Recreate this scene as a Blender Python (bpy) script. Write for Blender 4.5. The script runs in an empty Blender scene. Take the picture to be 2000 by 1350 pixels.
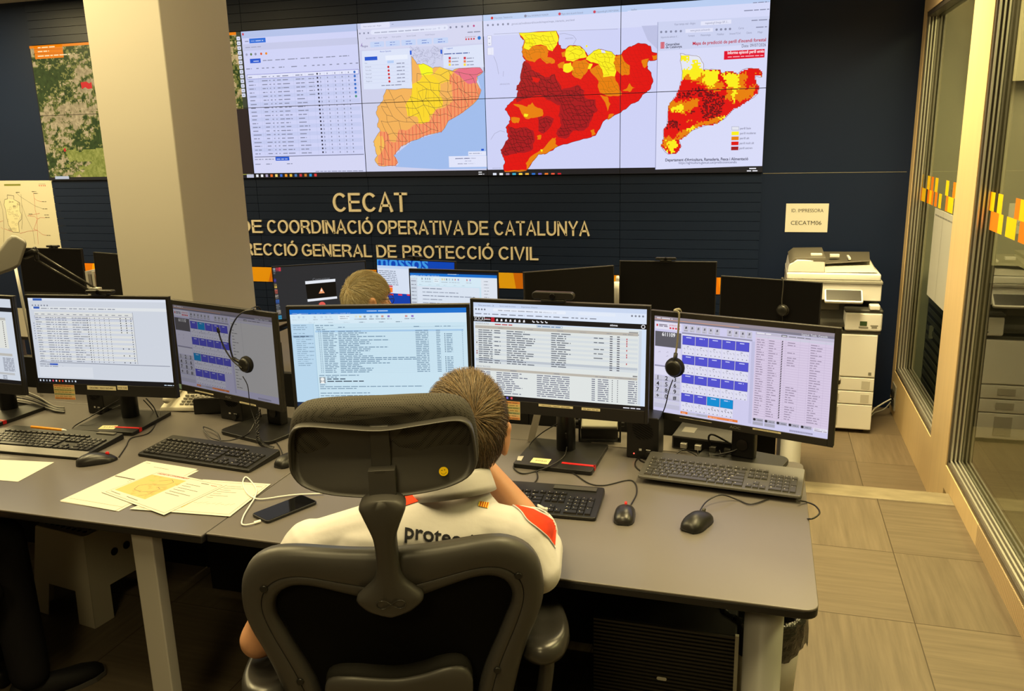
import bpy, bmesh, math, random
import numpy as np
from mathutils import Vector, Matrix
from mathutils.geometry import tessellate_polygon
from mathutils.bvhtree import BVHTree

sc = bpy.context.scene
col = sc.collection
random.seed(7)
rng = np.random.default_rng(7)

# ---------------------------------------------------------------- camera
F = 1631.0
CAMP = np.array([0.0, 0.0, 1.70])
_yaw, _pit, _rol = math.radians(16.805), math.radians(13.791), math.radians(-1.359)
_B = np.array([[1, 0, 0], [0, 0, -1], [0, 1, 0.]])
_Ry = np.array([[math.cos(_yaw), math.sin(_yaw), 0], [-math.sin(_yaw), math.cos(_yaw), 0], [0, 0, 1]])
_Rp = np.array([[1, 0, 0], [0, math.cos(_pit), -math.sin(_pit)], [0, math.sin(_pit), math.cos(_pit)]])
_Rr = np.array([[math.cos(_rol), -math.sin(_rol), 0], [math.sin(_rol), math.cos(_rol), 0], [0, 0, 1]])
CM = _Rr @ _Rp @ _B @ _Ry
cam = bpy.data.cameras.new('camera')
cam.sensor_width = 36.0
cam.lens = F / 2000 * 36.0
cam.clip_start = 0.05
camo = bpy.data.objects.new('camera', cam)
col.objects.link(camo)
camo.matrix_world = Matrix(((CM[0][0], -CM[1][0], -CM[2][0], 0), (CM[0][1], -CM[1][1], -CM[2][1], 0),
                            (CM[0][2], -CM[1][2], -CM[2][2], 1.70), (0, 0, 0, 1)))
sc.camera = camo

# ---------------------------------------------------------------- world, lights, exposure
def lin(c):
    c = c / 255.0
    return c / 12.92 if c <= 0.04045 else ((c + 0.055) / 1.055) ** 2.4
def S(r, g, b): return (lin(r), lin(g), lin(b), 1.0)

sc.view_settings.view_transform = 'Standard'
sc.view_settings.look = 'None'
sc.view_settings.gamma = 1.0
sc.view_settings.exposure = 0.0
sc.view_settings.use_curve_mapping = False
sc.cycles.use_denoising = True
sc.cycles.max_bounces = 7
sc.cycles.diffuse_bounces = 3
sc.cycles.glossy_bounces = 4
sc.cycles.transmission_bounces = 6
sc.cycles.transparent_max_bounces = 16
sc.cycles.caustics_reflective = False
sc.cycles.caustics_refractive = False
sc.cycles.sample_clamp_indirect = 4.0
w = bpy.data.worlds.new('world')
sc.world = w
w.use_nodes = True
w.node_tree.nodes['Background'].inputs[0].default_value = (1.0, 0.86, 0.5, 1)
w.node_tree.nodes['Background'].inputs[1].default_value = 0.02

WARM = (1.0, 0.80, 0.38)
def area(name, loc, size, power, color=WARM, rot=(0, 0, 0), spread=None):
    l = bpy.data.lights.new(name, 'AREA')
    l.shape = 'RECTANGLE'
    l.size, l.size_y = size
    l.energy = power
    l.color = color
    if spread: l.spread = math.radians(spread)
    o = bpy.data.objects.new(name, l)
    o.location = loc
    o.rotation_euler = rot
    col.objects.link(o)
    return o
CEIL = 2.95
LAMPS = [(-4.8, 2.5, 38), (-1.9, 2.0, 38), (0.45, 2.2, 31), (-6.4, 4.7, 120), (-4.6, 4.2, 32), (-2.05, 5.15, 26), (-0.1, 4.0, 28), (0.45, 4.8, 60), (-0.7, 1.0, 22), (-3.1, 2.3, 56),
         (-0.5, -1.2, 32)]  # unseen lamps; far-left, lettering and copier ones added to brighten those places
for i, (x, y, p) in enumerate(LAMPS):
    area('unseen_ceiling_light', (x, y, CEIL - 0.03), (0.55, 1.15), p, spread=115 if x > -0.8 and y > 0 else None)
area('corridor_light', (1.9, 2.0, 2.85), (0.5, 1.6), 55)
area('corridor_light', (1.9, 5.0, 2.85), (0.5, 1.2), 50)

# ---------------------------------------------------------------- pixel (2000x1350) to world helpers
def ray(x, y): return CM.T @ np.array([(x - 1000) / F, (y - 675) / F, 1.0])
def gz(x, y, z): d = ray(x, y); return Vector(CAMP + d * (z - 1.70) / d[2])
def gy(x, y, Y): d = ray(x, y); return Vector(CAMP + d * Y / d[1])
def gx(x, y, X): d = ray(x, y); return Vector(CAMP + d * X / d[0])
def gp(x, y, o, n):
    d = Vector(ray(x, y)); c = Vector(CAMP)
    return c + d * ((o - c).dot(n) / d.dot(n))

# ---------------------------------------------------------------- materials
_mats = {}
def mat(name, c, rough=0.5, spec=0.5, metal=0.0, noise=None, bump=None, coat=0.0, sheen=0.0, emit=None):
    if name in _mats: return _mats[name]
    m = bpy.data.materials.new(name)
    m.use_nodes = True
    nt = m.node_tree
    b = nt.nodes['Principled BSDF']
    c = tuple(c) if len(c) == 4 else tuple(c) + (1,)
    b.inputs['Base Color'].default_value = c
    b.inputs['Roughness'].default_value = rough
    b.inputs['Specular IOR Level'].default_value = spec
    b.inputs['Metallic'].default_value = metal
    if coat: b.inputs['Coat Weight'].default_value = coat
    if sheen: b.inputs['Sheen Weight'].default_value = sheen
    tc = nt.nodes.new('ShaderNodeTexCoord')
    if noise:   # (scale xyz, amount)
        mp = nt.nodes.new('ShaderNodeMapping'); mp.inputs['Scale'].default_value = noise[0]
        nz = nt.nodes.new('ShaderNodeTexNoise'); nz.inputs['Scale'].default_value = 1.0; nz.inputs['Detail'].default_value = 4
        nt.links.new(tc.outputs['Object'], mp.inputs[0]); nt.links.new(mp.outputs[0], nz.inputs['Vector'])
        mx = nt.nodes.new('ShaderNodeMix'); mx.data_type = 'RGBA'
        a = noise[1]
        mx.inputs[6].default_value = (c[0] * (1 - a), c[1] * (1 - a), c[2] * (1 - a), 1)
        mx.inputs[7].default_value = (min(1, c[0] * (1 + a)), min(1, c[1] * (1 + a)), min(1, c[2] * (1 + a)), 1)
        nt.links.new(nz.outputs[0], mx.inputs[0]); nt.links.new(mx.outputs[2], b.inputs['Base Color'])
    if bump:    # (scale, strength, distance)
        nz = nt.nodes.new('ShaderNodeTexNoise'); nz.inputs['Scale'].default_value = bump[0]; nz.inputs['Detail'].default_value = 3
        nt.links.new(tc.outputs['Object'], nz.inputs['Vector'])
        bp = nt.nodes.new('ShaderNodeBump'); bp.inputs['Strength'].default_value = bump[1]; bp.inputs['Distance'].default_value = bump[2]
        nt.links.new(nz.outputs[0], bp.inputs['Height']); nt.links.new(bp.outputs[0], b.inputs['Normal'])
    _mats[name] = m
    return m
def attr_mat(name, rough=0.6, spec=0.3, emit=False, strength=1.0):
    if name in _mats: return _mats[name]
    m = bpy.data.materials.new(name); m.use_nodes = True
    nt = m.node_tree; b = nt.nodes['Principled BSDF']
    a = nt.nodes.new('ShaderNodeAttribute'); a.attribute_name = 'Col'
    if emit:
        b.inputs['Base Color'].default_value = (0.01, 0.01, 0.01, 1)
        b.inputs['Roughness'].default_value = rough
        b.inputs['Specular IOR Level'].default_value = spec
        nt.links.new(a.outputs['Color'], b.inputs['Emission Color'])
        b.inputs['Emission Strength'].default_value = strength
    else:
        nt.links.new(a.outputs['Color'], b.inputs['Base Color'])
        b.inputs['Roughness'].default_value = rough
        b.inputs['Specular IOR Level'].default_value = spec
    _mats[name] = m
    return m
SCREEN = attr_mat('screen_picture', 0.35, 0.15, True, 1.0)
PRINT = attr_mat('printed_surface', 0.6, 0.25)
HAIRM = attr_mat('hair_strands', 0.45, 0.35)

M = dict(
    black=mat('black_plastic', (0.010, 0.0095, 0.009), 0.38, 0.4, bump=(900, 0.05, 0.0004)),
    screenoff=mat('switched_off_glass', (0.004, 0.0035, 0.004), 0.45, 0.12),
    bezel=mat('bezel_plastic', (0.012, 0.011, 0.011), 0.42, 0.35),
    aoc=mat('grey_black_bezel', (0.020, 0.018, 0.016), 0.36, 0.45),
    chair=mat('charcoal_chair_plastic', (0.050, 0.047, 0.044), 0.42, 0.45, bump=(420, 0.12, 0.0006)),
    armpad=mat('armpad_vinyl', (0.030, 0.028, 0.026), 0.28, 0.5, bump=(300, 0.06, 0.0005)),
    meshback=mat('chair_mesh_fabric', (0.004, 0.0036, 0.0034), 0.9, 0.1),
    desk=mat('desk_laminate', (0.128, 0.115, 0.108), 0.30, 0.6, noise=((3, 3, 3), 0.06), bump=(700, 0.03, 0.0003)),
    deskedge=mat('desk_edge_band', (0.012, 0.011, 0.011), 0.4, 0.4),
    legm=mat('painted_leg', (0.44, 0.43, 0.41), 0.4, 0.4),
    dark=mat('dark_panel', (0.006, 0.0055, 0.0055), 0.7, 0.2),
    white=mat('white_plastic', (0.80, 0.79, 0.77), 0.4, 0.4),
    grey=mat('grey_plastic', (0.30, 0.29, 0.26), 0.5, 0.4),
    midgrey=mat('grey_metal_case', (0.065, 0.062, 0.064), 0.45, 0.4),
    darkgrey=mat('dark_grey_plastic', (0.05, 0.048, 0.042), 0.45, 0.4),
    chrome=mat('polished_metal', (0.72, 0.70, 0.64), 0.38, 0.5, 0.85),
    steel=mat('dark_metal', (0.12, 0.11, 0.1), 0.3, 0.5, 1.0),
    red=mat('red_accent', (0.62, 0.012, 0.014), 0.4, 0.4),
    cable=mat('black_cable', (0.010, 0.009, 0.009), 0.35, 0.45),
    wcable=mat('white_cable', (0.82, 0.80, 0.76), 0.4, 0.4),
    skin=mat('skin', (0.50, 0.25, 0.135), 0.5, 0.35, noise=((30, 30, 30), 0.10), bump=(260, 0.08, 0.0008)),
    shirt=mat('white_shirt_cloth', (0.58, 0.56, 0.565), 0.85, 0.15, sheen=0.2, bump=(26, 0.25, 0.006)),
    redcloth=mat('red_shirt_cloth', (0.66, 0.050, 0.016), 0.8, 0.15, bump=(45, 0.35, 0.004)),
    trousers=mat('dark_trousers', (0.010, 0.0095, 0.011), 0.85, 0.1, bump=(30, 0.2, 0.004)),
    shoe=mat('dark_shoe', (0.010, 0.010, 0.012), 0.6, 0.3),
    sole=mat('shoe_sole', (0.09, 0.085, 0.08), 0.6, 0.3),
    eye=mat('eyeball', (0.75, 0.73, 0.70), 0.15, 0.5),
)

# ---------------------------------------------------------------- objects
def tag(o, label=None, cat=None, group=None, kind=None):
    if label: o['label'] = label
    if cat: o['category'] = cat
    if group: o['group'] = group
    if kind: o['kind'] = kind
    return o
def root(name, label, cat, loc=(0, 0, 0), rz=0.0, group=None):
    o = bpy.data.objects.new(name, None)
    o.empty_display_size = 0.05
    o.location = loc
    o.rotation_euler = (0, 0, rz)
    col.objects.link(o)
    return tag(o, label, cat, group)
def basis(o): return Matrix.LocRotScale(o.location, o.rotation_euler, o.scale)
def wm(o): return basis(o) if o.parent is None else wm(o.parent) @ o.matrix_parent_inverse @ basis(o)
def attach(o, parent, world=False):
    if parent is None: return o
    o.parent = parent
    if world: o.matrix_parent_inverse = wm(parent).inverted()
    return o
def meshobj(name, me, material, parent=None, world=False, smooth=False, bevel=0.0, seg=2, label=None):
    o = bpy.data.objects.new(name, me)
    col.objects.link(o)
    for m in (material if isinstance(material, (list, tuple)) else [material]):
        me.materials.append(m)
    if smooth:
        me.polygons.foreach_set('use_smooth', [True] * len(me.polygons))
    if bevel:
        b = o.modifiers.new('edge', 'BEVEL'); b.width = bevel; b.segments = seg; b.limit_method = 'ANGLE'; b.angle_limit = math.radians(40)
        me.polygons.foreach_set('use_smooth', [True] * len(me.polygons))
        wn = o.modifiers.new('normals', 'WEIGHTED_NORMAL'); wn.keep_sharp = False
    attach(o, parent, world)
    if label: o['label'] = label
    return o

I4 = Matrix.Identity(4)
class MB:
    def __init__(s): s.v = []; s.f = []; s.mi = []
    def add(s, vs, fs, X=None, mi=0):
        k = len(s.v)
        for p in vs:
            p = Vector(p)
            s.v.append(tuple(X @ p) if X is not None else tuple(p))
        for f in fs: s.f.append(tuple(i + k for i in f)); s.mi.append(mi)
    def box(s, a, b, X=None, mi=0):
        (x0, y0, z0), (x1, y1, z1) = a, b
        v = [(x0, y0, z0), (x1, y0, z0), (x1, y1, z0), (x0, y1, z0), (x0, y0, z1), (x1, y0, z1), (x1, y1, z1), (x0, y1, z1)]
        s.add(v, [(0, 3, 2, 1), (4, 5, 6, 7), (0, 1, 5, 4), (1, 2, 6, 5), (2, 3, 7, 6), (3, 0, 4, 7)], X, mi)
    def loft(s, rings, X=None, cap=True, closed=True, mi=0):
        n = len(rings[0]); vs = [p for r in rings for p in r]; fs = []
        m = n if closed else n - 1
        for i in range(len(rings) - 1):
            for j in range(m):
                a, b = i * n + j, i * n + (j + 1) % n
                fs.append((a, b, b + n, a + n))
        if cap:
            fs.append(tuple(range(n - 1, -1, -1))); fs.append(tuple(range((len(rings) - 1) * n, len(rings) * n)))
        s.add(vs, fs, X, mi)
    def prism(s, poly, z0, z1, X=None, mi=0):   # polygon in xy, extruded along z
        s.loft([[(p[0], p[1], z0) for p in poly], [(p[0], p[1], z1) for p in poly]], X, mi=mi)
    def lathe(s, prof, n=24, X=None, mi=0):     # (r, z) profile about z
        s.loft([[(r * math.cos(2 * math.pi * k / n), r * math.sin(2 * math.pi * k / n), z) for k in range(n)] for r, z in prof], X, mi=mi)
    def tube(s, pts, r, n=8, X=None, mi=0, flat=1.0):
        pts = [Vector(p) for p in pts]
        rs = r if isinstance(r, (list, tuple)) else [r] * len(pts)
        rings = []; ref = None
        for i, p in enumerate(pts):
            t = (pts[min(i + 1, len(pts) - 1)] - pts[max(i - 1, 0)]).normalized()
            if ref is None:
                ref = Vector((0, 0, 1)) if abs(t.z) < 0.9 else Vector((1, 0, 0))
            a = ref - t * ref.dot(t)
            if a.length < 1e-5: a = t.orthogonal()
            a.normalize(); b = t.cross(a); ref = a
            rings.append([tuple(p + (a * math.cos(2 * math.pi * k / n) * flat + b * math.sin(2 * math.pi * k / n)) * rs[i]) for k in range(n)])
        s.loft(rings, X, mi=mi)
    def capsule(s, p0, r0, p1, r1, n=14, X=None, mi=0):
        p0, p1 = Vector(p0), Vector(p1); d = p1 - p0; L = d.length
        t = d / L if L > 1e-6 else Vector((0, 0, 1))
        pts, rs = [], []
        for k in range(5):
            a = math.pi / 2 * (1 - k / 4); pts.append(p0 - t * r0 * math.sin(a)); rs.append(max(r0 * math.cos(a), r0 * 0.04))
        for k in range(5):
            a = math.pi / 2 * k / 4; pts.append(p1 + t * r1 * math.sin(a)); rs.append(max(r1 * math.cos(a), r1 * 0.04))
        a = t.orthogonal().normalized(); b = t.cross(a)
        s.loft([[tuple(p + (a * math.cos(2 * math.pi * k / n) + b * math.sin(2 * math.pi * k / n)) * r) for k in range(n)] for p, r in zip(pts, rs)], X, mi=mi)
    def ell(s, c, r, R=None, n=20, m=12, X=None, mi=0):
        R = R or Matrix.Identity(3); c = Vector(c); rings = []
        for i in range(m + 1):
            a = -math.pi / 2 + math.pi * i / m; cz, cr = math.sin(a), max(math.cos(a), 0.02)
            rings.append([tuple(c + R @ Vector((r[0] * cr * math.cos(2 * math.pi * k / n), r[1] * cr * math.sin(2 * math.pi * k / n), r[2] * cz))) for k in range(n)])
        s.loft(rings, X, mi=mi)
    def mesh(s, name):
        me = bpy.data.meshes.new(name); me.from_pydata(s.v, [], s.f)
        if any(s.mi): me.polygons.foreach_set('material_index', s.mi)
        me.update()
        return me
    def build(s, name, material, parent=None, world=False, smooth=False, bevel=0.0, seg=2, label=None, fixn=True):
        me = s.mesh(name)
        if fixn:
            bm = bmesh.new(); bm.from_mesh(me); bmesh.ops.recalc_face_normals(bm, faces=bm.faces); bm.to_mesh(me); bm.free()
        return meshobj(name, me, material, parent, world, smooth, bevel, seg, label)

def spline(pts, k=8):
    P = [Vector(p) for p in pts]; out = []
    for i in range(len(P) - 1):
        a, b, c, d = P[max(i - 1, 0)], P[i], P[i + 1], P[min(i + 2, len(P) - 1)]
        for j in range(k):
            t = j / k
            out.append(0.5 * ((2 * b) + (c - a) * t + (2 * a - 5 * b + 4 * c - d) * t * t + (3 * b - a - 3 * c + d) * t ** 3))
    out.append(P[-1])
    return out
def rrect(x0, y0, x1, y1, r, k=5):
    out = []
    for cx, cy, a0 in ((x1 - r, y1 - r, 0), (x0 + r, y1 - r, 90), (x0 + r, y0 + r, 180), (x1 - r, y0 + r, 270)):
        for i in range(k + 1):
            a = math.radians(a0 + 90 * i / k); out.append((cx + r * math.cos(a), cy + r * math.sin(a)))
    return out
def smooth_poly(pts, k=6):
    n = len(pts); out = []
    for i in range(n):
        a, b, c, d = (Vector(pts[(i + j) % n]) for j in (-1, 0, 1, 2))
        for j in range(k):
            t = j / k
            out.append(tuple(0.5 * ((2 * b) + (c - a) * t + (2 * a - 5 * b + 4 * c - d) * t * t + (3 * b - a - 3 * c + d) * t ** 3)))
    return out

# ---------------------------------------------------------------- lettering
_glyphs = {}
def text_tris(s, bold=False):
    """triangles of a string set at size 1, left aligned on the baseline; also its width"""
    key = (s, bold)
    if key in _glyphs: return _glyphs[key]
    cu = bpy.data.curves.new('t', 'FONT'); cu.body = s; cu.size = 1.0; cu.resolution_u = 3
    if bold: cu.offset = 0.018
    o = bpy.data.objects.new('t', cu); col.objects.link(o)
    bpy.context.view_layer.update()
    me = o.evaluated_get(bpy.context.evaluated_depsgraph_get()).to_mesh()
    v = [(p.co.x, p.co.y) for p in me.vertices]
    me.calc_loop_triangles()
    tr = [tuple(v[i] for i in t.vertices) for t in me.loop_triangles]
    xs = [p[0] for p in v] or [0, 1]
    _glyphs[key] = (tr, min(xs), max(xs))
    bpy.data.objects.remove(o); bpy.data.curves.remove(cu)
    return _glyphs[key]
def text_solid(s, x0, x1, cap, depth, X, bold=False):
    """raised lettering: xy baseline at 0, fitted between x0 and x1, capital height cap, extruded along z"""
    cu = bpy.data.curves.new('t', 'FONT'); cu.body = s; cu.size = 1.0; cu.resolution_u = 4; cu.extrude = 0.5
    if bold: cu.offset = 0.012
    o = bpy.data.objects.new('t', cu); col.objects.link(o)
    bpy.context.view_layer.update()
    me = bpy.data.meshes.new_from_object(o.evaluated_get(bpy.context.evaluated_depsgraph_get()))
    bpy.data.objects.remove(o); bpy.data.curves.remove(cu)
    xs = [p.co.x for p in me.vertices]
    a, b = min(xs), max(xs)
    for p in me.vertices:
        q = Vector(((p.co.x - a) / (b - a) * (x1 - x0) + x0, p.co.y / 0.70 * cap, (p.co.z + 0.5) * depth))
        p.co = X @ q
    return me

# upright grotesque capitals for the wall, as stroke centre lines on a unit cap height: (width, strokes)
def _arc(cx, cy, rx, ry, a0, a1, n=18): return [(cx + rx * math.cos(math.radians(a0 + (a1 - a0) * k / n)), cy + ry * math.sin(math.radians(a0 + (a1 - a0) * k / n))) for k in range(n + 1)]
H_ = .068
CAPS = {'C': (.74, [_arc(.385, .5, .315, .44, 40, 320)]), 'O': (.80, [_arc(.40, .5, .33, .44, 0, 360, 30)]), 'Ó': (.80, [_arc(.40, .5, .33, .44, 0, 360, 30), [(.37, 1.07), (.48, 1.24)]]),
        'G': (.78, [_arc(.40, .5, .33, .44, 42, 290) + [(.705, .19), (.705, .46), (.42, .46)]]), 'D': (.73, [[(H_, 1 - H_), (.28, 1 - H_)] + _arc(.30, .5, .36, .432, 88, -88) + [(.28, H_), (H_, H_), (H_, 1 - H_ + .06)]]),
        'E': (.64, [[(.62, 1 - H_), (H_, 1 - H_), (H_, H_), (.64, H_)], [(H_, .52), (.58, .52)]]), 'T': (.66, [[(0, 1 - H_), (.66, 1 - H_)], [(.33, 1), (.33, 0)]]),
        'A': (.74, [[(.05, 0), (.37, .97), (.69, 0)], [(.15, .33), (.59, .33)]]), 'P': (.66, [[(H_, 0), (H_, 1 - H_), (.37, 1 - H_)] + _arc(.37, .70, .22, .232, 85, -85) + [(.37, .465), (H_, .465)]]),
        'R': (.72, [[(H_, 0), (H_, 1 - H_), (.39, 1 - H_)] + _arc(.39, .715, .22, .217, 85, -85) + [(.39, .495), (H_, .495)], [(.38, .49), (.50, .38), (.67, 0)]]), 'I': (.14, [[(.07, 0), (.07, 1)]]),
        'N': (.70, [[(H_, 0), (H_, 1)], [(H_, .97), (.632, .03)], [(.632, 0), (.632, 1)]]), 'V': (.70, [[(.05, 1), (.35, .03), (.65, 1)]]), 'L': (.58, [[(H_, 1), (H_, H_), (.58, H_)]]),
        'U': (.70, [[(H_, 1), (H_, .36)] + _arc(.35, .36, .282, .295, 180, 360, 14) + [(.632, 1)]]), 'Y': (.70, [[(.05, 1), (.35, .44), (.65, 1)], [(.35, .48), (.35, 0)]])}
def caps_solid(mb, word, x0, x1, zb, cap, depth, X, sw=.128):
    W = sum(CAPS[ch][0] for ch in word) + .10 * (len(word) - 1); kx = (x1 - x0) / W; x = 0
    for ch in word:
        for st in CAPS[ch][1]:
            n = len(st); rows = []
            for i, q in enumerate(st):
                a = Vector(st[max(i - 1, 0)]); b_ = Vector(st[min(i + 1, n - 1)]); c_ = Vector(q)
                if st[0] == st[-1] and i in (0, n - 1): a, b_ = Vector(st[-2]), Vector(st[1])
                d0 = (c_ - a).normalized() if (c_ - a).length > 1e-6 else (b_ - c_).normalized(); d1 = (b_ - c_).normalized() if (b_ - c_).length > 1e-6 else d0
                t = (d0 + d1); t = t.normalized() if t.length > 1e-6 else d1
                m = Vector((-t.y, t.x)); l = sw / 2 / max(.72, m.dot(Vector((-d1.y, d1.x))))
                P, Q = c_ + m * l, c_ - m * l
                f = lambda v, z: (x0 + (x + v.x) * kx, zb + v.y * cap, z)
                rows.append([f(P, 0), f(P, depth), f(Q, depth), f(Q, 0)])
            mb.loft(rows, X)
        x += CAPS[ch][0] + .10

# ---------------------------------------------------------------- flat pictures (screens, prints) as layered polygons
def clip_tri(t, r):
    x0, y0, x1, y1 = r
    p = list(t)
    for ax, lim, sg in ((0, x0, 1), (0, x1, -1), (1, y0, 1), (1, y1, -1)):
        if not p: return p
        out = []
        for i in range(len(p)):
            a, b = p[i - 1], p[i]
            ia, ib = (a[ax] - lim) * sg >= 0, (b[ax] - lim) * sg >= 0
            if ia != ib:
                k = (lim - a[ax]) / (b[ax] - a[ax]); out.append((a[0] + (b[0] - a[0]) * k, a[1] + (b[1] - a[1]) * k))
            if ib: out.append(b)
        p = out
    return p
class Canvas:
    """a plane with origin o, axes u (right) and v (up), normal n towards the viewer; coordinates in metres on the plane"""
    def __init__(s, o, u, v, step=0.00003):
        s.o, s.u, s.v = Vector(o), Vector(u).normalized(), Vector(v).normalized()
        s.n = s.u.cross(s.v); s.step = step; s.items = []; s.layer = 0
    def P(s, x, y):
        q = gp(x, y, s.o, s.n) - s.o
        return (q.dot(s.u), q.dot(s.v))
    def tri(s, t, c): s.items.append((tuple(t), c, s.layer))
    def poly(s, pts, c, dl=1):
        s.layer += dl
        tr = tessellate_polygon([[Vector((p[0], p[1], 0)) for p in pts]])
        for a, b, d in tr: s.tri((pts[a], pts[b], pts[d]), c)
    def rect(s, a, b, c, dl=1):
        s.layer += dl
        x0, x1 = min(a[0], b[0]), max(a[0], b[0]); y0, y1 = min(a[1], b[1]), max(a[1], b[1])
        s.tri(((x0, y0), (x1, y0), (x1, y1)), c); s.tri(((x0, y0), (x1, y1), (x0, y1)), c)
    def line(s, pts, w, c, dl=1):
        s.layer += dl
        for a, b in zip(pts[:-1], pts[1:]):
            d = Vector((b[0] - a[0], b[1] - a[1]))
            if d.length < 1e-9: continue
            n = Vector((-d.y, d.x)).normalized() * w / 2
            q = [(a[0] + n.x, a[1] + n.y), (a[0] - n.x, a[1] - n.y), (b[0] - n.x, b[1] - n.y), (b[0] + n.x, b[1] + n.y)]
            s.tri((q[0], q[1], q[2]), c); s.tri((q[0], q[2], q[3]), c)
    def disc(s, p, r, c, n=16, dl=1):
        s.poly([(p[0] + r * math.cos(2 * math.pi * k / n), p[1] + r * math.sin(2 * math.pi * k / n)) for k in range(n)], c, dl)
    def text(s, t, p, size, c, align='l', width=None, bold=False, dl=1, rot=0.0):
        tr, a, b = text_tris(t, bold); s.layer += dl
        kx = size if width is None else width / (b - a)
        w = (b - a) * kx
        off = {'l': 0, 'c': -w / 2, 'r': -w}[align]
        cr, sr = math.cos(rot), math.sin(rot)
        def f(q):
            x, y = (q[0] - a) * kx + off, q[1] * size
            return (p[0] + x * cr - y * sr, p[1] + x * sr + y * cr)
        for q in tr: s.tri(tuple(f(z) for z in q), c)
    def words(s, p, h, width, c, seed=0, dl=0, fill=0.8):
        """one line of illegibly small print: word-length dashes"""
        r = random.Random(seed); x = 0.0; s.layer += dl
        while x < width:
            w = min(h * r.uniform(1.5, 5.0), width - x)
            s.rect((p[0] + x, p[1]), (p[0] + x + w, p[1] + h * 0.50), c, 0)
            x += w + h * 0.6
    # ---- the same in photo pixels
    def prect(s, x0, y0, x1, y1, c, dl=1): s.rect(s.P(x0, y0), s.P(x1, y1), c, dl)
    def ppoly(s, pts, c, dl=1): s.poly([s.P(*p) for p in pts], c, dl)
    def pline(s, pts, w, c, dl=1): s.line([s.P(*p) for p in pts], w, c, dl)
    def build(s, name, parent=None, material=SCREEN, clip=None, world=True, base=0.0004, label=None):
        vs, fs, cs = [], [], []
        for t, c, L in s.items:
            if clip and (max(p[0] for p in t) < clip[0] or min(p[0] for p in t) > clip[2] or max(p[1] for p in t) < clip[1] or min(p[1] for p in t) > clip[3]): continue
            q = clip_tri(t, clip) if clip else t
            if len(q) < 3: continue
            k = len(vs)
            for p in q:
                vs.append(tuple(s.o + s.u * p[0] + s.v * p[1] + s.n * (base + L * s.step)))
            ar = sum(q[i - 1][0] * q[i][1] - q[i][0] * q[i - 1][1] for i in range(len(q)))
            idx = list(range(k, k + len(q)))
            fs.append(tuple(idx if ar > 0 else idx[::-1])); cs += [c] * len(q)
        me = bpy.data.meshes.new(name); me.from_pydata(vs, [], fs)
        at = me.color_attributes.new('Col', 'FLOAT_COLOR', 'CORNER')
        at.data.foreach_set('color', np.array(cs, dtype=np.float32).ravel())
        me.update()
        return meshobj(name, me, material, parent, world, label=label)

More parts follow.
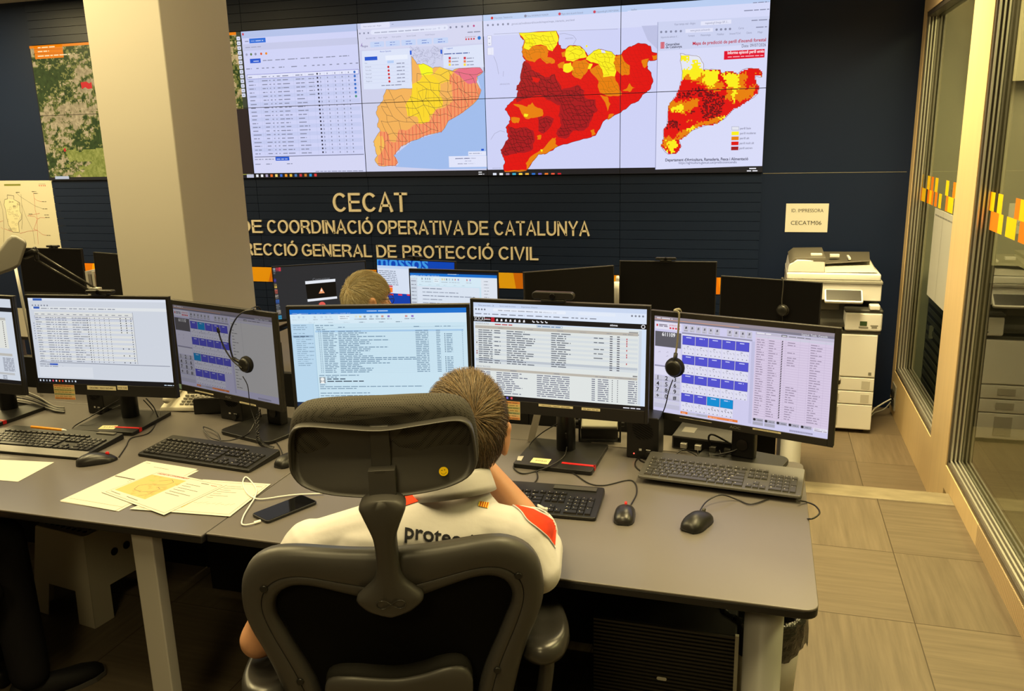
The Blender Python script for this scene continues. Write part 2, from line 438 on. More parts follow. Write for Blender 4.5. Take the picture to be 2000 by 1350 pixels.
# ================================================================= the room
WY = 6.15            # back wall
STEP = -0.20         # lower floor towards the back wall
def struct(name, mb, m, parent=None, **k):
    o = mb.build(name, m, parent, world=True, **k)
    if parent is None: o['kind'] = 'structure'
    return o
def tile_mat(name, x0, y0, px, py, c, seed):
    m = bpy.data.materials.new(name); m.use_nodes = True
    nt = m.node_tree; N = nt.nodes.new; L = nt.links.new; b = nt.nodes['Principled BSDF']
    tc = N('ShaderNodeTexCoord'); sp = N('ShaderNodeSeparateXYZ'); L(tc.outputs['Object'], sp.inputs[0])
    def math_(op, a, bb=None, cc=None):
        n = N('ShaderNodeMath'); n.operation = op
        for i, z in enumerate((a, bb, cc)):
            if z is None: continue
            if isinstance(z, (int, float)): n.inputs[i].default_value = z
            else: L(z, n.inputs[i])
        return n.outputs[0]
    ux = math_('DIVIDE', math_('SUBTRACT', sp.outputs[0], x0), px); uy = math_('DIVIDE', math_('SUBTRACT', sp.outputs[1], y0), py)
    fx, fy = math_('FRACT', ux), math_('FRACT', uy)
    ix, iy = math_('FLOOR', ux), math_('FLOOR', uy)
    ex = math_('MULTIPLY', math_('MINIMUM', fx, math_('SUBTRACT', 1.0, fx)), px)
    ey = math_('MULTIPLY', math_('MINIMUM', fy, math_('SUBTRACT', 1.0, fy)), py)
    joint = math_('LESS_THAN', math_('MINIMUM', ex, ey), 0.0019)
    par = math_('MODULO', math_('ABSOLUTE', math_('ADD', ix, iy)), 2.0)
    def grain(sx, sy):
        cb = N('ShaderNodeCombineXYZ'); L(math_('MULTIPLY_ADD', sp.outputs[0], sx, math_('MULTIPLY', iy, 7.3)), cb.inputs[0]); L(math_('MULTIPLY_ADD', sp.outputs[1], sy, math_('MULTIPLY', ix, 3.1)), cb.inputs[1])
        nz = N('ShaderNodeTexNoise'); nz.inputs['Scale'].default_value = 1.0; nz.inputs['Detail'].default_value = 5; nz.inputs['Roughness'].default_value = 0.65
        L(cb.outputs[0], nz.inputs['Vector']); return nz.outputs[0]
    g1, g2 = grain(46, 2.2), grain(2.2, 46)
    mg = N('ShaderNodeMix'); L(par, mg.inputs[0]); L(g1, mg.inputs[2]); L(g2, mg.inputs[3])
    wn = N('ShaderNodeTexWhiteNoise'); cb = N('ShaderNodeCombineXYZ'); L(ix, cb.inputs[0]); L(iy, cb.inputs[1]); cb.inputs[2].default_value = seed; L(cb.outputs[0], wn.inputs['Vector'])
    r = N('ShaderNodeValToRGB'); e = r.color_ramp.elements
    e[0].position, e[1].position = 0.25, 0.8
    e[0].color = (c[0] * .68, c[1] * .66, c[2] * .62, 1); e[1].color = (c[0] * 1.18, c[1] * 1.16, c[2] * 1.12, 1)
    L(mg.outputs[0], r.inputs[0])
    hs = N('ShaderNodeHueSaturation'); L(r.outputs[0], hs.inputs['Color']); L(math_('MULTIPLY_ADD', wn.outputs[0], 0.25, 0.87), hs.inputs['Value'])
    mx = N('ShaderNodeMix'); mx.data_type = 'RGBA'; L(joint, mx.inputs[0]); L(hs.outputs[0], mx.inputs[6]); mx.inputs[7].default_value = (0.05, 0.035, 0.02, 1)
    L(mx.outputs[2], b.inputs['Base Color']); b.inputs['Roughness'].default_value = 0.42; b.inputs['Specular IOR Level'].default_value = 0.35
    bp = N('ShaderNodeBump'); bp.inputs['Strength'].default_value = 0.5; bp.inputs['Distance'].default_value = 0.001
    L(math_('SUBTRACT', 1.0, joint), bp.inputs['Height']); L(bp.outputs[0], b.inputs['Normal'])
    return m
TILE_NEAR = tile_mat('platform_tiles', 0.585, 2.935, 0.54, 0.54, (0.142, 0.114, 0.080), 3)
TILE_FAR = tile_mat('lower_floor_tiles', 0.60, 5.03, 0.54, 0.54, (0.140, 0.108, 0.074), 5)

b = MB(); b.prism([(-8, -3.5), (0.92, -3.5), (0.92, 4.03), (0.10, 4.03), (0.10, 2.84), (-8, 2.84)], -0.30, 0.0)
struct('floor', b, TILE_NEAR)
b = MB(); b.box((-8, 2.0, -0.45), (3.4, 6.3, STEP))
struct('floor_lower', b, TILE_FAR)
THR = mat('threshold_stone', (0.225, 0.19, 0.125), 0.45, 0.4, noise=((9, 22, 10), 0.45))
b = MB(); b.box((0.10, 4.028, -0.30), (0.92, 4.165, 0.002))
struct('trim_1', b, THR, bevel=0.003)
b = MB(); b.box((0.95, -3.5, -0.3), (3.4, 6.3, -0.005))
struct('floor_corridor', b, TILE_NEAR)
CEILM = mat('ceiling_paint', (0.55, 0.54, 0.52), 0.8, 0.2)
b = MB(); b.box((-8.1, -3.6, CEIL), (3.4, 6.4, CEIL + 0.1)); struct('ceiling', b, CEILM)
PAINT = mat('grey_wall_paint', (0.33, 0.31, 0.30), 0.7, 0.25)
b = MB(); b.box((-8.15, -3.6, -0.45), (-8.0, 6.3, CEIL)); struct('wall_left', b, PAINT)
b = MB(); b.box((-8.1, -3.65, -0.45), (3.4, -3.5, CEIL)); struct('wall_front', b, PAINT)
NAVY = mat('navy_wall_panel', (0.0065, 0.0140, 0.044), 0.45, 0.25, noise=((1.2, 1.2, 1.2), 0.12))
b = MB(); b.box((-8.1, WY, -0.45), (3.4, WY + 0.15, 3.0)); struct('wall_back', b, NAVY)
SEAM = mat('bright_panel_seam', (0.20, 0.19, 0.17), 0.4, 0.5)
b = MB(); b.box((-0.012, WY - 0.002, 1.437), (0.90, WY, 1.4405)); struct('trim_2', b, SEAM)
# louvred panels round the video wall
def louvre_mat():
    m = bpy.data.materials.new('louvred_panel'); m.use_nodes = True
    nt = m.node_tree; N = nt.nodes.new; L = nt.links.new; b = nt.nodes['Principled BSDF']
    tc = N('ShaderNodeTexCoord'); sp = N('ShaderNodeSeparateXYZ'); L(tc.outputs['Object'], sp.inputs[0])
    nz = N('ShaderNodeTexNoise'); nz.inputs['Scale'].default_value = 1.3; L(tc.outputs['Object'], nz.inputs['Vector'])
    r = N('ShaderNodeValToRGB'); r.color_ramp.elements[0].color = (0.0065, 0.0130, 0.038, 1); r.color_ramp.elements[1].color = (0.0085, 0.0170, 0.048, 1)
    L(nz.outputs[0], r.inputs[0]); L(r.outputs[0], b.inputs['Base Color'])
    b.inputs['Roughness'].default_value = 0.40; b.inputs['Specular IOR Level'].default_value = 0.28
    return m
LOUV = louvre_mat()
XS = [-6.135, -5.083, -4.030, -3.015, -2.010, -1.004, -0.016]
VZ0, VZM, VZ1 = 1.447, 2.005, 2.588
nt_ = 0
for i in range(6):
    for za, zb, up in ((0.16, VZ0 - 0.004, False), (VZ1 + 0.006, 2.94, True)):
        b = MB(); x0, x1 = XS[i] + 0.0018, XS[i + 1] - 0.0018
        z = zb if not up else za
        while True:     # individual slats with a fine bright-edged groove between them
            z2 = z - 0.0665 if not up else z + 0.0665
            lo, hi = min(z, z2), max(z, z2)
            if lo < za - 1e-6 and not up or hi > zb + 1e-6 and up: break
            b.loft([[(x0, WY, lo), (x1, WY, lo), (x1, WY, hi - 0.002), (x0, WY, hi - 0.002)],
                    [(x0, WY - 0.012, lo), (x1, WY - 0.012, lo), (x1, WY - 0.012, hi - 0.0035), (x0, WY - 0.012, hi - 0.0035)]])
            z = z2
        nt_ += 1
        struct('trim_%d' % (nt_ + 2), b, LOUV)
# orange and yellow band low on the louvres
c = Canvas((0, WY - 0.0125, 0), (1, 0, 0), (0, 0, 1))
c.rect((-6.13, 0.583), (-0.016, 0.706), S(226, 125, 0))
x = -6.1; rr = random.Random(4)
while x < -0.2:
    wd = rr.choice((0.08, 0.13, 0.2)); sl = rr.choice((0.03, 0.045, -0.02))
    c.poly([(x, 0.583), (x + wd, 0.583), (x + wd + sl, 0.706), (x + sl, 0.706)], rr.choice((S(250, 172, 0), S(252, 190, 20), S(236, 145, 0))), 1 if x < -6.09 else 0)
    x += wd + rr.choice((0.06, 0.11, 0.17))
c.step = 0.0001
tag(c.build('trim_band', None, PRINT), kind='structure')

# pillar
PILLAR = mat('pillar_plaster', (0.44, 0.41, 0.37), 0.55, 0.4, noise=((0.8, 0.8, 4), 0.04))
b = MB(); b.box((-2.791, 3.1, -0.45), (-2.413, 3.575, CEIL)); struct('pillar', b, PILLAR, bevel=0.006)

# raised wall lettering
CREAM = mat('cream_letter', (0.80, 0.71, 0.56), 0.5, 0.4)
XW = Matrix(((1, 0, 0, 0), (0, 0, -1, WY - 0.012), (0, 1, 0, 0), (0, 0, 0, 1)))
def wall_text(words, zb, cap, label):
    mb = MB()
    for wd, x0, x1 in words: caps_solid(mb, wd, x0, x1, zb, cap, 0.014, XW)
    tag(mb.build('wall_lettering', CREAM), label, 'lettering', 'raised lettering on the back wall')
wx = lambda x, y: gy(x, y, WY - .02).x
wall_text([('CECAT', wx(650.5, 400), wx(796, 400))], 1.173, 0.150, 'large raised cream letters, short top line below the video wall')
wall_text([('CENTRE', -4.86, -4.30), ('DE', -4.23, wx(512, 440)), ('COORDINACIÓ', wx(522, 440), wx(728, 440)), ('OPERATIVA', wx(737, 445), wx(905, 445)), ('DE', wx(914.5, 448), wx(954, 448)), ('CATALUNYA', wx(965.5, 450), wx(1151.5, 450))],
          0.9965, 0.108, 'middle and longest line of raised cream letters on the navy wall')
wall_text([('DIRECCIÓ', -4.33, wx(581.5, 490)), ('GENERAL', wx(590, 490), wx(726, 490)), ('DE', wx(735.5, 490), wx(774.5, 490)), ('PROTECCIÓ', wx(786.5, 492), wx(963.5, 492)), ('CIVIL', wx(974, 495), wx(1051.5, 495))],
          0.8085, 0.100, 'lowest line of raised cream letters, just above the orange band')

# printer sheet pinned to the navy wall
r_ = MB(); r_.box((0.152, WY - 0.003, 1.036), (0.430, WY, 1.232))
sh = r_.build('paper_sign', mat('sign_paper', (0.70, 0.68, 0.62), 0.6, 0.3), bevel=0)
tag(sh, 'cream paper sign with two lines of print on navy wall above copier', 'sign')
c = Canvas((0.152, WY - 0.003, 1.036), (1, 0, 0), (0, 0, 1))
c.text('ID. IMPRESSORA', (0.037, 0.137), 0.034, (0.03, 0.028, 0.025, 1), width=0.208)
c.text('CECATM06', (0.037, 0.050), 0.040, (0.02, 0.02, 0.018, 1), width=0.200)
c.build('lettering', sh, PRINT)

# map poster at the left
pm = [[], []]
pts = [(-7.20, 1.452), (-6.60, 1.450), (-6.118, 1.447), (-6.108, 1.30), (-6.075, 1.15), (-6.05, 1.06), (-6.060, 1.0), (-6.035, 0.80), (-7.2, 0.79)]
b = MB(); b.loft([[(p[0], WY - 0.004, p[1]) for p in pts], [(p[0], WY - 0.006, p[1]) for p in pts]])
po = b.build('map_poster', mat('poster_paper', (0.62, 0.59, 0.48), 0.55, 0.3))
tag(po, 'large cream paper map poster pinned on wall at far left', 'poster')
c = Canvas((0, WY - 0.006, 0), (1, 0, 0), (0, 0, 1))
z7 = lambda x, y: c.P(x / 4.823, 340 + y / 4.823)
INK, RED_ = (0.10, 0.09, 0.08, 1), (0.50, 0.08, 0.07, 1)
c.rect(z7(38, 95), z7(195, 110), S(120, 125, 60))
for x in (366, 384, 403, 420): c.rect(z7(x, 102), z7(x + 9, 115), RED_)
c.line([z7(362, 95), z7(428, 95)], 0.002, INK)
c.poly([z7(*p) for p in ((70, 235), (130, 240), (185, 270), (188, 350), (200, 380), (175, 440), (180, 550), (120, 545), (80, 480), (62, 400), (55, 340), (38, 290), (45, 240))], (0.72, 0.68, 0.48, 1))
ol = [(70, 235), (68, 197), (130, 205), (130, 240), (185, 270), (188, 350), (203, 380), (203, 425), (175, 455), (182, 550), (120, 545), (80, 480), (62, 400), (55, 340), (38, 290), (45, 240), (70, 235)]
c.line([z7(*p) for p in ol], 0.004, INK)
rr = random.Random(9)
for k in range(26):
    x, y = rr.uniform(60, 175), rr.uniform(255, 530); w_, h_ = rr.uniform(8, 30), rr.uniform(6, 22)
    c.line([z7(x, y), z7(x + w_, y + rr.uniform(-5, 5)), z7(x + w_ + rr.uniform(-4, 4), y + h_), z7(x, y + h_), z7(x, y)], 0.0015, INK, 0)
for pl, cc in (([(150, 175), (195, 215), (330, 300), (410, 330)], INK), ([(198, 190), (205, 290), (212, 420), (205, 520)], INK), ([(205, 290), (245, 400), (310, 530), (330, 660)], INK),
               ([(315, 180), (325, 240), (330, 330), (350, 410), (352, 520), (360, 660)], RED_), ([(325, 230), (350, 250), (400, 262)], RED_), ([(260, 395), (300, 385), (375, 370)], RED_),
               ([(280, 395), (330, 400), (352, 425), (380, 410), (425, 412)], RED_), ([(352, 425), (320, 520), (352, 530)], RED_), ([(185, 560), (260, 540), (352, 530), (400, 570), (450, 580)], RED_),
               ([(0, 250), (25, 340), (35, 430), (38, 520), (36, 650)], INK), ([(0, 450), (30, 440)], RED_), ([(40, 515), (120, 545)], RED_), ([(10, 500), (30, 520)], RED_)):
    c.line([z7(*p) for p in pl], 0.0022, cc)
for x, y in ((150, 175), (318, 185), (395, 262), (405, 330), (270, 380), (420, 388), (425, 412), (300, 168), (440, 580), (90, 265)):
    c.words(z7(x, y), 0.010, 0.05, INK, int(x))
c.build('map_print', po, PRINT)

# ---------------------------------------------------------------- glazed partition at the right
WOOD = mat('oak_veneer', (0.70, 0.52, 0.285), 0.45, 0.35, noise=((26, 26, 0.9), 0.10))
def slat_wood():
    m = bpy.data.materials.new('ribbed_oak'); m.use_nodes = True
    nt = m.node_tree; N = nt.nodes.new; L = nt.links.new; b = nt.nodes['Principled BSDF']
    tc = N('ShaderNodeTexCoord'); sp = N('ShaderNodeSeparateXYZ'); L(tc.outputs['Object'], sp.inputs[0])
    mu = N('ShaderNodeMath'); mu.operation = 'MULTIPLY'; mu.inputs[1].default_value = 2 * math.pi / 0.0105; L(sp.outputs[1], mu.inputs[0])
    si = N('ShaderNodeMath'); si.operation = 'SINE'; L(mu.outputs[0], si.inputs[0])
    r = N('ShaderNodeValToRGB'); r.color_ramp.elements[0].color = (0.16, 0.10, 0.05, 1); r.color_ramp.elements[1].color = (0.66, 0.49, 0.29, 1)
    r.color_ramp.elements[0].position = 0.08; r.color_ramp.elements[1].position = 0.38
    ma = N('ShaderNodeMath'); ma.operation = 'MULTIPLY_ADD'; ma.inputs[1].default_value = 0.5; ma.inputs[2].default_value = 0.5; L(si.outputs[0], ma.inputs[0])
    L(ma.outputs[0], r.inputs[0]); L(r.outputs[0], b.inputs['Base Color']); b.inputs['Roughness'].default_value = 0.5
    bp = N('ShaderNodeBump'); bp.inputs['Strength'].default_value = 0.6; bp.inputs['Distance'].default_value = 0.003; L(ma.outputs[0], bp.inputs['Height']); L(bp.outputs[0], b.inputs['Normal'])
    return m
RIB = slat_wood()
GX = 0.92
b = MB(); b.box((GX, 4.70, STEP), (GX + 0.10, 6.045, 0.098)); b.box((GX, 6.045, STEP), (GX + 0.1, WY, 2.95)); b.box((GX, 4.70, 2.415), (GX + 0.1, 6.045, 2.95))
b.box((GX, 4.292, STEP), (GX + 0.10, 4.70, 2.95))
struct('wall_right', b, WOOD)
b = MB(); b.box((GX, 3.62, -0.02), (GX + 0.10, 4.292, 0.098)); struct('wall_right_base', b, WOOD)
b = MB(); b.box((GX, -3.5, -0.02), (GX + 0.10, 3.62, 0.098)); b.box((GX, -3.5, 2.62), (GX + 0.1, 4.292, 2.95)); b.box((GX, -3.5, 0.098), (GX + 0.1, -1.2, 2.62))
struct('wall_right_ribbed', b, RIB)

def glass_mat():
    m = bpy.data.materials.new('window_glass'); m.use_nodes = True
    nt = m.node_tree; N = nt.nodes.new; L = nt.links.new
    nt.nodes.remove(nt.nodes['Principled BSDF']); out = nt.nodes['Material Output']
    tr = N('ShaderNodeBsdfTransparent'); tr.inputs[0].default_value = (0.80, 0.84, 0.76, 1)
    gl = N('ShaderNodeBsdfGlossy'); gl.inputs['Roughness'].default_value = 0.015; gl.inputs[0].default_value = (0.95, 0.97, 0.92, 1)
    fr = N('ShaderNodeFresnel'); fr.inputs[0].default_value = 1.5
    geo = N('ShaderNodeNewGeometry'); inv = N('ShaderNodeMath'); inv.operation = 'SUBTRACT'; inv.inputs[0].default_value = 1.0; L(geo.outputs['Backfacing'], inv.inputs[1])
    mu = N('ShaderNodeMath'); mu.operation = 'MULTIPLY'; L(fr.outputs[0], mu.inputs[0]); L(inv.outputs[0], mu.inputs[1])
    mx = N('ShaderNodeMixShader'); L(mu.outputs[0], mx.inputs[0]); L(tr.outputs[0], mx.inputs[1]); L(gl.outputs[0], mx.inputs[2]); L(mx.outputs[0], out.inputs[0])
    return m
GLASS = glass_mat()
STK_Y, STK_O = S(252, 205, 0), S(238, 130, 20)
def window(name, y0, y1, z0, z1, stickers):
    t = root(name, None, None); t['kind'] = 'structure'
    f = MB()
    x0, x1 = GX + 0.004, GX + 0.096
    for a, bb in (((x0, y0, z0), (x1, y1, z0 + 0.022)), ((x0, y0, z1 - 0.03), (x1, y1, z1)), ((x0, y0, z0), (x1, y0 + 0.02, z1)), ((x0, y1 - 0.02, z0), (x1, y1, z1))):
        f.box(a, bb)
    f.build('window_frame', mat('frame_bronze', (0.14, 0.12, 0.095), 0.35, 0.5, 0.5), t, True, bevel=0.003)
    g = MB()
    for s_ in (0.012, 0.030, 0.048):     # polished aluminium beads stepping in to the pane
        g.box((GX + s_, y0 + 0.02, z0 + 0.022), (GX + s_ + 0.008, y0 + 0.034, z1 - 0.03)); g.box((GX + s_, y1 - 0.034, z0 + 0.022), (GX + s_ + 0.008, y1 - 0.02, z1 - 0.03))
        g.box((GX + s_, y0 + 0.02, z0 + 0.022), (GX + s_ + 0.008, y1 - 0.02, z0 + 0.036))
    g.build('glazing_bead', M['chrome'], t, True)
    p = MB(); p.box((GX + 0.058, y0 + 0.02, z0 + 0.022), (GX + 0.064, y1 - 0.02, z1 - 0.03))
    p.build('pane', GLASS, t, True)
    c = Canvas((GX + 0.0575, 0, 0), (0, -1, 0), (0, 0, 1))
    for ya, yb, za, zb, cc in stickers: c.rect((-ya, za), (-yb, zb), cc, 0)
    if stickers: c.build('decal', t, PRINT)
    return t
def stick(px):   # sticker rectangles from (x0, y0, x1, y1) on the pane
    out = []
    for x0, x1, row, cc in px:
        ya, yb = gx(x0, 380, GX + 0.0575).y, gx(x1, 380, GX + 0.0575).y
        za, zb = ((1.345, 1.428) if row else (1.262, 1.345))
        out.append((ya, yb, za, zb, cc))
    return out
zz = lambda a: [(1740 + x0 / 6.135, 1740 + x1 / 6.135, r, k) for x0, x1, r, k in a]
window('window_1', 4.70, 6.045, 0.098, 2.415, stick(zz([(335, 368, 1, STK_Y), (425, 458, 1, STK_Y), (470, 500, 1, STK_O), (520, 553, 1, STK_Y), (650, 686, 1, STK_Y), (738, 770, 1, STK_O), (770, 802, 1, STK_Y),
    (347, 372, 0, STK_O), (372, 415, 0, STK_Y), (438, 462, 0, STK_O), (462, 490, 0, STK_Y), (490, 512, 0, STK_O), (530, 560, 0, STK_O), (580, 612, 0, STK_Y), (666, 695, 0, STK_O), (695, 758, 0, STK_Y)])))
near = zz([(1155, 1205, 1, STK_O), (1205, 1255, 1, STK_Y), (1292, 1350, 1, STK_Y), (1508, 1568, 1, STK_O), (1568, 1640, 1, STK_Y), (1088, 1188, 0, STK_Y), (1225, 1325, 0, STK_O), (1325, 1380, 0, STK_Y), (1425, 1548, 0, STK_Y), (1590, 1680, 0, STK_O)])
st = stick(near)
rr = random.Random(3); y = 3.35
while y > -1.0:
    wd = rr.choice((0.07, 0.12, 0.16)); st.append((y, y - wd, *((1.345, 1.428) if rr.random() < .5 else (1.262, 1.345)), rr.choice((STK_Y, STK_O)))); y -= wd + rr.choice((0.0, 0.06, 0.12))
window('window_2', -1.2, 4.292, 0.098, 2.62, st)

# paper chart taped on the far pane
b = MB(); b.box((GX + 0.0555, 4.835, 0.735), (GX + 0.0570, 5.50, 1.255))
o = b.build('paper_chart', mat('chart_paper', (0.44, 0.44, 0.41), 0.6, 0.3)); tag(o, 'pale paper chart taped on the far glass pane', 'chart')
c = Canvas((GX + 0.0555, 0, 0), (0, -1, 0), (0, 0, 1)); c.line([(-5.24, 0.735), (-5.24, 1.255)], 0.006, (0.3, 0.3, 0.28, 1))
c.words((-5.47, 1.215), 0.015, 0.6, (0.2, 0.2, 0.19, 1), 5); c.build('chart_print', o, PRINT)
# the corridor beyond
b = MB(); b.box((2.5, -3.5, -0.3), (2.6, 6.2, 2.95)); struct('wall_corridor', b, mat('corridor_wall', (0.50, 0.45, 0.37), 0.6, 0.3))
b = MB(); b.box((1.02, 6.0, -0.3), (2.6, 6.14, 2.95)); struct('wall_corridor_end', b, mat('corridor_end', (0.42, 0.39, 0.33), 0.6, 0.3))
b = MB(); b.box((1.25, 5.92, 1.98), (1.75, 6.0, 2.9)); struct('trim_40', b, mat('beige_board', (0.66, 0.60, 0.48), 0.6, 0.3))
t = root('server_cabinet', 'black cabinet with slatted front seen through far glass pane', 'cabinet', (1.29, 5.60, -0.005))
b = MB(); b.box((-0.22, -0.35, 0), (0.28, 0.35, 0.86)); b.build('body', M['dark'], t, bevel=0.005)
b = MB()
for k in range(12): b.box((-0.226, -0.32, 0.08 + k * 0.06), (-0.22, 0.32, 0.11 + k * 0.06))
b.build('slatted_front', M['darkgrey'], t)
b = MB(); b.box((-0.24, 0.1, 0.42), (-0.22, 0.13, 0.5)); b.build('handle', M['chrome'], t)

# ================================================================= video wall
vw = Canvas((0, WY - 0.030, 0), (1, 0, 0), (0, 0, 1), step=0.00002)
A2 = lambda x, y: vw.P(460 + x / 3.75, y / 3.75)
A3 = lambda x, y: vw.P(940 + x / 3.448, y / 3.448)
A1 = lambda x, y: vw.P(x / 2.7, y / 2.7)
INKB, GREYB = S(134, 138, 165), S(158, 160, 188)
def between(p, q, t): return (p[0] + (q[0] - p[0]) * t, p[1] + (q[1] - p[1]) * t)
def inpoly(p, poly):
    x, y = p; r = False
    for i in range(len(poly)):
        (x0, y0), (x1, y1) = poly[i - 1], poly[i]
        if (y0 > y) != (y1 > y) and x < (x1 - x0) * (y - y0) / (y1 - y0) + x0: r = not r
    return r
def jag(poly, amp, n=3, seed=1):
    """break a traced outline into a natural wiggly border"""
    r = random.Random(seed); out = []
    for i in range(len(poly)):
        a, b_ = poly[i], poly[(i + 1) % len(poly)]
        out.append(a)
        L = math.hypot(b_[0] - a[0], b_[1] - a[1])
        for k in range(1, max(1, min(n, int(L / (amp * 2.5)))) + 0):
            t = k / max(1, min(n, int(L / (amp * 2.5))))
            out.append((a[0] + (b_[0] - a[0]) * t + r.uniform(-amp, amp), a[1] + (b_[1] - a[1]) * t + r.uniform(-amp, amp)))
    return out
def cells(poly, pitch, seed, A, w, c, dl=1):
    """irregular municipal boundaries inside an outline"""
    r = random.Random(seed)
    xs = [p[0] for p in poly]; ys = [p[1] for p in poly]
    nx, ny = int((max(xs) - min(xs)) / pitch) + 2, int((max(ys) - min(ys)) / pitch) + 2
    g = {}
    for i in range(nx):
        for j in range(ny):
            g[i, j] = (min(xs) + (i + (j % 2) * 0.5) * pitch + r.uniform(-.36, .36) * pitch, min(ys) + j * pitch + r.uniform(-.36, .36) * pitch)
    vw.layer += dl
    for (i, j), p in g.items():
        for q in ((i + 1, j), (i + (j % 2), j + 1)):
            if q in g and r.random() < 0.92 and inpoly(p, poly) and inpoly(g[q], poly):
                m = ((p[0] + g[q][0]) / 2 + r.uniform(-3, 3), (p[1] + g[q][1]) / 2 + r.uniform(-3, 3))
                vw.line([A(*p), A(*m), A(*g[q])], w, c, 0)

# dark desktop everywhere first
X0, X1 = XS[0], XS[6]
vw.rect((X0, VZ0), (X1, VZ1), S(28, 27, 32))
# --- aerial photograph (columns behind the pillar)
aer = []
gxn, gzn = 190, 110
ax0, ax1, az0, az1 = X0 + 0.01, -4.06, 1.475, 2.60
def vnoise(x, y, s, sd):
    def h(i, j): return (math.sin(i * 127.1 + j * 311.7 + sd * 74.7) * 43758.5453) % 1.0
    x, y = x * s, y * s; i, j = math.floor(x), math.floor(y); fx, fy = x - i, y - j
    fx, fy = fx * fx * (3 - 2 * fx), fy * fy * (3 - 2 * fy)
    return (h(i, j) * (1 - fx) + h(i + 1, j) * fx) * (1 - fy) + (h(i, j + 1) * (1 - fx) + h(i + 1, j + 1) * fx) * fy
vw.layer += 1
for i in range(gxn):
    for j in range(gzn):
        xa, xb = ax0 + (ax1 - ax0) * i / gxn, ax0 + (ax1 - ax0) * (i + 1) / gxn
        za, zb = az0 + (az1 - az0) * j / gzn, az0 + (az1 - az0) * (j + 1) / gzn
        x, z = xa, za
        u_, v_ = x + 0.4 * z, z - 0.35 * x
        n1 = vnoise(u_, v_, 3.2, 1); n2 = vnoise(u_ * 1.0, v_ * 2.2, 14, 2); n3 = .55 * vnoise(x, z, 46, 3) + .45 * vnoise(x, z, 110, 6)
        t = 0.30 * n1 + 0.32 * n2 + 0.38 * n3
        field = n1 > 0.55 or (z < 1.75 and x > -5.75)
        if z < 1.76 + .22 * (n1 - .5) and x > -5.80 + .5 * (n2 - .5): base = (105 + 75 * n3, 112 + 62 * n3, 38 + 50 * n3)
        elif t > 0.58: base = (125 + 90 * n3, 108 + 80 * n3, 72 + 62 * n3)
        elif t > 0.48: base = (72 + 80 * n3, 82 + 62 * n3, 34 + 40 * n3)
        else: base = (28 + 40 * n3, 48 + 38 * n3, 18 + 18 * n3)
        vw.rect((xa, za), (xb, zb), S(*base), 0)
vw.poly([A1(*p) for p in ((425, 435), (455, 430), (470, 440), (482, 432), (487, 465), (465, 470), (450, 460), (432, 470))], S(215, 35, 40))
vw.poly([A1(*p) for p in ((335, 785), (345, 780), (350, 798), (338, 800))], S(200, 40, 40), 0)
vw.rect(A1(168, 222), (-5.06, 2.60), S(238, 128, 10)); vw.rect((X0 + 0.004, 2.565), (-4.07, 2.60), S(238, 128, 10), 0)
vw.rect(A1(176, 240), A1(337, 303), S(236, 125, 12), 0)
for y in (262, 283): vw.line([A1(178, y), A1(336, y - 4)], 0.003, S(180, 80, 10))
for y, wd in ((255, 0.18), (276, 0.12), (300, 0.34)): vw.words(A1(200, y), 0.018, wd, S(255, 225, 170), y)
vw.rect(A1(290, 930), A1(365, 944), S(190, 195, 205))
# right strip of the same source: tool buttons then black
vw.rect((-4.23, VZ0 + 0.035), (-4.034, 2.0), S(40, 30, 32)); vw.rect((-4.10, VZ0 + 0.005), (-4.034, VZ0 + 0.032), S(188, 192, 215))
vw.rect((-4.073, 2.0), (-4.034, 2.60), S(60, 66, 50))
for k in range(13):
    vw.poly(rrect(-4.073, 2.09 + k * 0.036, -4.040, 2.119 + k * 0.036, 0.006, 2), S(214, 218, 238), 1 if k == 0 else 0)
    vw.line([(-4.064, 2.104 + k * 0.036), (-4.049, 2.104 + k * 0.036)], 0.006, S(90, 95, 120), 0)

# --- column 3: incident table
L_ = S(206, 210, 246)
vw.rect((XS[2] + 0.004, 1.487), (XS[3], VZ1), L_)
vw.rect((XS[2], 2.535), (XS[3], VZ1), S(178, 192, 232)); vw.rect((XS[2] + 0.0, 2.44), (XS[3], 2.49), S(196, 200, 232), 0)
cw = XS[3] - XS[2]
fx = lambda t: XS[2] + cw * t
vw.rect((fx(.012), 2.557), (fx(.026), 2.574), S(205, 60, 80))
vw.rect((fx(.07), 2.495), (fx(.215), 2.53), S(40, 110, 215)); vw.words((fx(.085), 2.507), 0.014, .11, S(225, 235, 255), 3)
vw.rect((fx(.06), 2.345), (fx(.155), 2.378), S(25, 85, 205)); vw.words((fx(.09), 2.355), 0.014, .05, S(225, 235, 255), 2)
vw.words((fx(.03), 2.507), 0.014, .04, INKB, 4); vw.words((fx(.03), 2.462), 0.012, .14, GREYB, 5)
for k, cc in ((.035, GREYB), (.075, S(90, 120, 70)), (.115, INKB), (.165, S(220, 90, 40)), (.21, S(235, 140, 30))): vw.disc((fx(k), 2.412), 0.010, cc, 8, 0)
for k in range(7): vw.words((fx(.175 + .11 * k), 2.357), 0.013, .085, INKB, 60 + k)
cols = (.02, .11, .16, .20, .25, .31, .42, .53, .60, .645, .69, .75, .81, .87, .92, .97)
for k, x in enumerate(cols): vw.words((fx(x), 2.300), 0.014, .05 if k in (0, 5, 6) else .022, INKB, 80 + k)
vw.rect((fx(.02), 2.225), (fx(.99), 2.258), S(225, 228, 250)); vw.line([(fx(.02), 2.225), (fx(.99), 2.225), (fx(.99), 2.258), (fx(.02), 2.258), (fx(.02), 2.225)], .003, S(95, 95, 190))
zrow = 2.234
for rw in range(21):
    z = zrow - rw * 0.0298
    if z < 1.62: break
    if rw % 2: vw.rect((fx(.015), z - .010), (fx(.985), z + .0198), S(196, 203, 240), 0)
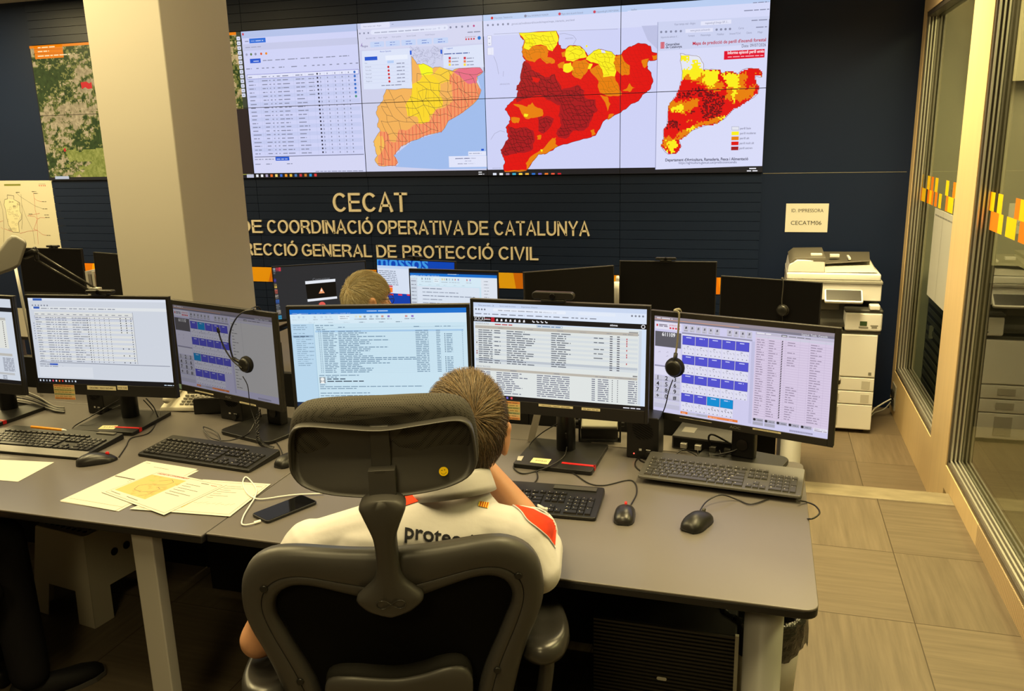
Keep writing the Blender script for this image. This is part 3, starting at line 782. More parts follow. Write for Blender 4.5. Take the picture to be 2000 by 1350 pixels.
for rw in range(21):
    z = zrow - rw * 0.0298
    if z < 1.62: break
    for x, wd in ((.03, .07), (.15, .05), (.215, .015), (.25, .015), (.285, .04), (.335, .06), (.45, .09)): vw.words((fx(x), z), 0.015, wd * rr.uniform(.6, 1.1), INKB, rw * 31 + int(x * 100), 1 if (rw == 0 and x == .03) else 0)
    if rw < 6: vw.words((fx(.56), z), 0.014, .05, INKB, rw)
    vw.rect((fx(.632), z), (fx(.645), z + .013), S(35, 35, 60), 0)
    for x in (.66, .72, .785, .845, .90): vw.rect((fx(x), z), (fx(x) + .008, z + .011), INKB, 0)
    if rw < 7: vw.disc((fx(.955), z + .006), .010, S(50, 110, 200) if rw < 6 else S(70, 150, 120), 8, 0)
for x in (.12, .14, .20, .23, .27, .32, .43, .535, .60, .66, .70, .77, .83, .88): vw.line([(fx(x), 1.63), (fx(x), 2.25)], .0012, S(170, 176, 214), 0)
vw.rect((fx(.02), 1.487), (fx(.99), 1.615), S(212, 214, 244)); vw.line([(fx(.02), 1.617), (fx(.99), 1.622)], .006, S(120, 122, 150))
vw.rect((fx(.21), 1.585), (fx(.335), 1.615), S(25, 85, 205)); vw.words((fx(.22), 1.594), .013, .1, S(225, 235, 255), 7)
for k, x in enumerate((.02, .115)): vw.words((fx(x), 1.594), .013, .08, INKB, 90 + k)
for k, x in enumerate((.02, .12, .31)): vw.words((fx(x), 1.556), .013, .05, INKB, 95 + k)
vw.words((fx(.56), 1.492), .012, .42, INKB, 99)
icons = [S(230, 232, 240), S(240, 240, 245), S(170, 160, 190), S(235, 110, 40), S(240, 215, 120), S(60, 110, 210), S(240, 150, 40), S(235, 190, 60), S(70, 120, 180), S(205, 50, 60), S(200, 120, 40), S(30, 150, 220), S(225, 60, 60)]
for k, cc in enumerate(icons):
    vw.rect((fx(.018 + .044 * k), 1.456), (fx(.018 + .044 * k) + .022, 1.477), cc, 1 if k == 0 else 0)

# --- column 4: weather warning map
fx4 = lambda t: XS[3] + (XS[4] - XS[3]) * t
vw.rect((XS[3] + .004, 1.488), (XS[4] - .004, VZ1), S(212, 214, 240))
vw.rect((XS[3], 2.545), (XS[4], VZ1), S(196, 204, 236))
vw.poly(rrect(fx4(.03), 2.545, fx4(.27), 2.583, .008, 2), S(224, 226, 248)); vw.text('Visor temps real - Argos', (fx4(.05), 2.558), .014, INKB, width=.15); vw.line([(fx4(.285), 2.565), (fx4(.3), 2.565)], .003, INKB)
vw.poly(rrect(fx4(.11), 2.500, fx4(.73), 2.535, .015, 3), S(226, 230, 250)); vw.words((fx4(.14), 2.51), .015, .5, INKB, 11)
for k in range(7): vw.disc((fx4(.66 + .045 * k), 2.517), .008, INKB if k != 6 else S(190, 70, 130), 8, 0)
for k in range(3): vw.disc((fx4(.02 + .035 * k), 2.515), .007, INKB, 8, 0)
for k, (x, t) in enumerate(((.07, 'BLOG CE'), (.17, 'Visor - Argos'), (.28, 'Visor pobles'), (.40, 'Servei Català'), (.55, 'Incendi Protecció'))): vw.text(t, (fx4(x), 2.472), .013, INKB, width=.075)
vw.words((fx4(.88), 2.472), .013, .10, INKB, 12)
vw.text('Argos', (fx4(.03), 2.415), .022, S(60, 55, 120), width=.05); vw.poly([(fx4(.02), 2.42), (fx4(.035), 2.45), (fx4(.03), 2.425)], S(110, 60, 160))
for k in range(5):
    vw.poly(rrect(fx4(.10 + .128 * k), 2.41, fx4(.215 + .128 * k), 2.45, .006, 2), S(196, 212, 246), 1 if k == 0 else 0)
    vw.words((fx4(.135 + .128 * k), 2.436), .009, .04, S(40, 70, 170), 20 + k); vw.words((fx4(.135 + .128 * k), 2.418), .011, .055, S(30, 80, 190), 30 + k)
vw.text('protecció civil', (fx4(.86), 2.44), .012, S(150, 40, 60), width=.08)
for k in range(4): vw.rect((fx4(.862 + .02 * k), 2.422), (fx4(.862 + .02 * k) + .011, 2.434), S(205, 45, 65), 0)
vw.disc((fx4(.968), 2.432), .013, S(40, 120, 205), 12)
vw.rect((XS[3] + .004, 1.488), (XS[4] - .004, 2.395), S(205, 208, 236))
vw.poly([A2(*p) for p in ((1820, 520), (1770, 560), (1800, 660), (1720, 780), (1560, 885), (1510, 965), (1300, 1030), (1160, 1140), (1195, 1200), (1170, 1222), (1500, 1240), (1860, 1235), (1840, 560))], S(160, 188, 236))
for k in range(70):
    p = (rr.uniform(1290, 1520), rr.uniform(345, 470)); vw.line([A2(*p), A2(p[0] + rr.uniform(-25, 25), p[1] + rr.uniform(-20, 20)), A2(p[0] + rr.uniform(-30, 30), p[1] + rr.uniform(5, 30))], .002, S(165, 168, 195), 1 if k == 0 else 0)
cat4 = [(1105, 655), (1290, 650), (1290, 410), (1330, 470), (1375, 465), (1445, 500), (1500, 490), (1590, 520), (1640, 500), (1790, 495), (1815, 525), (1770, 560), (1765, 600), (1800, 660), (1780, 720), (1720, 780), (1640, 840), (1560, 885), (1510, 965), (1420, 985), (1300, 1030), (1215, 1070), (1160, 1140), (1190, 1190), (1170, 1215), (1050, 1215), (1020, 1170), (1040, 1140), (1025, 1080), (1010, 1040), (1060, 960), (1040, 930), (1050, 870), (1030, 820), (1040, 780), (1080, 740), (1090, 690)]
vw.poly([A2(*p) for p in jag(cat4, 5, 3, 2)], S(243, 178, 92))
yel = [(1290, 620), (1350, 590), (1380, 545), (1450, 550), (1500, 620), (1495, 700), (1520, 740), (1510, 790), (1470, 800), (1420, 850), (1420, 890), (1340, 905), (1330, 855), (1260, 850), (1245, 770), (1290, 690)]
hat = [(1560, 560), (1600, 530), (1640, 560), (1700, 612), (1765, 610), (1800, 660), (1780, 720), (1720, 780), (1640, 840), (1560, 885), (1510, 965), (1420, 985), (1300, 1030), (1215, 1070), (1160, 1140), (1190, 1190), (1170, 1215), (1050, 1215), (1045, 1150), (1060, 960), (1110, 965), (1140, 1040), (1175, 1040), (1195, 950), (1250, 955), (1330, 905), (1420, 890), (1470, 800), (1530, 790), (1590, 740), (1585, 620)]
vw.poly([A2(*p) for p in jag(hat, 4, 3, 5)], S(244, 150, 100))
vw.poly([A2(*p) for p in jag(yel, 7, 3, 3)], S(250, 214, 45)); vw.poly([A2(*p) for p in jag([(1450, 550), (1500, 490), (1590, 520), (1560, 600), (1495, 612)], 5, 3, 4)], S(248, 205, 62), 0)
vw.poly([A2(*p) for p in jag([(1340, 480), (1375, 465), (1445, 500), (1450, 540), (1365, 555)], 4, 3, 7)], S(245, 246, 35))
vw.poly([A2(*p) for p in jag([(1595, 525), (1640, 500), (1790, 495), (1815, 525), (1770, 560), (1765, 612), (1700, 612), (1640, 555)], 4, 3, 8)], S(232, 110, 135))
vw.poly([A2(*p) for p in ((1030, 1000), (1075, 995), (1100, 1060), (1060, 1130), (1040, 1140), (1015, 1050))], S(246, 190, 90), 0)
vw.layer += 1
for x in range(1062, 1800, 26):     # warning hatching
    run = None
    for y in range(540, 1222, 6):
        i_ = inpoly((x, y), hat)
        if i_ and run is None: run = y
        if (not i_ or y > 1214) and run is not None:
            if y - run > 12: vw.line([A2(x - (900 - run) * .03, run), A2(x + (y - 900) * .03, y)], .0045, S(225, 88, 70), 0)
            run = None
for x in range(1290, 1500, 40):
    for a, b_ in ((640, 860),): vw.line([A2(x, a), A2(x + 10, b_)], .0022, S(205, 165, 40), 0)
cells(cat4, 62, 12, A2, .0024, S(90, 78, 60))
vw.line([A2(*p) for p in jag(cat4, 5, 3, 2)] + [A2(*cat4[0])], .0022, S(110, 90, 70))
vw.poly([A2(*p) for p in ((925, 375), (1278, 352), (1295, 645), (940, 655))], S(218, 226, 248))     # dialog over the map
vw.text('Buscar Episodis', A2(1060, 383), .014, S(30, 70, 180), width=.09)
vw.rect(A2(946, 418), A2(1040, 440), S(25, 85, 205)); vw.rect(A2(1098, 408), A2(1262, 432), S(232, 238, 252))
for k, n_ in enumerate(('Nom', 'Alt Empordà', 'Terra Alta', 'Garraf', "Pla d'Urgell", 'Segarra')):
    y = 468 + 26.5 * k
    vw.text(n_, A2(948 + k * 2, y), .013, INKB, width=.05 if k else .02)
    if k: vw.disc(A2(1118 + k * 2, y - 4), .009, S(205, 35, 45), 8)
    vw.words(A2(1180 + k, y), .012, .065, INKB, 40 + k)
    vw.line([A2(945, y + 9), A2(1270, y + 2)], .001, S(185, 192, 225), 0)
vw.rect(A2(1112, 445), A2(1160, 462), S(180, 205, 246)); vw.words(A2(1070, 630), .012, .17, INKB, 51)
vw.poly([A2(*p) for p in ((1520, 348), (1810, 325), (1820, 492), (1525, 498))], S(218, 226, 248))
vw.text('Legend', A2(1548, 360), .014, S(30, 80, 190), width=.045); vw.words(A2(1528, 400), .012, .2, S(30, 70, 150), 52)
for k in range(3):
    for j, cc in enumerate(((S(205, 35, 60), S(235, 120, 70), S(250, 220, 60))[k],) * 2):
        p = A2(1562 + j * 110, 435 + k * 24); vw.rect(p, (p[0] + .017, p[1] + .017), cc); vw.words((p[0] + .024, p[1] + .003), .011, .055, INKB, 53 + k)
for x, y in ((1284, 385), (1508, 378)): vw.rect(A2(x - 7, y - 14), A2(x + 7, y + 16), S(20, 90, 215))
vw.rect(A2(1800, 1090), A2(1820, 1104), S(25, 85, 205)); vw.rect(A2(1705, 1110), A2(1836, 1138), S(226, 230, 250), 0)
vw.words(A2(1712, 1128), .012, .10, INKB, 55)
vw.rect(A2(1562, 1145), A2(1846, 1222), S(224, 228, 250))
vw.words(A2(1610, 1165), .013, .17, S(30, 40, 110), 56); vw.words(A2(1680, 1183), .013, .05, S(30, 40, 110), 57); vw.words(A2(1628, 1203), .012, .14, INKB, 58)
vw.rect((fx4(0), VZ0), (fx4(.02), 1.487), S(28, 27, 32)); vw.words((fx4(.93), 1.470), .012, .03, S(240, 240, 245), 59); vw.words((fx4(.93), 1.455), .012, .045, S(240, 240, 245), 60)

# --- columns 5 and 6: forest-fire danger
vw.rect((XS[4] + .004, 1.490), (XS[6] - .004, VZ1), S(206, 210, 246))
vw.rect((XS[4], 2.545), (XS[6], VZ1), S(186, 206, 242))
vw.rect((XS[4], 2.44), (XS[6], 2.545), S(214, 218, 248), 0)
for k, (x, t) in enumerate(((85, 'TV3 en directe - Televisió en línia'), (310, 'Meteo INFORMACAT MUNICIPI'), (540, "Mapes diaris de perill d'incendi"), (775, 'mapaweb.gif (1457×2024)'))):
    vw.text(t, A3(x, 128 - 14 * k), .017, INKB, width=.155 if k else .14); vw.disc(A3(x - 12, 122 - 14 * k), .010, (S(205, 50, 60), INKB, S(205, 70, 90), S(205, 70, 90))[k], 8)
vw.text('gencat.cat/medinatural/incendis/mapes/mapa_interactiu_avui.html', A3(205, 168), .020, INKB, width=.46)
for k in range(5): vw.disc(A3(45 + 34 * k, 170 - 2 * k), .008, INKB, 8, 0)
vw.rect(A3(985, 78), A3(1220, 58), S(222, 226, 250)); vw.text('leaflet', A3(1010, 72), .017, INKB, width=.04)
vw.words(A3(1770, 76), .012, .16, INKB, 70); vw.words(A3(1830, 22), .010, .10, INKB, 71)
for a, b_ in ((240, 308), (322, 370)):
    vw.rect(A3(42, a), A3(84 if b_ > 330 else 70, b_), S(232, 234, 250)); vw.line([A3(42, a), A3(70, a), A3(70, b_), A3(42, b_), A3(42, a)], .002, GREYB, 0)
vw.text('+', A3(49, 268), .026, INKB); vw.line([A3(50, 293), A3(61, 292)], .004, INKB)
vw.poly([A3(*p) for p in ((1080, 175), (1185, 170), (1185, 330), (1120, 270))], S(190, 194, 228))
for pl in ([(85, 380), (105, 430), (118, 500)], [(150, 480), (148, 515)], [(525, 230), (560, 225), (620, 240), (640, 265), (620, 300)], [(65, 940), (90, 900), (130, 880), (160, 890)], [(480, 210), (640, 205), (790, 200), (920, 195)], [(85, 230), (250, 222)]):
    vw.line([A3(*p) for p in pl], .0025, GREYB)
vw.text('ARAGON', A3(125, 573), .016, GREYB, width=.075); vw.text('ANDORRA', A3(565, 265), .014, GREYB, width=.06); vw.text('ARAGON', A3(75, 1138), .014, GREYB, width=.07)
big = [(252, 222), (505, 208), (522, 240), (520, 290), (545, 330), (570, 330), (600, 305), (665, 310), (700, 345), (720, 375), (755, 345), (790, 330), (830, 338), (880, 350), (900, 375), (945, 365), (960, 340), (990, 318), (1030, 305), (1060, 290), (1105, 295), (1140, 310), (1150, 350), (1188, 360), (1188, 398), (1150, 410), (1128, 405), (1118, 440), (1125, 470), (1145, 490), (1158, 550), (1140, 600), (1100, 630), (1060, 680), (1010, 700), (975, 735), (900, 775), (820, 820), (775, 905), (740, 925), (640, 950), (520, 985), (440, 1035), (385, 1040), (340, 1100), (305, 1148), (158, 1158), (150, 1130), (160, 1085), (145, 1055), (130, 1010), (160, 980), (180, 940), (180, 900), (165, 860), (190, 830), (195, 790), (160, 740), (175, 710), (215, 680), (240, 650), (250, 610), (235, 605), (265, 545), (275, 460), (300, 405), (285, 390), (272, 350), (280, 310), (290, 270), (265, 250)]
CR, CY, CO, CD = S(226, 10, 14), S(250, 238, 30), S(232, 128, 8), S(170, 18, 30)
vw.poly([A3(*p) for p in jag(big, 4, 4, 1)], CR)
cells(big, 26, 5, A3, .0011, S(190, 14, 18))
D_ = [[(290, 410), (320, 425), (340, 470), (390, 490), (430, 520), (495, 500), (525, 560), (540, 605), (600, 590), (650, 570), (695, 610), (700, 660), (770, 670), (785, 740), (750, 790), (725, 850), (690, 880), (620, 880), (570, 935), (520, 925), (505, 900), (540, 840), (520, 780), (530, 710), (470, 680), (430, 660), (400, 640), (330, 660), (240, 690), (240, 650), (250, 610), (238, 603), (265, 545), (276, 460)],
      [(175, 840), (230, 870), (290, 855), (350, 880), (360, 930), (350, 1000), (290, 1030), (200, 1040), (155, 1050), (134, 1010), (182, 940)], [(380, 790), (440, 780), (490, 800), (470, 850), (420, 900), (385, 880)]]
for k, d in enumerate(D_): vw.poly([A3(*p) for p in jag(d, 8, 4, 20 + k)], CD, 1 if k == 0 else 0)
for k, d in enumerate(D_): cells(d, 25, 30 + k, A3, .0026, S(70, 8, 16), 1 if k == 0 else 0)
vw.poly([A3(*p) for p in jag([(340, 515), (398, 530), (385, 555), (345, 550)], 4, 3, 3)], CR)
O_ = [[(283, 300), (350, 305), (440, 310), (455, 345), (445, 385), (490, 400), (495, 425), (440, 430), (400, 390), (360, 420), (302, 402), (274, 350)], [(620, 415), (700, 400), (740, 440), (720, 465), (700, 500), (670, 535), (620, 510), (605, 470)], [(515, 435), (560, 415), (555, 465), (525, 460)],
      [(905, 380), (945, 368), (962, 410), (1000, 440), (1000, 500), (950, 510), (905, 470), (890, 430)], [(730, 470), (800, 430), (815, 475), (820, 520), (900, 515), (930, 590), (945, 640), (870, 650), (800, 625), (785, 585), (790, 545), (740, 490)], [(1080, 405), (1130, 395), (1120, 440), (1100, 460), (1085, 430)],
      [(950, 610), (985, 590), (1000, 560), (1010, 580), (1035, 590), (1000, 620)], [(215, 700), (265, 705), (310, 720), (345, 690), (360, 715), (415, 740), (415, 780), (350, 795), (300, 800), (270, 760), (255, 725)], [(202, 790), (260, 795), (250, 830), (210, 825)],
      [(800, 640), (850, 650), (870, 700), (850, 750), (835, 690)], [(440, 975), (480, 930), (505, 925), (500, 970), (518, 983), (470, 1010), (440, 1033), (385, 1038), (342, 1095), (307, 1144), (300, 1100), (340, 1050), (400, 1010)], [(735, 880), (760, 870), (772, 903), (745, 915)], [(375, 915), (405, 910), (400, 940), (378, 940)], [(1150, 375), (1186, 368), (1184, 395), (1158, 405)], [(860, 770), (895, 768), (870, 800), (850, 810)], [(160, 1150), (220, 1146), (300, 1144), (306, 1150), (158, 1158)], [(540, 355), (570, 340), (565, 380), (548, 385)]]
for k, o_ in enumerate(O_): vw.poly([A3(*p) for p in jag(o_, 5, 3, 40 + k)], CO, 1 if k == 0 else 0)
Y_ = [[(254, 222), (504, 209), (520, 262), (510, 300), (480, 345), (450, 335), (440, 310), (400, 300), (355, 308), (300, 300), (290, 268)], [(295, 262), (350, 268), (358, 300), (320, 338), (286, 328)], [(570, 332), (600, 306), (665, 311), (700, 346), (712, 385), (650, 400), (615, 415), (572, 408), (565, 380)],
      [(722, 376), (755, 346), (790, 331), (880, 351), (905, 380), (890, 420), (910, 480), (900, 515), (820, 520), (815, 470), (790, 430), (740, 420), (705, 400)], [(560, 430), (605, 420), (622, 470), (585, 490), (553, 480)], [(725, 430), (750, 430), (735, 465), (718, 465)], [(290, 765), (318, 770), (310, 788), (290, 785)], [(400, 1005), (415, 1010), (410, 1025)], [(708, 302), (718, 310), (708, 322), (703, 312)]]
for k, y_ in enumerate(Y_): vw.poly([A3(*p) for p in jag(y_, 4, 3, 60 + k)], CY, 1 if k == 0 else 0)
vw.poly([A3(*p) for p in ((806, 334), (832, 340), (838, 358), (812, 356))], S(226, 228, 246))
for k, y_ in enumerate(O_[:5] + Y_[:4]): cells(y_, 30, 70 + k, A3, .0016, S(150, 100, 10), 1 if k == 0 else 0)
vw.line([A3(*p) for p in jag(big, 4, 4, 1)], .0022, S(90, 30, 20))
# taskbar icons
for k, cc in enumerate((S(220, 225, 240), S(235, 235, 240), S(150, 140, 160), S(60, 170, 200), S(245, 210, 80), S(230, 170, 60), S(40, 110, 200), S(110, 100, 190), S(240, 120, 40), S(235, 90, 60), S(205, 30, 45))):
    vw.rect(A3(80 + 43.5 * k, 1188), A3(103 + 43.5 * k, 1165), cc, 1 if k == 0 else 0)
    if k > 2: vw.line([A3(78 + 43.5 * k, 1196), A3(106 + 43.5 * k, 1195)], .004, S(120, 200, 240), 0)
vw.words((-.105, 1.471), .014, .045, S(240, 240, 250), 81); vw.words((-.12, 1.455), .014, .07, S(240, 240, 250), 82)
# overlay browser with the official danger map
TL, TR, BR, BL = A3(1190, 148), (XS[6] - .004, A3(1945, 108)[1]), (XS[6] - .004, 1.492), A3(1173, 1142)
vw.poly([TL, TR, BR, BL], S(216, 219, 248)); vw.poly([TL, TR, (TR[0], TR[1] - .17), (A3(1190, 262)[0], TL[1] - .19)], S(204, 210, 240))
vw.line([TL, BL], .004, S(140, 145, 180), 0)
vw.text('Visor temps real - Argos', A3(1300, 172), .020, INKB, width=.14); vw.rect(A3(1478, 172), A3(1684, 132), S(228, 230, 250)); vw.text('mapaweb.gif (Imatge GIF, 2…', A3(1508, 163), .019, INKB, width=.155)
vw.words(A3(1820, 142), .012, .10, INKB, 83)
vw.poly([A3(1375, 222), A3(1560, 213), A3(1560, 188), A3(1375, 197)], S(226, 228, 250)); vw.text('www.gencat.cat/incendis', A3(1408, 213), .019, INKB, width=.13)
for k in range(5): vw.disc(A3(1212 + 33 * k, 216 - 1.5 * k), .008, INKB, 8, 0)
for k in range(4): vw.disc(A3(1585 + 30 * k, 200 - 1.5 * k), .008, INKB, 8, 0)
vw.text('Cerca', A3(1732, 197), .018, INKB, width=.035); vw.words(A3(1850, 188), .012, .07, INKB, 84)
for x, t, wd in ((1210, "Importa les adreces d'…", .12), (1395, 'Formació', .042), (1478, 'Meteorologia', .065), (1588, 'Mobilitat', .045), (1672, 'Intranet P.Civil', .07), (1785, 'Clients', .035), (1862, 'Mapi', .03)):
    vw.text(t, A3(x, 258 - (x - 1210) * .052), .018, INKB, width=wd)
RT = S(190, 22, 50)
p = A3(1207, 328); vw.rect(p, (p[0] + .027, p[1] + .042), S(205, 40, 60))
for k in range(3): vw.rect((p[0] + .003 + .009 * k, p[1] + .003), (p[0] + .006 + .009 * k, p[1] + .039), S(225, 190, 205), 1 if k == 0 else 0)
vw.text('Generalitat', A3(1242, 308), .022, S(50, 50, 75), width=.095, bold=True); vw.text('de Catalunya', A3(1242, 326), .022, S(50, 50, 75), width=.11, bold=True)
vw.text("Mapa de predicció de perill d'incendi forestal", A3(1424, 304), .030, RT, width=.478, bold=True)
vw.text('Data: 09/07/2026', A3(1754, 320), .028, S(70, 70, 95), width=.155)
vw.poly([A3(1636, 345), A3(1909, 330), A3(1907, 387), A3(1634, 403)], S(225, 16, 48))
vw.text('Informe episodi perill emès', A3(1659, 366), .028, S(255, 240, 245), width=.236, bold=True); vw.words(A3(1660, 388), .012, .23, S(245, 170, 185), 85)
sm = [(1340, 360), (1400, 370), (1470, 385), (1498, 430), (1495, 470), (1550, 465), (1610, 470), (1620, 500), (1660, 480), (1730, 495), (1760, 470), (1800, 460), (1860, 465), (1895, 495), (1890, 520), (1845, 515), (1850, 560), (1870, 590), (1865, 630), (1820, 665), (1760, 700), (1690, 745), (1650, 790), (1600, 825), (1500, 850), (1420, 880), (1380, 910), (1330, 945), (1350, 985), (1310, 1035), (1260, 1040), (1210, 985), (1230, 930), (1225, 880), (1255, 840), (1255, 770), (1260, 720), (1275, 690), (1310, 650), (1330, 600), (1350, 540), (1355, 490), (1345, 430)]
sW = [(1330, 350), (1500, 380), (1500, 490), (1340, 500)]
sY = [[(1420, 410), (1470, 420), (1480, 480), (1420, 480)], [(1345, 365), (1400, 375), (1385, 415), (1345, 400)], [(1340, 450), (1500, 480), (1500, 500), (1440, 545), (1400, 500), (1345, 520)], [(1500, 470), (1600, 470), (1600, 520), (1560, 580), (1500, 575)], [(1610, 500), (1735, 500), (1735, 590), (1660, 590), (1640, 540)], [(1280, 730), (1330, 695), (1360, 695), (1350, 745), (1290, 755)], [(1680, 640), (1705, 600), (1718, 600), (1705, 680), (1680, 680)], [(1385, 870), (1420, 845), (1440, 860), (1400, 890)], [(1250, 960), (1320, 950), (1300, 1030), (1255, 1035)], [(1600, 800), (1640, 780), (1625, 820)]]
sO = [[(1350, 490), (1500, 480), (1500, 580), (1420, 550), (1350, 520)], [(1500, 570), (1610, 540), (1640, 600), (1540, 610)], [(1735, 495), (1790, 490), (1770, 590), (1840, 580), (1840, 650), (1700, 690), (1640, 660), (1650, 600), (1735, 590)], [(1255, 690), (1460, 665), (1450, 725), (1350, 765), (1255, 745)], [(1310, 900), (1380, 870), (1500, 820), (1640, 770), (1640, 800), (1500, 850), (1330, 945)], [(1215, 930), (1330, 930), (1300, 1000), (1220, 1000)], [(1690, 690), (1700, 640), (1680, 720)], [(1845, 500), (1895, 500), (1890, 520)], [(1380, 815), (1410, 805), (1410, 830)]]
sD = [[(1430, 590), (1480, 600), (1640, 650), (1640, 720), (1590, 800), (1500, 800), (1480, 740), (1500, 690), (1430, 640)], [(1240, 820), (1340, 810), (1330, 870), (1240, 870)], [(1315, 630), (1420, 620), (1420, 660), (1310, 660)], [(1390, 760), (1440, 745), (1430, 780)]]
vw.layer += 1
r2 = random.Random(77); cp_ = 9.6
for i in range(int(1205 / cp_), int(1900 / cp_)):
    for j in range(int(350 / cp_), int(1045 / cp_)):
        q = (i * cp_ + cp_ / 2, j * cp_ + cp_ / 2 + 6 * math.sin(i * .3))
        if not inpoly(q, sm): continue
        qj = (q[0] + r2.uniform(-13, 13), q[1] + r2.uniform(-13, 13))
        cc = CR
        if inpoly(q, sW): cc = S(228, 230, 244)
        if any(inpoly(qj, a) for a in sO): cc = CO
        if any(inpoly(qj, a) for a in sY): cc = CY
        if cc == CR and any(inpoly(qj, a) for a in sD) and r2.random() < .62: cc = S(150, 14, 24)
        vw.poly([A3(i * cp_, j * cp_), A3(i * cp_ + cp_, j * cp_ - .2), A3(i * cp_ + cp_, j * cp_ + cp_ - .2), A3(i * cp_, j * cp_ + cp_)], cc, 0)
        if cc == S(150, 14, 24):
            vw.items_dark = getattr(vw, 'items_dark', []) + [(i, j)]
vw.layer += 1
for i, j in vw.items_dark:
    k = r2.random()
    a, b_ = (A3(i * cp_, j * cp_), A3(i * cp_ + cp_, j * cp_)) if k < .5 else (A3(i * cp_, j * cp_), A3(i * cp_, j * cp_ + cp_))
    vw.line([a, b_], .004, S(60, 6, 14), 0)
vw.line([A3(*p) for p in jag(sm, 4, 3, 9)] + [A3(*sm[0])], .0022, S(120, 80, 60))
for k, (cc, t) in enumerate(((S(226, 228, 238), 'perill baix'), (CY, 'perill moderat'), (CO, 'perill alt'), (CR, 'perill molt alt'), (S(160, 14, 26), 'perill extrem'))):
    y = 853 + 33.8 * k; vw.rect(A3(1687 - k, y), A3(1735 - k, y + 23), cc)
    if k == 0: vw.line([A3(1687, y), A3(1735, y), A3(1735, y + 23), A3(1687, y + 23), A3(1687, y)], .0018, INKB)
    vw.text(t, A3(1743 - k, y + 19 - k * .5), .021, S(85, 85, 110), width=(.072, .105, .062, .095, .085)[k])
vw.text("Departament d'Agricultura, Ramaderia, Pesca i Alimentació", A3(1240, 1087), .028, S(45, 45, 75), width=.565, bold=True)
vw.text('https://agricultura.gencat.cat/prediccioincendis', A3(1330, 1105), .024, S(75, 78, 115), width=.395)

BZ = mat('display_frame', (0.006, 0.006, 0.006), 0.5, 0.3)
NAMES = [('showing an aerial photo under an orange menu, top row at left edge', 'showing green fields of the aerial photo, bottom row at left edge'),
         ('half hidden by the pillar with a column of tool buttons, top row', 'half hidden by the pillar with a black picture, bottom row'),
         ('showing the top of an incident table with a blue tab, top row', 'showing the lower rows of the incident table, bottom row'),
         ('showing the legend and pink corner of the warning map, top row', 'showing the hatched coast and blue sea of the warning map, bottom row'),
         ('showing the yellow northwest of the big red fire danger map, top row', 'showing the southern red half of the big fire danger map, bottom row'),
         ('showing the title and red button of the official danger map, top row', 'showing the colour legend of the official danger map, bottom row')]
for i in range(6):
    for j, (za, zb) in enumerate(((VZM, VZ1), (VZ0, VZM))):
        t = root('wall_display', 'wall display ' + NAMES[i][j], 'display', ((XS[i] + XS[i + 1]) / 2, WY, za), 0, 'tiled displays of the video wall')
        b = MB(); b.box((XS[i] + .0004, WY - .030, za + .0004), (XS[i + 1] - .0004, WY - .0005, zb - .0004)); b.build('frame', BZ, t, True)
        vw.build('screen', t, SCREEN, clip=(XS[i] + .0022, za + .0022, XS[i + 1] - .0022, zb - .0022), base=.0006)

# ================================================================= desks
DZ = 0.74
def worktop(name, label, x0, x1, y0, y1, z, legs, rr_=0.03, th=0.028, square=True):
    t = root(name, label, 'desk', ((x0 + x1) / 2, (y0 + y1) / 2, z - DZ), 0)
    def outline(e):   # right-hand corners rounded, the other corners tight
        q = rrect(x0 + e, y0 + e, x1 - e, y1 - e, rr_)
        return [p_ if p_[0] > (x0 + x1) / 2 or not square else ((x0 + e), (y1 - e) if p_[1] > (y0 + y1) / 2 else (y0 + e)) for p_ in q]
    ded = lambda L: [q for i, q in enumerate(L) if q != L[i - 1]]
    b = MB(); b.prism(ded(outline(0)), z - .006, z); b.build('worktop', [M['desk']], t, True, bevel=.002)
    b = MB(); b.prism(ded(outline(.0005)), z - th + .004, z - .0055); b.build('edge_band', M['deskedge'], t, True, bevel=.003)
    return t
d1 = worktop('desk', 'long dark grey desk at left carrying the fanned papers', -4.20, -1.335, 1.640, 2.50, DZ, None, .004)
d2 = worktop('desk', 'dark grey desk at right where the seated man in white shirt works', -1.332, 0.150, 1.655, 2.50, DZ, None)
def leg_flat(t, x, y, z0, z1, wx=.068, wy=.04):
    b = MB(); b.box((x - wx / 2, y - wy / 2, z0), (x + wx / 2, y + wy / 2, z1)); b.build('leg', M['legm'], t, True, bevel=.004)
def leg_round(t, x, y, z0, z1, r=.043):
    b = MB(); b.lathe([(r * 1.05, 0), (r * 1.05, .012), (r, .016), (r, z1 - z0)], 28, Matrix.Translation((x, y, z0))); b.build('leg', M['legm'], t, True, smooth=True)
leg_flat(d1, -1.560, 1.700, 0, .708); leg_flat(d1, -4.0, 1.700, 0, .708); leg_flat(d1, -1.56, 2.40, 0, .708); leg_flat(d1, -4.0, 2.40, 0, .708)
leg_round(d2, 0.045, 1.780, 0, .708); leg_round(d2, 0.06, 2.42, 0, .708); leg_round(d2, -1.20, 2.42, 0, .708)
b = MB(); b.box((-1.98, 2.462, .04), (-1.36, 2.475, .708)); b.build('modesty_panel', M['dark'], d1, True)  # unseen panel, added to block light under the left desk
b = MB(); b.box((-1.31, 2.465, .04), (0.0, 2.478, .708)); b.build('modesty_panel', M['dark'], d2, True)  # likewise added out of sight to keep the space beneath dark
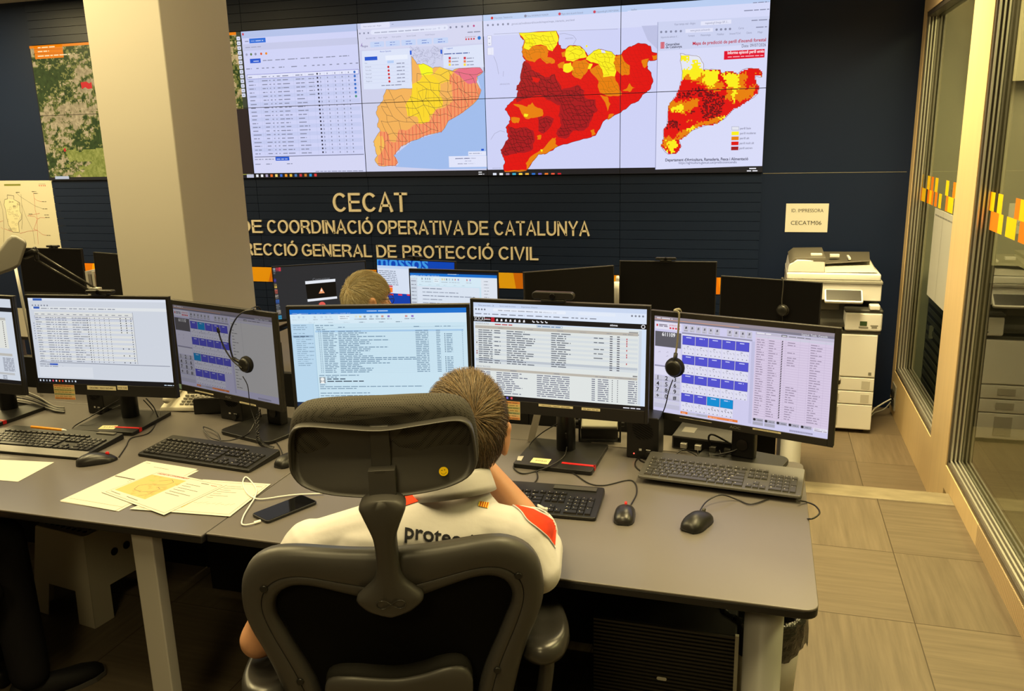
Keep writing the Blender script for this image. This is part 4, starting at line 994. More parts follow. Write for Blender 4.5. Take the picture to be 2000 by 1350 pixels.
# shelf strip behind the desks with a low dark screen along its far edge
bs = root('cable_shelf', 'narrow dark grey shelf running behind the two front desks', 'shelf', (-1.5, 2.58, 0))
b = MB(); b.prism(rrect(-4.20, 2.508, -0.06, 2.655, .01), DZ - .03, DZ - .002); b.build('shelf_top', M['desk'], bs, True, bevel=.002)
for x in (-2.7, -1.35, -0.15):
    b = MB(); b.box((x - .02, 2.53, 0), (x + .02, 2.63, DZ - .03)); b.build('leg', M['legm'], bs, True)
b = MB(); b.box((-0.50, 2.503, DZ - .006), (-0.19, 2.64, DZ + .001)); b.build('cable_flap', mat('flap_laminate', (0.24, 0.215, 0.19), .4, .4), bs, True, bevel=.001)
sc_ = root('low_screen', 'low black privacy screen standing along the back of the front desks', 'screen', (-1.4, 2.67, 0))
b = MB()
for k in range(6): b.box((-4.27 + k * .705, 2.660, 0.0), (-4.27 + k * .705 + .700, 2.684, .868))
b.build('panel', M['dark'], sc_, True, bevel=.003)
# second row on the lower floor
d3 = worktop('desk', 'low desk of the second row under the sandy haired man', -2.95, -1.15, 3.72, 4.95, .54, None)
d4 = worktop('desk', 'second row desk at right under three switched off monitors', -1.14, 0.40, 4.15, 4.95, .54, None)
d5 = worktop('desk', 'second row desk at far left behind the pillar', -5.6, -3.05, 4.15, 4.95, .54, None)
for d, xs, y0 in ((d3, (-2.8, -1.3), 3.85), (d4, (-1.0, 0.19), 4.22), (d5, (-5.4, -3.2), 4.25)):
    for x in xs:
        for y in (y0, 4.85): leg_round(d, x, y, STEP, .508, .05)
b = MB(); b.box((-1.05, 4.75, STEP + .05), (0.13, 4.77, .50)); b.build('modesty_panel', M['dark'], d4, True)

# ================================================================= monitors
def fr(c, a, b_): x0, y0, x1, y1 = c.area; return (x0 + (x1 - x0) * a, y1 - (y1 - y0) * b_)
def frect(c, a0, b0, a1, b1, cc, dl=1): c.rect(fr(c, a0, b0), fr(c, a1, b1), cc, dl)
def monitor(label, pos, yaw, tilt, W, H, bez, content, col_at, zd, kind, labels=(), group=None, deep=.03):
    """pos: middle of the top front edge; bez: side, top, bottom border; col_at: foot of the stand column on the desk"""
    yaw, tilt = math.radians(yaw), math.radians(tilt)
    t = root('monitor', label, 'monitor', (col_at[0], col_at[1], zd), yaw, group)
    u = Vector((math.cos(yaw), math.sin(yaw), 0)); n = Vector((math.sin(yaw), -math.cos(yaw), 0))
    v = Vector((0, 0, 1)) * math.cos(tilt) - n * math.sin(tilt); nn = u.cross(v)
    X = Matrix(((u.x, v.x, nn.x, pos[0]), (u.y, v.y, nn.y, pos[1]), (u.z, v.z, nn.z, pos[2]), (0, 0, 0, 1)))
    bm_ = M['aoc'] if kind == 'aoc' else M['bezel']
    b = MB(); b.box((-W / 2, -H, -.016), (W / 2, 0, -.004), X); b.box((-W / 2 + .06, -H + .05, -deep), (W / 2 - .06, -.05, -.015), X); b.build('housing', bm_, t, True, bevel=.003)
    s_, tp, bt = bez
    b = MB()
    for a, q in (((-W / 2, -H, -.004), (-W / 2 + s_, 0, .0016)), ((W / 2 - s_, -H, -.004), (W / 2, 0, .0016)), ((-W / 2 + s_, -tp, -.004), (W / 2 - s_, 0, .0016)), ((-W / 2 + s_, -H, -.004), (W / 2 - s_, -H + bt, .0016))): b.box(a, q, X)
    b.build('bezel', bm_, t, True, bevel=.0012)
    if kind != 'aoc':       # bright top edge line of the slim housing
        b = MB(); b.box((-W / 2, -.001, -.016), (W / 2, .0008, .0012), X); b.build('top_edge', M['darkgrey'], t, True)
    c = Canvas(X @ Vector((0, 0, 0)), u, v)
    c.area = (-W / 2 + s_, -H + bt, W / 2 - s_, -tp)
    c.rect(c.area[:2], c.area[2:], (0.002, 0.002, 0.002, 1))
    if content: content(c); c.build('screen', t, SCREEN, clip=c.area, base=-.0012)
    else:
        b = MB(); b.box((-W / 2 + s_ - .001, -H + bt - .001, -.004), (W / 2 - s_ + .001, -tp + .001, .0002), X); b.build('screen', M['screenoff'], t, True)
    # stand
    cx, cy = col_at; mid = Vector((cx, cy, 0))
    XB = Matrix(((u.x, -n.x, 0, cx), (u.y, -n.y, 0, cy), (0, 0, 1, zd), (0, 0, 0, 1)))
    ztop = pos[2] - H * .55 - zd
    b = MB()
    if kind == 'aoc':
        b.box((-.035, -.018, .012), (.035, .018, ztop), XB); b.build('stand_column', M['black'], t, True, bevel=.006)
        b = MB(); b.lathe([(.001, 0), (.017, 0), (.017, .004), (.001, .004)], 20, XB @ Matrix.Translation((0, -.0185, .055)) @ Matrix.Rotation(math.pi / 2, 4, 'X')); b.build('cable_hole', M['steel'], t, True)
        b = MB(); b.prism(rrect(-.125, -.16, .125, .06, .03), 0.0005, .013, XB); b.build('stand_base', M['black'], t, True, bevel=.003)
    else:
        b.lathe([(.030, .012), (.030, ztop)], 24, XB); b.build('stand_column', M['black'], t, True, smooth=True)
        b = MB(); b.prism(rrect(-.122, -.165, .122, .068, .008), 0.0005, .014, XB); o = b.build('stand_base', M['black'], t, True, bevel=.002)
        b = MB(); b.box((.02, -.128, .0132), (.1225, -.117, .0152), XB); b.box((.118, -.130, .002), (.1228, -.115, .0152), XB); b.build('red_accent', M['red'], t, True)
    arm = MB(); arm.box((-.03, -.02, -.06), (.03, .02, .06), Matrix.Translation((cx, cy, zd + ztop)));
    ctr = X @ Vector((0, -H * .55, -deep)); arm.tube([ctr, (cx, cy, zd + ztop)], .022, 10); arm.build('stand_neck', M['black'], t, True)
    # stickers on the lower border
    for px0, px1, txt, colr in labels:
        pc = Canvas(X @ Vector((0, 0, .0016)), u, v)
        a, q = pc.P(*px0), pc.P(*px1)
        b = MB(); b.box((a[0], q[1], .0016), (q[0], a[1], .0021), X); o = b.build('label_strip', mat('label_paper', (0.80, 0.72, 0.50), .5, .3), t, True)
        cc = Canvas(X @ Vector((0, 0, .0021)), u, v); h = abs(a[1] - q[1])
        cc.text(txt, ((a[0] + q[0]) / 2, (a[1] + q[1]) / 2 - h * .17), h * .46, (.09, .07, .05, 1), 'c', width=(q[0] - a[0]) * .82, bold=True)
        cc.build('label_print', o, PRINT, world=True)
    if kind == 'aoc':
        cc = Canvas(X @ Vector((0, 0, .0016)), u, v)
        cc.text('AOC', (.0, -H + bt * .36), .0115, (.16, .155, .14, 1), 'c', width=.033, bold=True); cc.build('bezel_lettering', t, PRINT)
        b = MB(); b.box((-W / 2 + .003, -H + .006, .0016), (-W / 2 + .016, -H + .024, .0021), X); b.build('energy_sticker', mat('mint_sticker', (.30, .48, .44), .5, .3), t, True)
    return t, X, u, v, nn
BLK = S(128, 133, 148); WH = S(206, 221, 238)

# --- screen pictures
def pic_table(c):       # left desk: list of incidents
    q = lambda x, y: c.P(x / 5.714, 580 + y / 5.714)
    G = S(205, 211, 222)
    frect(c, 0, 0, 1, .945, G); frect(c, 0, 0, 1, .03, S(218, 224, 236)); frect(c, .02, .10, 1, .135, S(222, 226, 230), 0)
    frect(c, 0, .945, 1, 1, S(14, 14, 20))
    frect(c, .037, .004, .105, .03, S(60, 100, 180)); frect(c, .035, .10, .08, .124, S(50, 90, 180), 0)
    for k in range(8): c.words(fr(c, .09 + .07 * k, .123), .0052, .03, BLK, k)
    for k in range(6): c.disc(fr(c, .03 + .022 * k, .085), .003, BLK, 6, 0)
    frect(c, .035, .16, .755, .745, S(220, 222, 220))
    c.line([fr(c, .755, .15), fr(c, .755, .745)], .0012, S(120, 125, 140)); c.line([fr(c, .03, .75), fr(c, .985, .76)], .0018, S(110, 115, 135), 0)
    for k in range(15): c.words(fr(c, .04 + .047 * k, .19), .0045, .013, BLK, 40 + k)
    c.line([fr(c, .035, .205), fr(c, .75, .205), fr(c, .75, .235), fr(c, .035, .235), fr(c, .035, .205)], .0009, S(70, 70, 150))
    for r in range(20):
        y = .229 + r * .0268
        if r % 2: frect(c, .035, y - .02, .75, y + .006, S(204, 210, 222), 0)
    for r in range(20):
        y = .229 + r * .0268; ra = random.Random(r)
        for x, wd in ((.04, .02), (.115, .022), (.165, .005), (.185, .006), (.205, .012), (.235, .02), (.31, .035), (.385, .02 if r < 6 or r % 4 == 0 else 0)):
            if wd: c.words(fr(c, x, y), .0048, wd * ra.uniform(.7, 1.2), BLK, r * 9 + int(x * 100), 1 if r == 0 and x == .04 else 0)
        for x in (.42, .44, .475, .51, .545, .58): c.rect(fr(c, x, y), fr(c, x + (.006 if x == .42 else .0035), y - .011), S(40, 40, 50), 0)
        if r < 7 or r in (13, 16, 19):
            for x in (.66, .70): c.rect(fr(c, x, y), fr(c, x + .006, y - .013), S(25, 25, 30), 0)
        c.rect(fr(c, .735, y), fr(c, .740, y - .012), S(50, 50, 60), 0)
    for k in range(7): c.rect(fr(c, .02, .30 + k * .03), fr(c, .026, .288 + k * .03), BLK, 0)
    frect(c, .105, .765, .165, .785, S(45, 85, 185)); frect(c, .02, .80, .42, .925, S(214, 219, 228), 0); c.words(fr(c, .03, .78), .005, .05, BLK, 70); c.words(fr(c, .03, .805), .005, .07, BLK, 71)
    c.line([fr(c, .2, .80), fr(c, .2, .79)], .001, BLK)
    for k in range(12): c.rect(fr(c, .012 + .024 * k, .982), fr(c, .022 + .024 * k, .962), (S(220, 225, 235), S(190, 200, 215), S(150, 160, 175), S(215, 225, 240), S(230, 80, 110), S(220, 220, 230), S(240, 130, 50), S(220, 60, 50))[k % 8], 1 if k == 0 else 0)
    c.words(fr(c, .93, .985), .005, .04, WH, 72)
def pic_sicecat(c):     # red and black incident manager in a browser
    frect(c, 0, 0, 1, .955, S(212, 226, 246)); frect(c, 0, 0, 1, .045, S(200, 214, 240)); frect(c, 0, .045, 1, .14, S(220, 230, 248), 0)
    for k, t in enumerate(('Sicecat-2', 'Servei català de trànsit', "Departament d'Interior")): c.text(t, fr(c, .03 + .13 * k, .035), .0062, BLK, width=.05)
    c.poly(rrect(*fr(c, .12, .085), *fr(c, .55, .055), .004, 3), S(232, 238, 250)); c.words(fr(c, .15, .078), .006, .18, BLK, 3)
    c.poly(rrect(*fr(c, .62, .085), *fr(c, .83, .055), .004, 3), S(226, 234, 248), 0)
    for k in range(4): c.disc(fr(c, .015 + .018 * k, .07), .003, BLK, 8, 0); c.disc(fr(c, .92 + .02 * k, .07), .003, BLK, 8, 0)
    for k in range(14): c.words(fr(c, .01 + .052 * k, .12), .0055, .02, BLK, 20 + k)
    frect(c, 0, .145, 1, .195, S(18, 16, 20)); c.text('SICECAT', fr(c, .004, .185), .0175, S(235, 235, 240), width=.034)
    for k in range(4): c.rect(fr(c, .067 + .009 * k, .165), fr(c, .072 + .009 * k, .158), S(220, 120, 130), 0)
    c.line([fr(c, .065, .172), fr(c, .103, .172)], .0016, S(225, 225, 230), 0)
    frect(c, .107, .148, .128, .192, S(190, 25, 45))
    for k in range(7): c.poly([fr(c, .137 + .027 * k, .185), fr(c, .15 + .027 * k, .182), fr(c, .147 + .027 * k, .158), fr(c, .139 + .027 * k, .163)], S(230, 230, 238), 0)
    for k in range(4): c.line([fr(c, .355 + .025 * k, .162), fr(c, .362 + .025 * k, .178), fr(c, .369 + .025 * k, .172)], .003, S(230, 230, 238), 0)
    c.text('sidomea', fr(c, .80, .178), .008, S(240, 240, 245), width=.022, bold=True); c.disc(fr(c, .982, .170), .006, S(235, 235, 240), 10); c.disc(fr(c, .982, .170), .004, S(18, 16, 20), 10)
    frect(c, .008, .205, .975, .955, S(222, 227, 226))
    c.text('INCIDENTS ACTIUS', fr(c, .012, .222), .0065, BLK, width=.042); c.words(fr(c, .13, .222), .006, .055, S(190, 60, 70), 9)
    c.line([fr(c, .38, .205), fr(c, .53, .205), fr(c, .53, .225), fr(c, .38, .225), fr(c, .38, .205)], .0008, S(90, 130, 180)); c.words(fr(c, .385, .220), .005, .07, S(90, 130, 180), 8)
    HD = S(186, 180, 170)
    frect(c, .008, .235, .955, .265, HD); frect(c, .905, .225, .955, .238, S(150, 150, 150), 0)
    for k, x in enumerate((.03, .06, .15, .32, .50, .63, .78, .87, .90, .93)): c.words(fr(c, x, .257), .0055, .02, BLK, 90 + k)
    frect(c, .008, .577, .955, .602, S(188, 196, 206))
    for r in range(16):
        y = .287 + r * .0222; ra = random.Random(r + 100)
        if r % 2 and r != 13: frect(c, .008, y - .016, .955, y + .006, S(212, 219, 224), 0)
    for r in range(16):
        y = .287 + r * .0222; ra = random.Random(r + 100)
        ws = [(.028, .013), (.056, .03), (.20, .05 + .04 * ra.random()), (.465, .045)]
        if ra.random() < .6: ws.append((.125, .02))
        if r in (0, 4, 7, 9): ws.append((.53, .025))
        if r in (1, 3, 6, 8, 10): ws.append((.71, .03))
        for x, wd in ws: c.words(fr(c, x, y), .0058, wd, S(104, 110, 122), r * 17 + int(x * 99), 1 if r == 0 and x == .028 else 0)
        for x in (.80, .84): c.words(fr(c, x, y), .0055, .008, S(70, 70, 85), r)
        if r in (1, 2, 3, 4, 6, 8, 9, 12): c.rect(fr(c, .892, y), fr(c, .897, y - .017), S(185, 45, 60), 0)
        if r in (6, 10, 11): c.rect(fr(c, .014, y), fr(c, .020, y - .014), (S(150, 40, 60) if r > 9 else S(90, 80, 90)), 0)
    c.text('GESTIÓ TRUCADES', fr(c, .012, .668), .0065, BLK, width=.045)
    frect(c, .008, .675, .955, .70, HD); frect(c, .93, .655, .955, .668, S(130, 130, 132), 0)
    for k, x in enumerate((.06, .22, .48, .72, .76, .83, .86, .90)): c.words(fr(c, x, .694), .0055, .02, BLK, 110 + k)
    for r in range(11):
        y = .722 + r * .0212; ra = random.Random(r + 300)
        for x, wd in ((.04, .03), (.135, .05 + .05 * ra.random()), (.38, .10), (.70, .01), (.735, .032), (.905, .026)): c.words(fr(c, x, y), .0058, wd, S(118, 122, 140), r * 13 + int(x * 90), 1 if r == 0 and x == .04 else 0)
        for x in (.815, .845): c.rect(fr(c, x, y), fr(c, x + .004, y - .010), S(70, 70, 85), 0)
    frect(c, .96, .21, .975, .94, S(205, 214, 226)); frect(c, 0, .955, 1, 1, S(16, 14, 18))
    for k in range(9): c.rect(fr(c, .012 + .026 * k, .988), fr(c, .024 + .026 * k, .965), (S(215, 220, 235), S(180, 185, 200), S(90, 130, 210), S(60, 170, 200), S(200, 205, 215), S(230, 70, 50), S(220, 220, 235), S(110, 100, 200), S(215, 80, 90))[k], 1 if k == 0 else 0)
    c.words(fr(c, .88, .987), .0055, .05, S(230, 230, 240), 130)
def mail(c, full=True, hs=1.0):     # blue mail window
    B1 = S(22, 112, 205); PA = S(200, 226, 240)
    frect(c, 0, 0, 1, .955 if full else 1, PA); frect(c, 0, 0, 1, .05 * hs, B1)
    c.words(fr(c, .44, .028 * hs), .006 * hs, .065, S(200, 225, 250), 2)
    for k, x in enumerate((.012, .05, .075, .12, .155, .205, .25)):
        c.words(fr(c, x, .047 * hs), .0055, .016 if k != 6 else .05, S(215, 232, 252), 10 + k)
    frect(c, .042, .045 * hs, .066, .068 * hs, PA); frect(c, 0, .05 * hs, 1, .145 * hs, S(212, 232, 244), 0)
    ic = (S(90, 130, 170), S(90, 120, 160), S(100, 140, 190), S(80, 85, 100), S(130, 150, 180), S(130, 150, 180), S(130, 150, 180), S(220, 190, 60), S(225, 195, 90), S(60, 70, 90), S(150, 170, 190), S(150, 170, 190), S(200, 110, 80), S(120, 90, 190), S(205, 70, 50), S(120, 70, 190))
    for k, x in enumerate((.015, .045, .07, .135, .175, .20, .225, .37, .395, .42, .455, .49, .52, .555, .655, .69)):
        c.rect(fr(c, x, .088 * hs), fr(c, x + .013, .068 * hs), ic[k], 0); c.words(fr(c, x - .004, .108 * hs), .005, .014, BLK, 30 + k)
    for k, x in enumerate((.105, .215, .305, .39, .505, .60)): c.words(fr(c, x, .138 * hs), .0045, .018, S(110, 130, 150), 60 + k)
    frect(c, .275, .062 * hs, .34, .11 * hs, S(228, 240, 248)); c.words(fr(c, .285, .08 * hs), .005, .028, BLK, 61); c.words(fr(c, .285, .1 * hs), .005, .026, BLK, 62)
def pic_mail(c):
    mail(c)
    frect(c, 0, .145, .128, .955, S(184, 214, 236)); frect(c, .128, .145, .131, .955, S(160, 195, 220), 0)
    TX = S(118, 146, 170)
    for k in range(21):
        y = .165 + k * .0205
        if k in (3, 5): continue
        c.words(fr(c, .012 + (.012 if k > 6 else 0), y), .0048, .04 + .012 * math.sin(k * 3), TX, k)
    frect(c, .006, .262, .125, .283, S(150, 180, 206)); c.words(fr(c, .012, .278), .0052, .045, S(40, 60, 85), 9)
    c.words(fr(c, .14, .168), .005, .055, TX, 4); c.line([fr(c, .135, .195), fr(c, .985, .185)], .0006, S(150, 180, 200))
    for x in (.145, .27, .70, .82, .87): c.words(fr(c, x, .188), .0048, .02, TX, int(x * 50))
    frect(c, .138, .214, .98, .232, S(164, 200, 232)); c.words(fr(c, .145, .21), .005, .03, TX, 7)
    for r in range(24):
        y = .229 + r * .0182; ra = random.Random(r + 50)
        c.words(fr(c, .178, y), .0048, .03 + .014 * ra.random(), TX, r * 5, 1 if r == 0 else 0)
        c.words(fr(c, .268, y), .0048, .06 + .10 * ra.random() ** 2 + (.16 if r in (15, 16) else 0), S(110, 140, 166), r * 7)
        c.words(fr(c, .708, y), .0048, .038, TX, r * 3); c.words(fr(c, .825, y), .0045, .012, TX, r * 2)
        for x in (.155, .165): c.rect(fr(c, x, y), fr(c, x + .004, y - .010), TX, 0)
        if r > 1 and r % 13 not in (0, 1): c.words(fr(c, .882, y), .0048, .018, TX, r * 11); c.rect(fr(c, .872, y), fr(c, .876, y - .011), S(50, 80, 110), 0)
        c.rect(fr(c, .972, y), fr(c, .975, y - .009), TX, 0); c.line([fr(c, .138, y + .004), fr(c, .98, y + .004)], .0003, S(178, 205, 222), 0)
    frect(c, .14, .695, .175, .76, S(150, 160, 168)); c.disc(fr(c, .1575, .718), .0055, S(240, 240, 238), 12); c.poly([fr(c, .146, .76), fr(c, .15, .74), fr(c, .165, .74), fr(c, .169, .76)], S(240, 240, 238), 0)
    c.words(fr(c, .185, .70), .005, .03, TX, 31); c.words(fr(c, .185, .722), .0075, .055, S(90, 110, 130), 32); c.words(fr(c, .185, .745), .0058, .11, S(40, 55, 75), 33)
    for k, (y, wd) in enumerate(((.682, .12), (.78, .02), (.80, .31), (.82, .11), (.868, .15), (.895, .40), (.918, .44), (.945, .17))): c.words(fr(c, .14, y), .0048, wd, TX, 34 + k)
    frect(c, 0, .955, 1, 1, S(20, 40, 72))
def pic_console(c, num, dim=1.0, cyan=(), pink=True):     # radio dispatch console
    k_ = lambda r, g, b_: S(r * dim, g * dim, b_ * dim)
    base = k_(206, 203, 236)
    frect(c, 0, 0, 1, 1, base); frect(c, 0, 0, 1, .032, k_(150, 140, 150)); frect(c, 0, .032, 1, .055, k_(128, 124, 140), 0)
    c.line([fr(c, 0, .034), fr(c, .5, .034)], .0012, k_(235, 160, 110))
    c.words(fr(c, .015, .025), .006, .05, k_(230, 225, 235), 1); c.text('Layout', fr(c, .835, .05), .0085, k_(240, 240, 245), width=.02); c.text('Tools', fr(c, .88, .05), .0085, k_(240, 240, 245), width=.016); c.text('Console', fr(c, .92, .05), .0085, k_(240, 240, 245), width=.024)
    frect(c, .005, .06, .165, .132, k_(226, 224, 240)); c.rect(fr(c, .012, .105), fr(c, .022, .082), k_(200, 60, 70))
    c.words(fr(c, .028, .09), .0055, .028, k_(120, 110, 130), 2); c.words(fr(c, .028, .105), .0055, .028, k_(120, 110, 130), 3)
    c.text('protecció civil', fr(c, .092, .092), .010, k_(200, 60, 80), width=.034)
    for k in range(4): c.rect(fr(c, .093 + .017 * k, .122), fr(c, .104 + .017 * k, .104), k_(215, 60, 80), 1 if k == 0 else 0)
    frect(c, .005, .155, .165, .31, k_(92, 90, 98)); c.text(num, fr(c, .048, .20), .0165, k_(245, 245, 248), width=.042, bold=True)
    frect(c, .005, .315, .165, .50, k_(218, 215, 238)); frect(c, .005, .52, .165, .605, k_(222, 220, 240), 0); frect(c, .005, .506, .165, .52, k_(150, 148, 172), 0)
    for x, y in ((.025, .375), (.075, .37), (.075, .41)): c.line([fr(c, x, y), fr(c, x + .012, y - .015), fr(c, x + .012, y)], .0012, k_(150, 148, 170), 0)
    for r, row in enumerate(('123', '456', '789', '+0#')):
        for k, ch in enumerate(row):
            a0, b0 = .006 + .0535 * k, .612 + .064 * r
            frect(c, a0, b0, a0 + .051, b0 + .060, k_(196, 195, 212), 1 if (r == 0 and k == 0) else 0)
            frect(c, a0, b0 + .040, a0 + .051, b0 + .060, k_(178, 177, 198), 0)
    for r, row in enumerate(('123', '456', '789', '+0#')):
        for k, ch in enumerate(row): c.text(ch, fr(c, .0265 + .0535 * k, .657 + .064 * r), .0185, k_(30, 28, 36), 'c', bold=True)
    frect(c, .005, .87, .165, .905, k_(204, 203, 222)); frect(c, .005, .908, .165, .955, k_(192, 191, 212), 0)
    for k in range(10):
        x = .178 + .0365 * k + (.035 if k > 5 else 0)
        frect(c, x, .065, x + .031, .132, k_(196, 194, 210), 0); c.poly([fr(c, x + .010, .105), fr(c, x + .021, .10), fr(c, x + .020, .078), fr(c, x + .012, .082)], k_(70, 68, 80), 1 if k == 0 else 0); c.words(fr(c, x + .004, .125), .0035, .011, k_(120, 118, 135), k)
    frect(c, .17, .140, .575, .155, k_(150, 148, 172))
    for r in range(4):
        for k in range(5):
            if r == 3 and k == 4: continue
            x0, y0 = .174 + .0778 * k, .172 + .197 * r
            frect(c, x0, y0 - .014, x0 + .0745, y0 + .182, k_(222, 221, 240), 1 if (r == 0 and k == 0) else 0)
    c.layer += 1
    for r in range(4):
        for k in range(5):
            if r == 3 and k == 4: continue
            x0, y0 = .174 + .0778 * k, .172 + .197 * r; cy = (r, k) in cyan
            frect(c, x0, y0, x0 + .0745, y0 + .092, k_(40, 40, 110), 0)
            L0 = c.layer; c.layer += 1; frect(c, x0 + .0012, y0 + .002, x0 + .0733, y0 + .090, k_(0, 140, 210) if cy else k_(80, 80, 205), 0)
            c.words(fr(c, x0 + .022, y0 + .022), .0055, .016, k_(200, 205, 245), r * 5 + k, 1)
            for i in range(4): c.line([fr(c, x0 + .008 + .018 * i, y0 + .132 - .012 * (i % 2)), fr(c, x0 + .014 + .018 * i, y0 + .125), fr(c, x0 + .016 + .018 * i, y0 + .140)], .0013, k_(40, 45, 55) if cy else k_(168, 168, 185), 0)
            for i in range(3): c.rect(fr(c, x0 + .012 + .024 * i, y0 + .178), fr(c, x0 + .018 + .024 * i, y0 + .170), k_(120, 120, 135), 0)
            c.words(fr(c, x0 + .028, y0 + .112), .004, .006, k_(130, 130, 145), k)
            c.layer = L0
    c.layer += 4
    frect(c, .572, .155, .590, .97, k_(192, 190, 222))
    for k, (a, q, cc) in enumerate(((.172, .215, k_(228, 120, 50)), (.215, .27, k_(190, 188, 205)), (.27, .335, k_(176, 174, 192)), (.338, .455, k_(232, 130, 70)), (.455, .512, k_(228, 120, 50)))):
        frect(c, a, .958, q, .982, cc, 0)
    for k, a in enumerate((.18, .345, .46)): c.words(fr(c, a, .976), .0045, .025 if k == 1 else .012, k_(250, 215, 190), k)
    frect(c, .592, .058, 1, .92, k_(214, 200, 226) if pink else k_(214, 212, 214)); frect(c, .592, .058, 1, .085, k_(190, 186, 206)); frect(c, .595, .09, .995, .112, k_(205, 203, 222), 0)
    frect(c, .73, .062, .76, .083, k_(110, 108, 120)); c.words(fr(c, .735, .078), .005, .012, k_(240, 240, 240), 4)
    c.words(fr(c, .598, .075), .006, .04, k_(235, 232, 240), 5); c.words(fr(c, .77, .078), .0045, .06, k_(120, 118, 130), 6)
    if pink:
        for r in range(32):
            y = .135 + r * .0238; ra = random.Random(r)
            c.line([fr(c, .595, y + .006), fr(c, .995, y + .006)], .0005, k_(178, 160, 190), 0)
        for r in range(32):
            y = .135 + r * .0238; ra = random.Random(r); tx = k_(142, 128, 152)
            for x, wd, p in ((.60, .022, 1), (.665, .024, 1), (.765, .028, .6 if r < 11 or r > 17 else 0), (.885, .032, 1)):
                if ra.random() < p: c.words(fr(c, x, y), .0042, wd * ra.uniform(.5, 1.1), tx, r * 7 + int(x * 30), 1 if r == 0 and x == .60 else 0)
            c.line([fr(c, .733, y), fr(c, .740, y - .004), fr(c, .735, y - .012), fr(c, .741, y - .014)], .0016, k_(40, 36, 44), 0)
        for x in (.66, .728, .755, .83, .875, .96): c.line([fr(c, x, .09), fr(c, x, .90)], .0005, k_(190, 176, 204), 0)
        for k in range(7):
            a = .597 + .065 * (k % 5 if k < 5 else k - 5); y = .905 if k < 5 else .942
            frect(c, a, y, a + .058, y + .032, k_(170, 168, 186), 1 if k == 0 else 0)
        for k in range(5): c.disc(fr(c, .606 + .065 * k, .92), .004, k_(40, 38, 48), 8, 1 if k == 0 else 0); c.words(fr(c, .622 + .065 * k, .925), .004, .014, k_(110, 108, 125), k)
        frect(c, .925, .91, .998, .945, k_(228, 226, 240)); c.words(fr(c, .93, .925), .0045, .03, tx, 61); c.words(fr(c, .93, .94), .0045, .034, tx, 62)
    else:
        for r in range(22): c.words(fr(c, .60, .14 + r * .036), .0042, .012 if r % 3 else .03, k_(120, 118, 126), r)
        c.line([fr(c, .70, .09), fr(c, .70, .9)], .0006, k_(150, 148, 160))
    for k in range(24): c.rect(fr(c, .80 + .0052 * k, .985), fr(c, .8025 + .0052 * k, .967), k_(100, 98, 120), 1 if k == 0 else 0)
def pic_left(c):
    frect(c, 0, 0, 1, .955, S(206, 214, 226)); frect(c, .0, .10, 1, .15, S(30, 32, 38)); frect(c, .01, .22, .93, .25, S(186, 184, 178), 0); frect(c, .01, .64, .95, .67, S(186, 184, 178), 0); frect(c, .01, .87, .95, .895, S(186, 188, 190), 0)
    frect(c, .01, .25, .93, .58, S(222, 224, 218))
    for r in range(13):
        y = .275 + r * .024
        for x, wd in ((.30, .06), (.55, .03), (.70, .02), (.78, .01)): c.words(fr(c, x, y), .0055, wd, BLK, r * 3 + int(x * 10), 1 if r == 0 and x == .3 else 0)
        c.rect(fr(c, .90, y), fr(c, .907, y - .012), S(60, 50, 55), 0)
    for r in range(10):
        y = .70 + r * .0165
        for x, wd in ((.3, .09), (.6, .04), (.86, .05)): c.words(fr(c, x, y), .005, wd, BLK, r * 5 + int(x * 10))
    for r in range(3):
        for x in (.5, .66, .84): c.words(fr(c, x, .915 + r * .018), .005, .02, BLK, r)
    frect(c, 0, .955, 1, 1, S(15, 15, 20))
def pic_desktop(c):     # grey desktop with icons and a small dark window
    q = lambda x, y: c.P(520 + x / 3.75, 500 + y / 3.75)
    frect(c, 0, 0, 1, 1, S(42, 43, 47))
    for k, (y, cc) in enumerate(((105, S(200, 205, 215)), (180, S(90, 70, 190)), (222, S(235, 195, 90)), (262, S(230, 110, 90)), (298, S(215, 205, 190)), (335, S(60, 120, 220)), (378, S(190, 200, 205)), (412, S(205, 190, 170)), (450, S(60, 170, 215)), (482, S(230, 235, 240)))):
        p = q(50 + k * 6, y); c.rect((p[0] - .012, p[1] - .012), (p[0] + .012, p[1] + .012), cc, 0); c.words((p[0] - .012, p[1] - .022), .007, .022, S(190, 190, 195), k)
    p = q(88, 100); c.rect((p[0] - .014, p[1] - .01), (p[0] + .014, p[1] + .012), S(215, 60, 80), 0)
    c.poly([q(285, 190), q(506, 170), q(518, 310), q(304, 335)], S(8, 7, 9)); c.poly([q(285, 186), q(506, 168), q(506, 188), q(287, 208)], S(228, 232, 240)); c.poly([q(302, 318), q(518, 296), q(520, 312), q(304, 336)], S(228, 232, 240), 0)
    c.text('Comunitat', q(340, 180), .018, S(120, 122, 128), width=.10)
    c.poly([q(405, 232), q(428, 272), q(385, 276)], S(240, 160, 110)); c.poly([q(404, 240), q(412, 258), q(398, 260)], S(250, 235, 225))
    c.disc(q(410, 360), .02, S(225, 90, 80), 12)
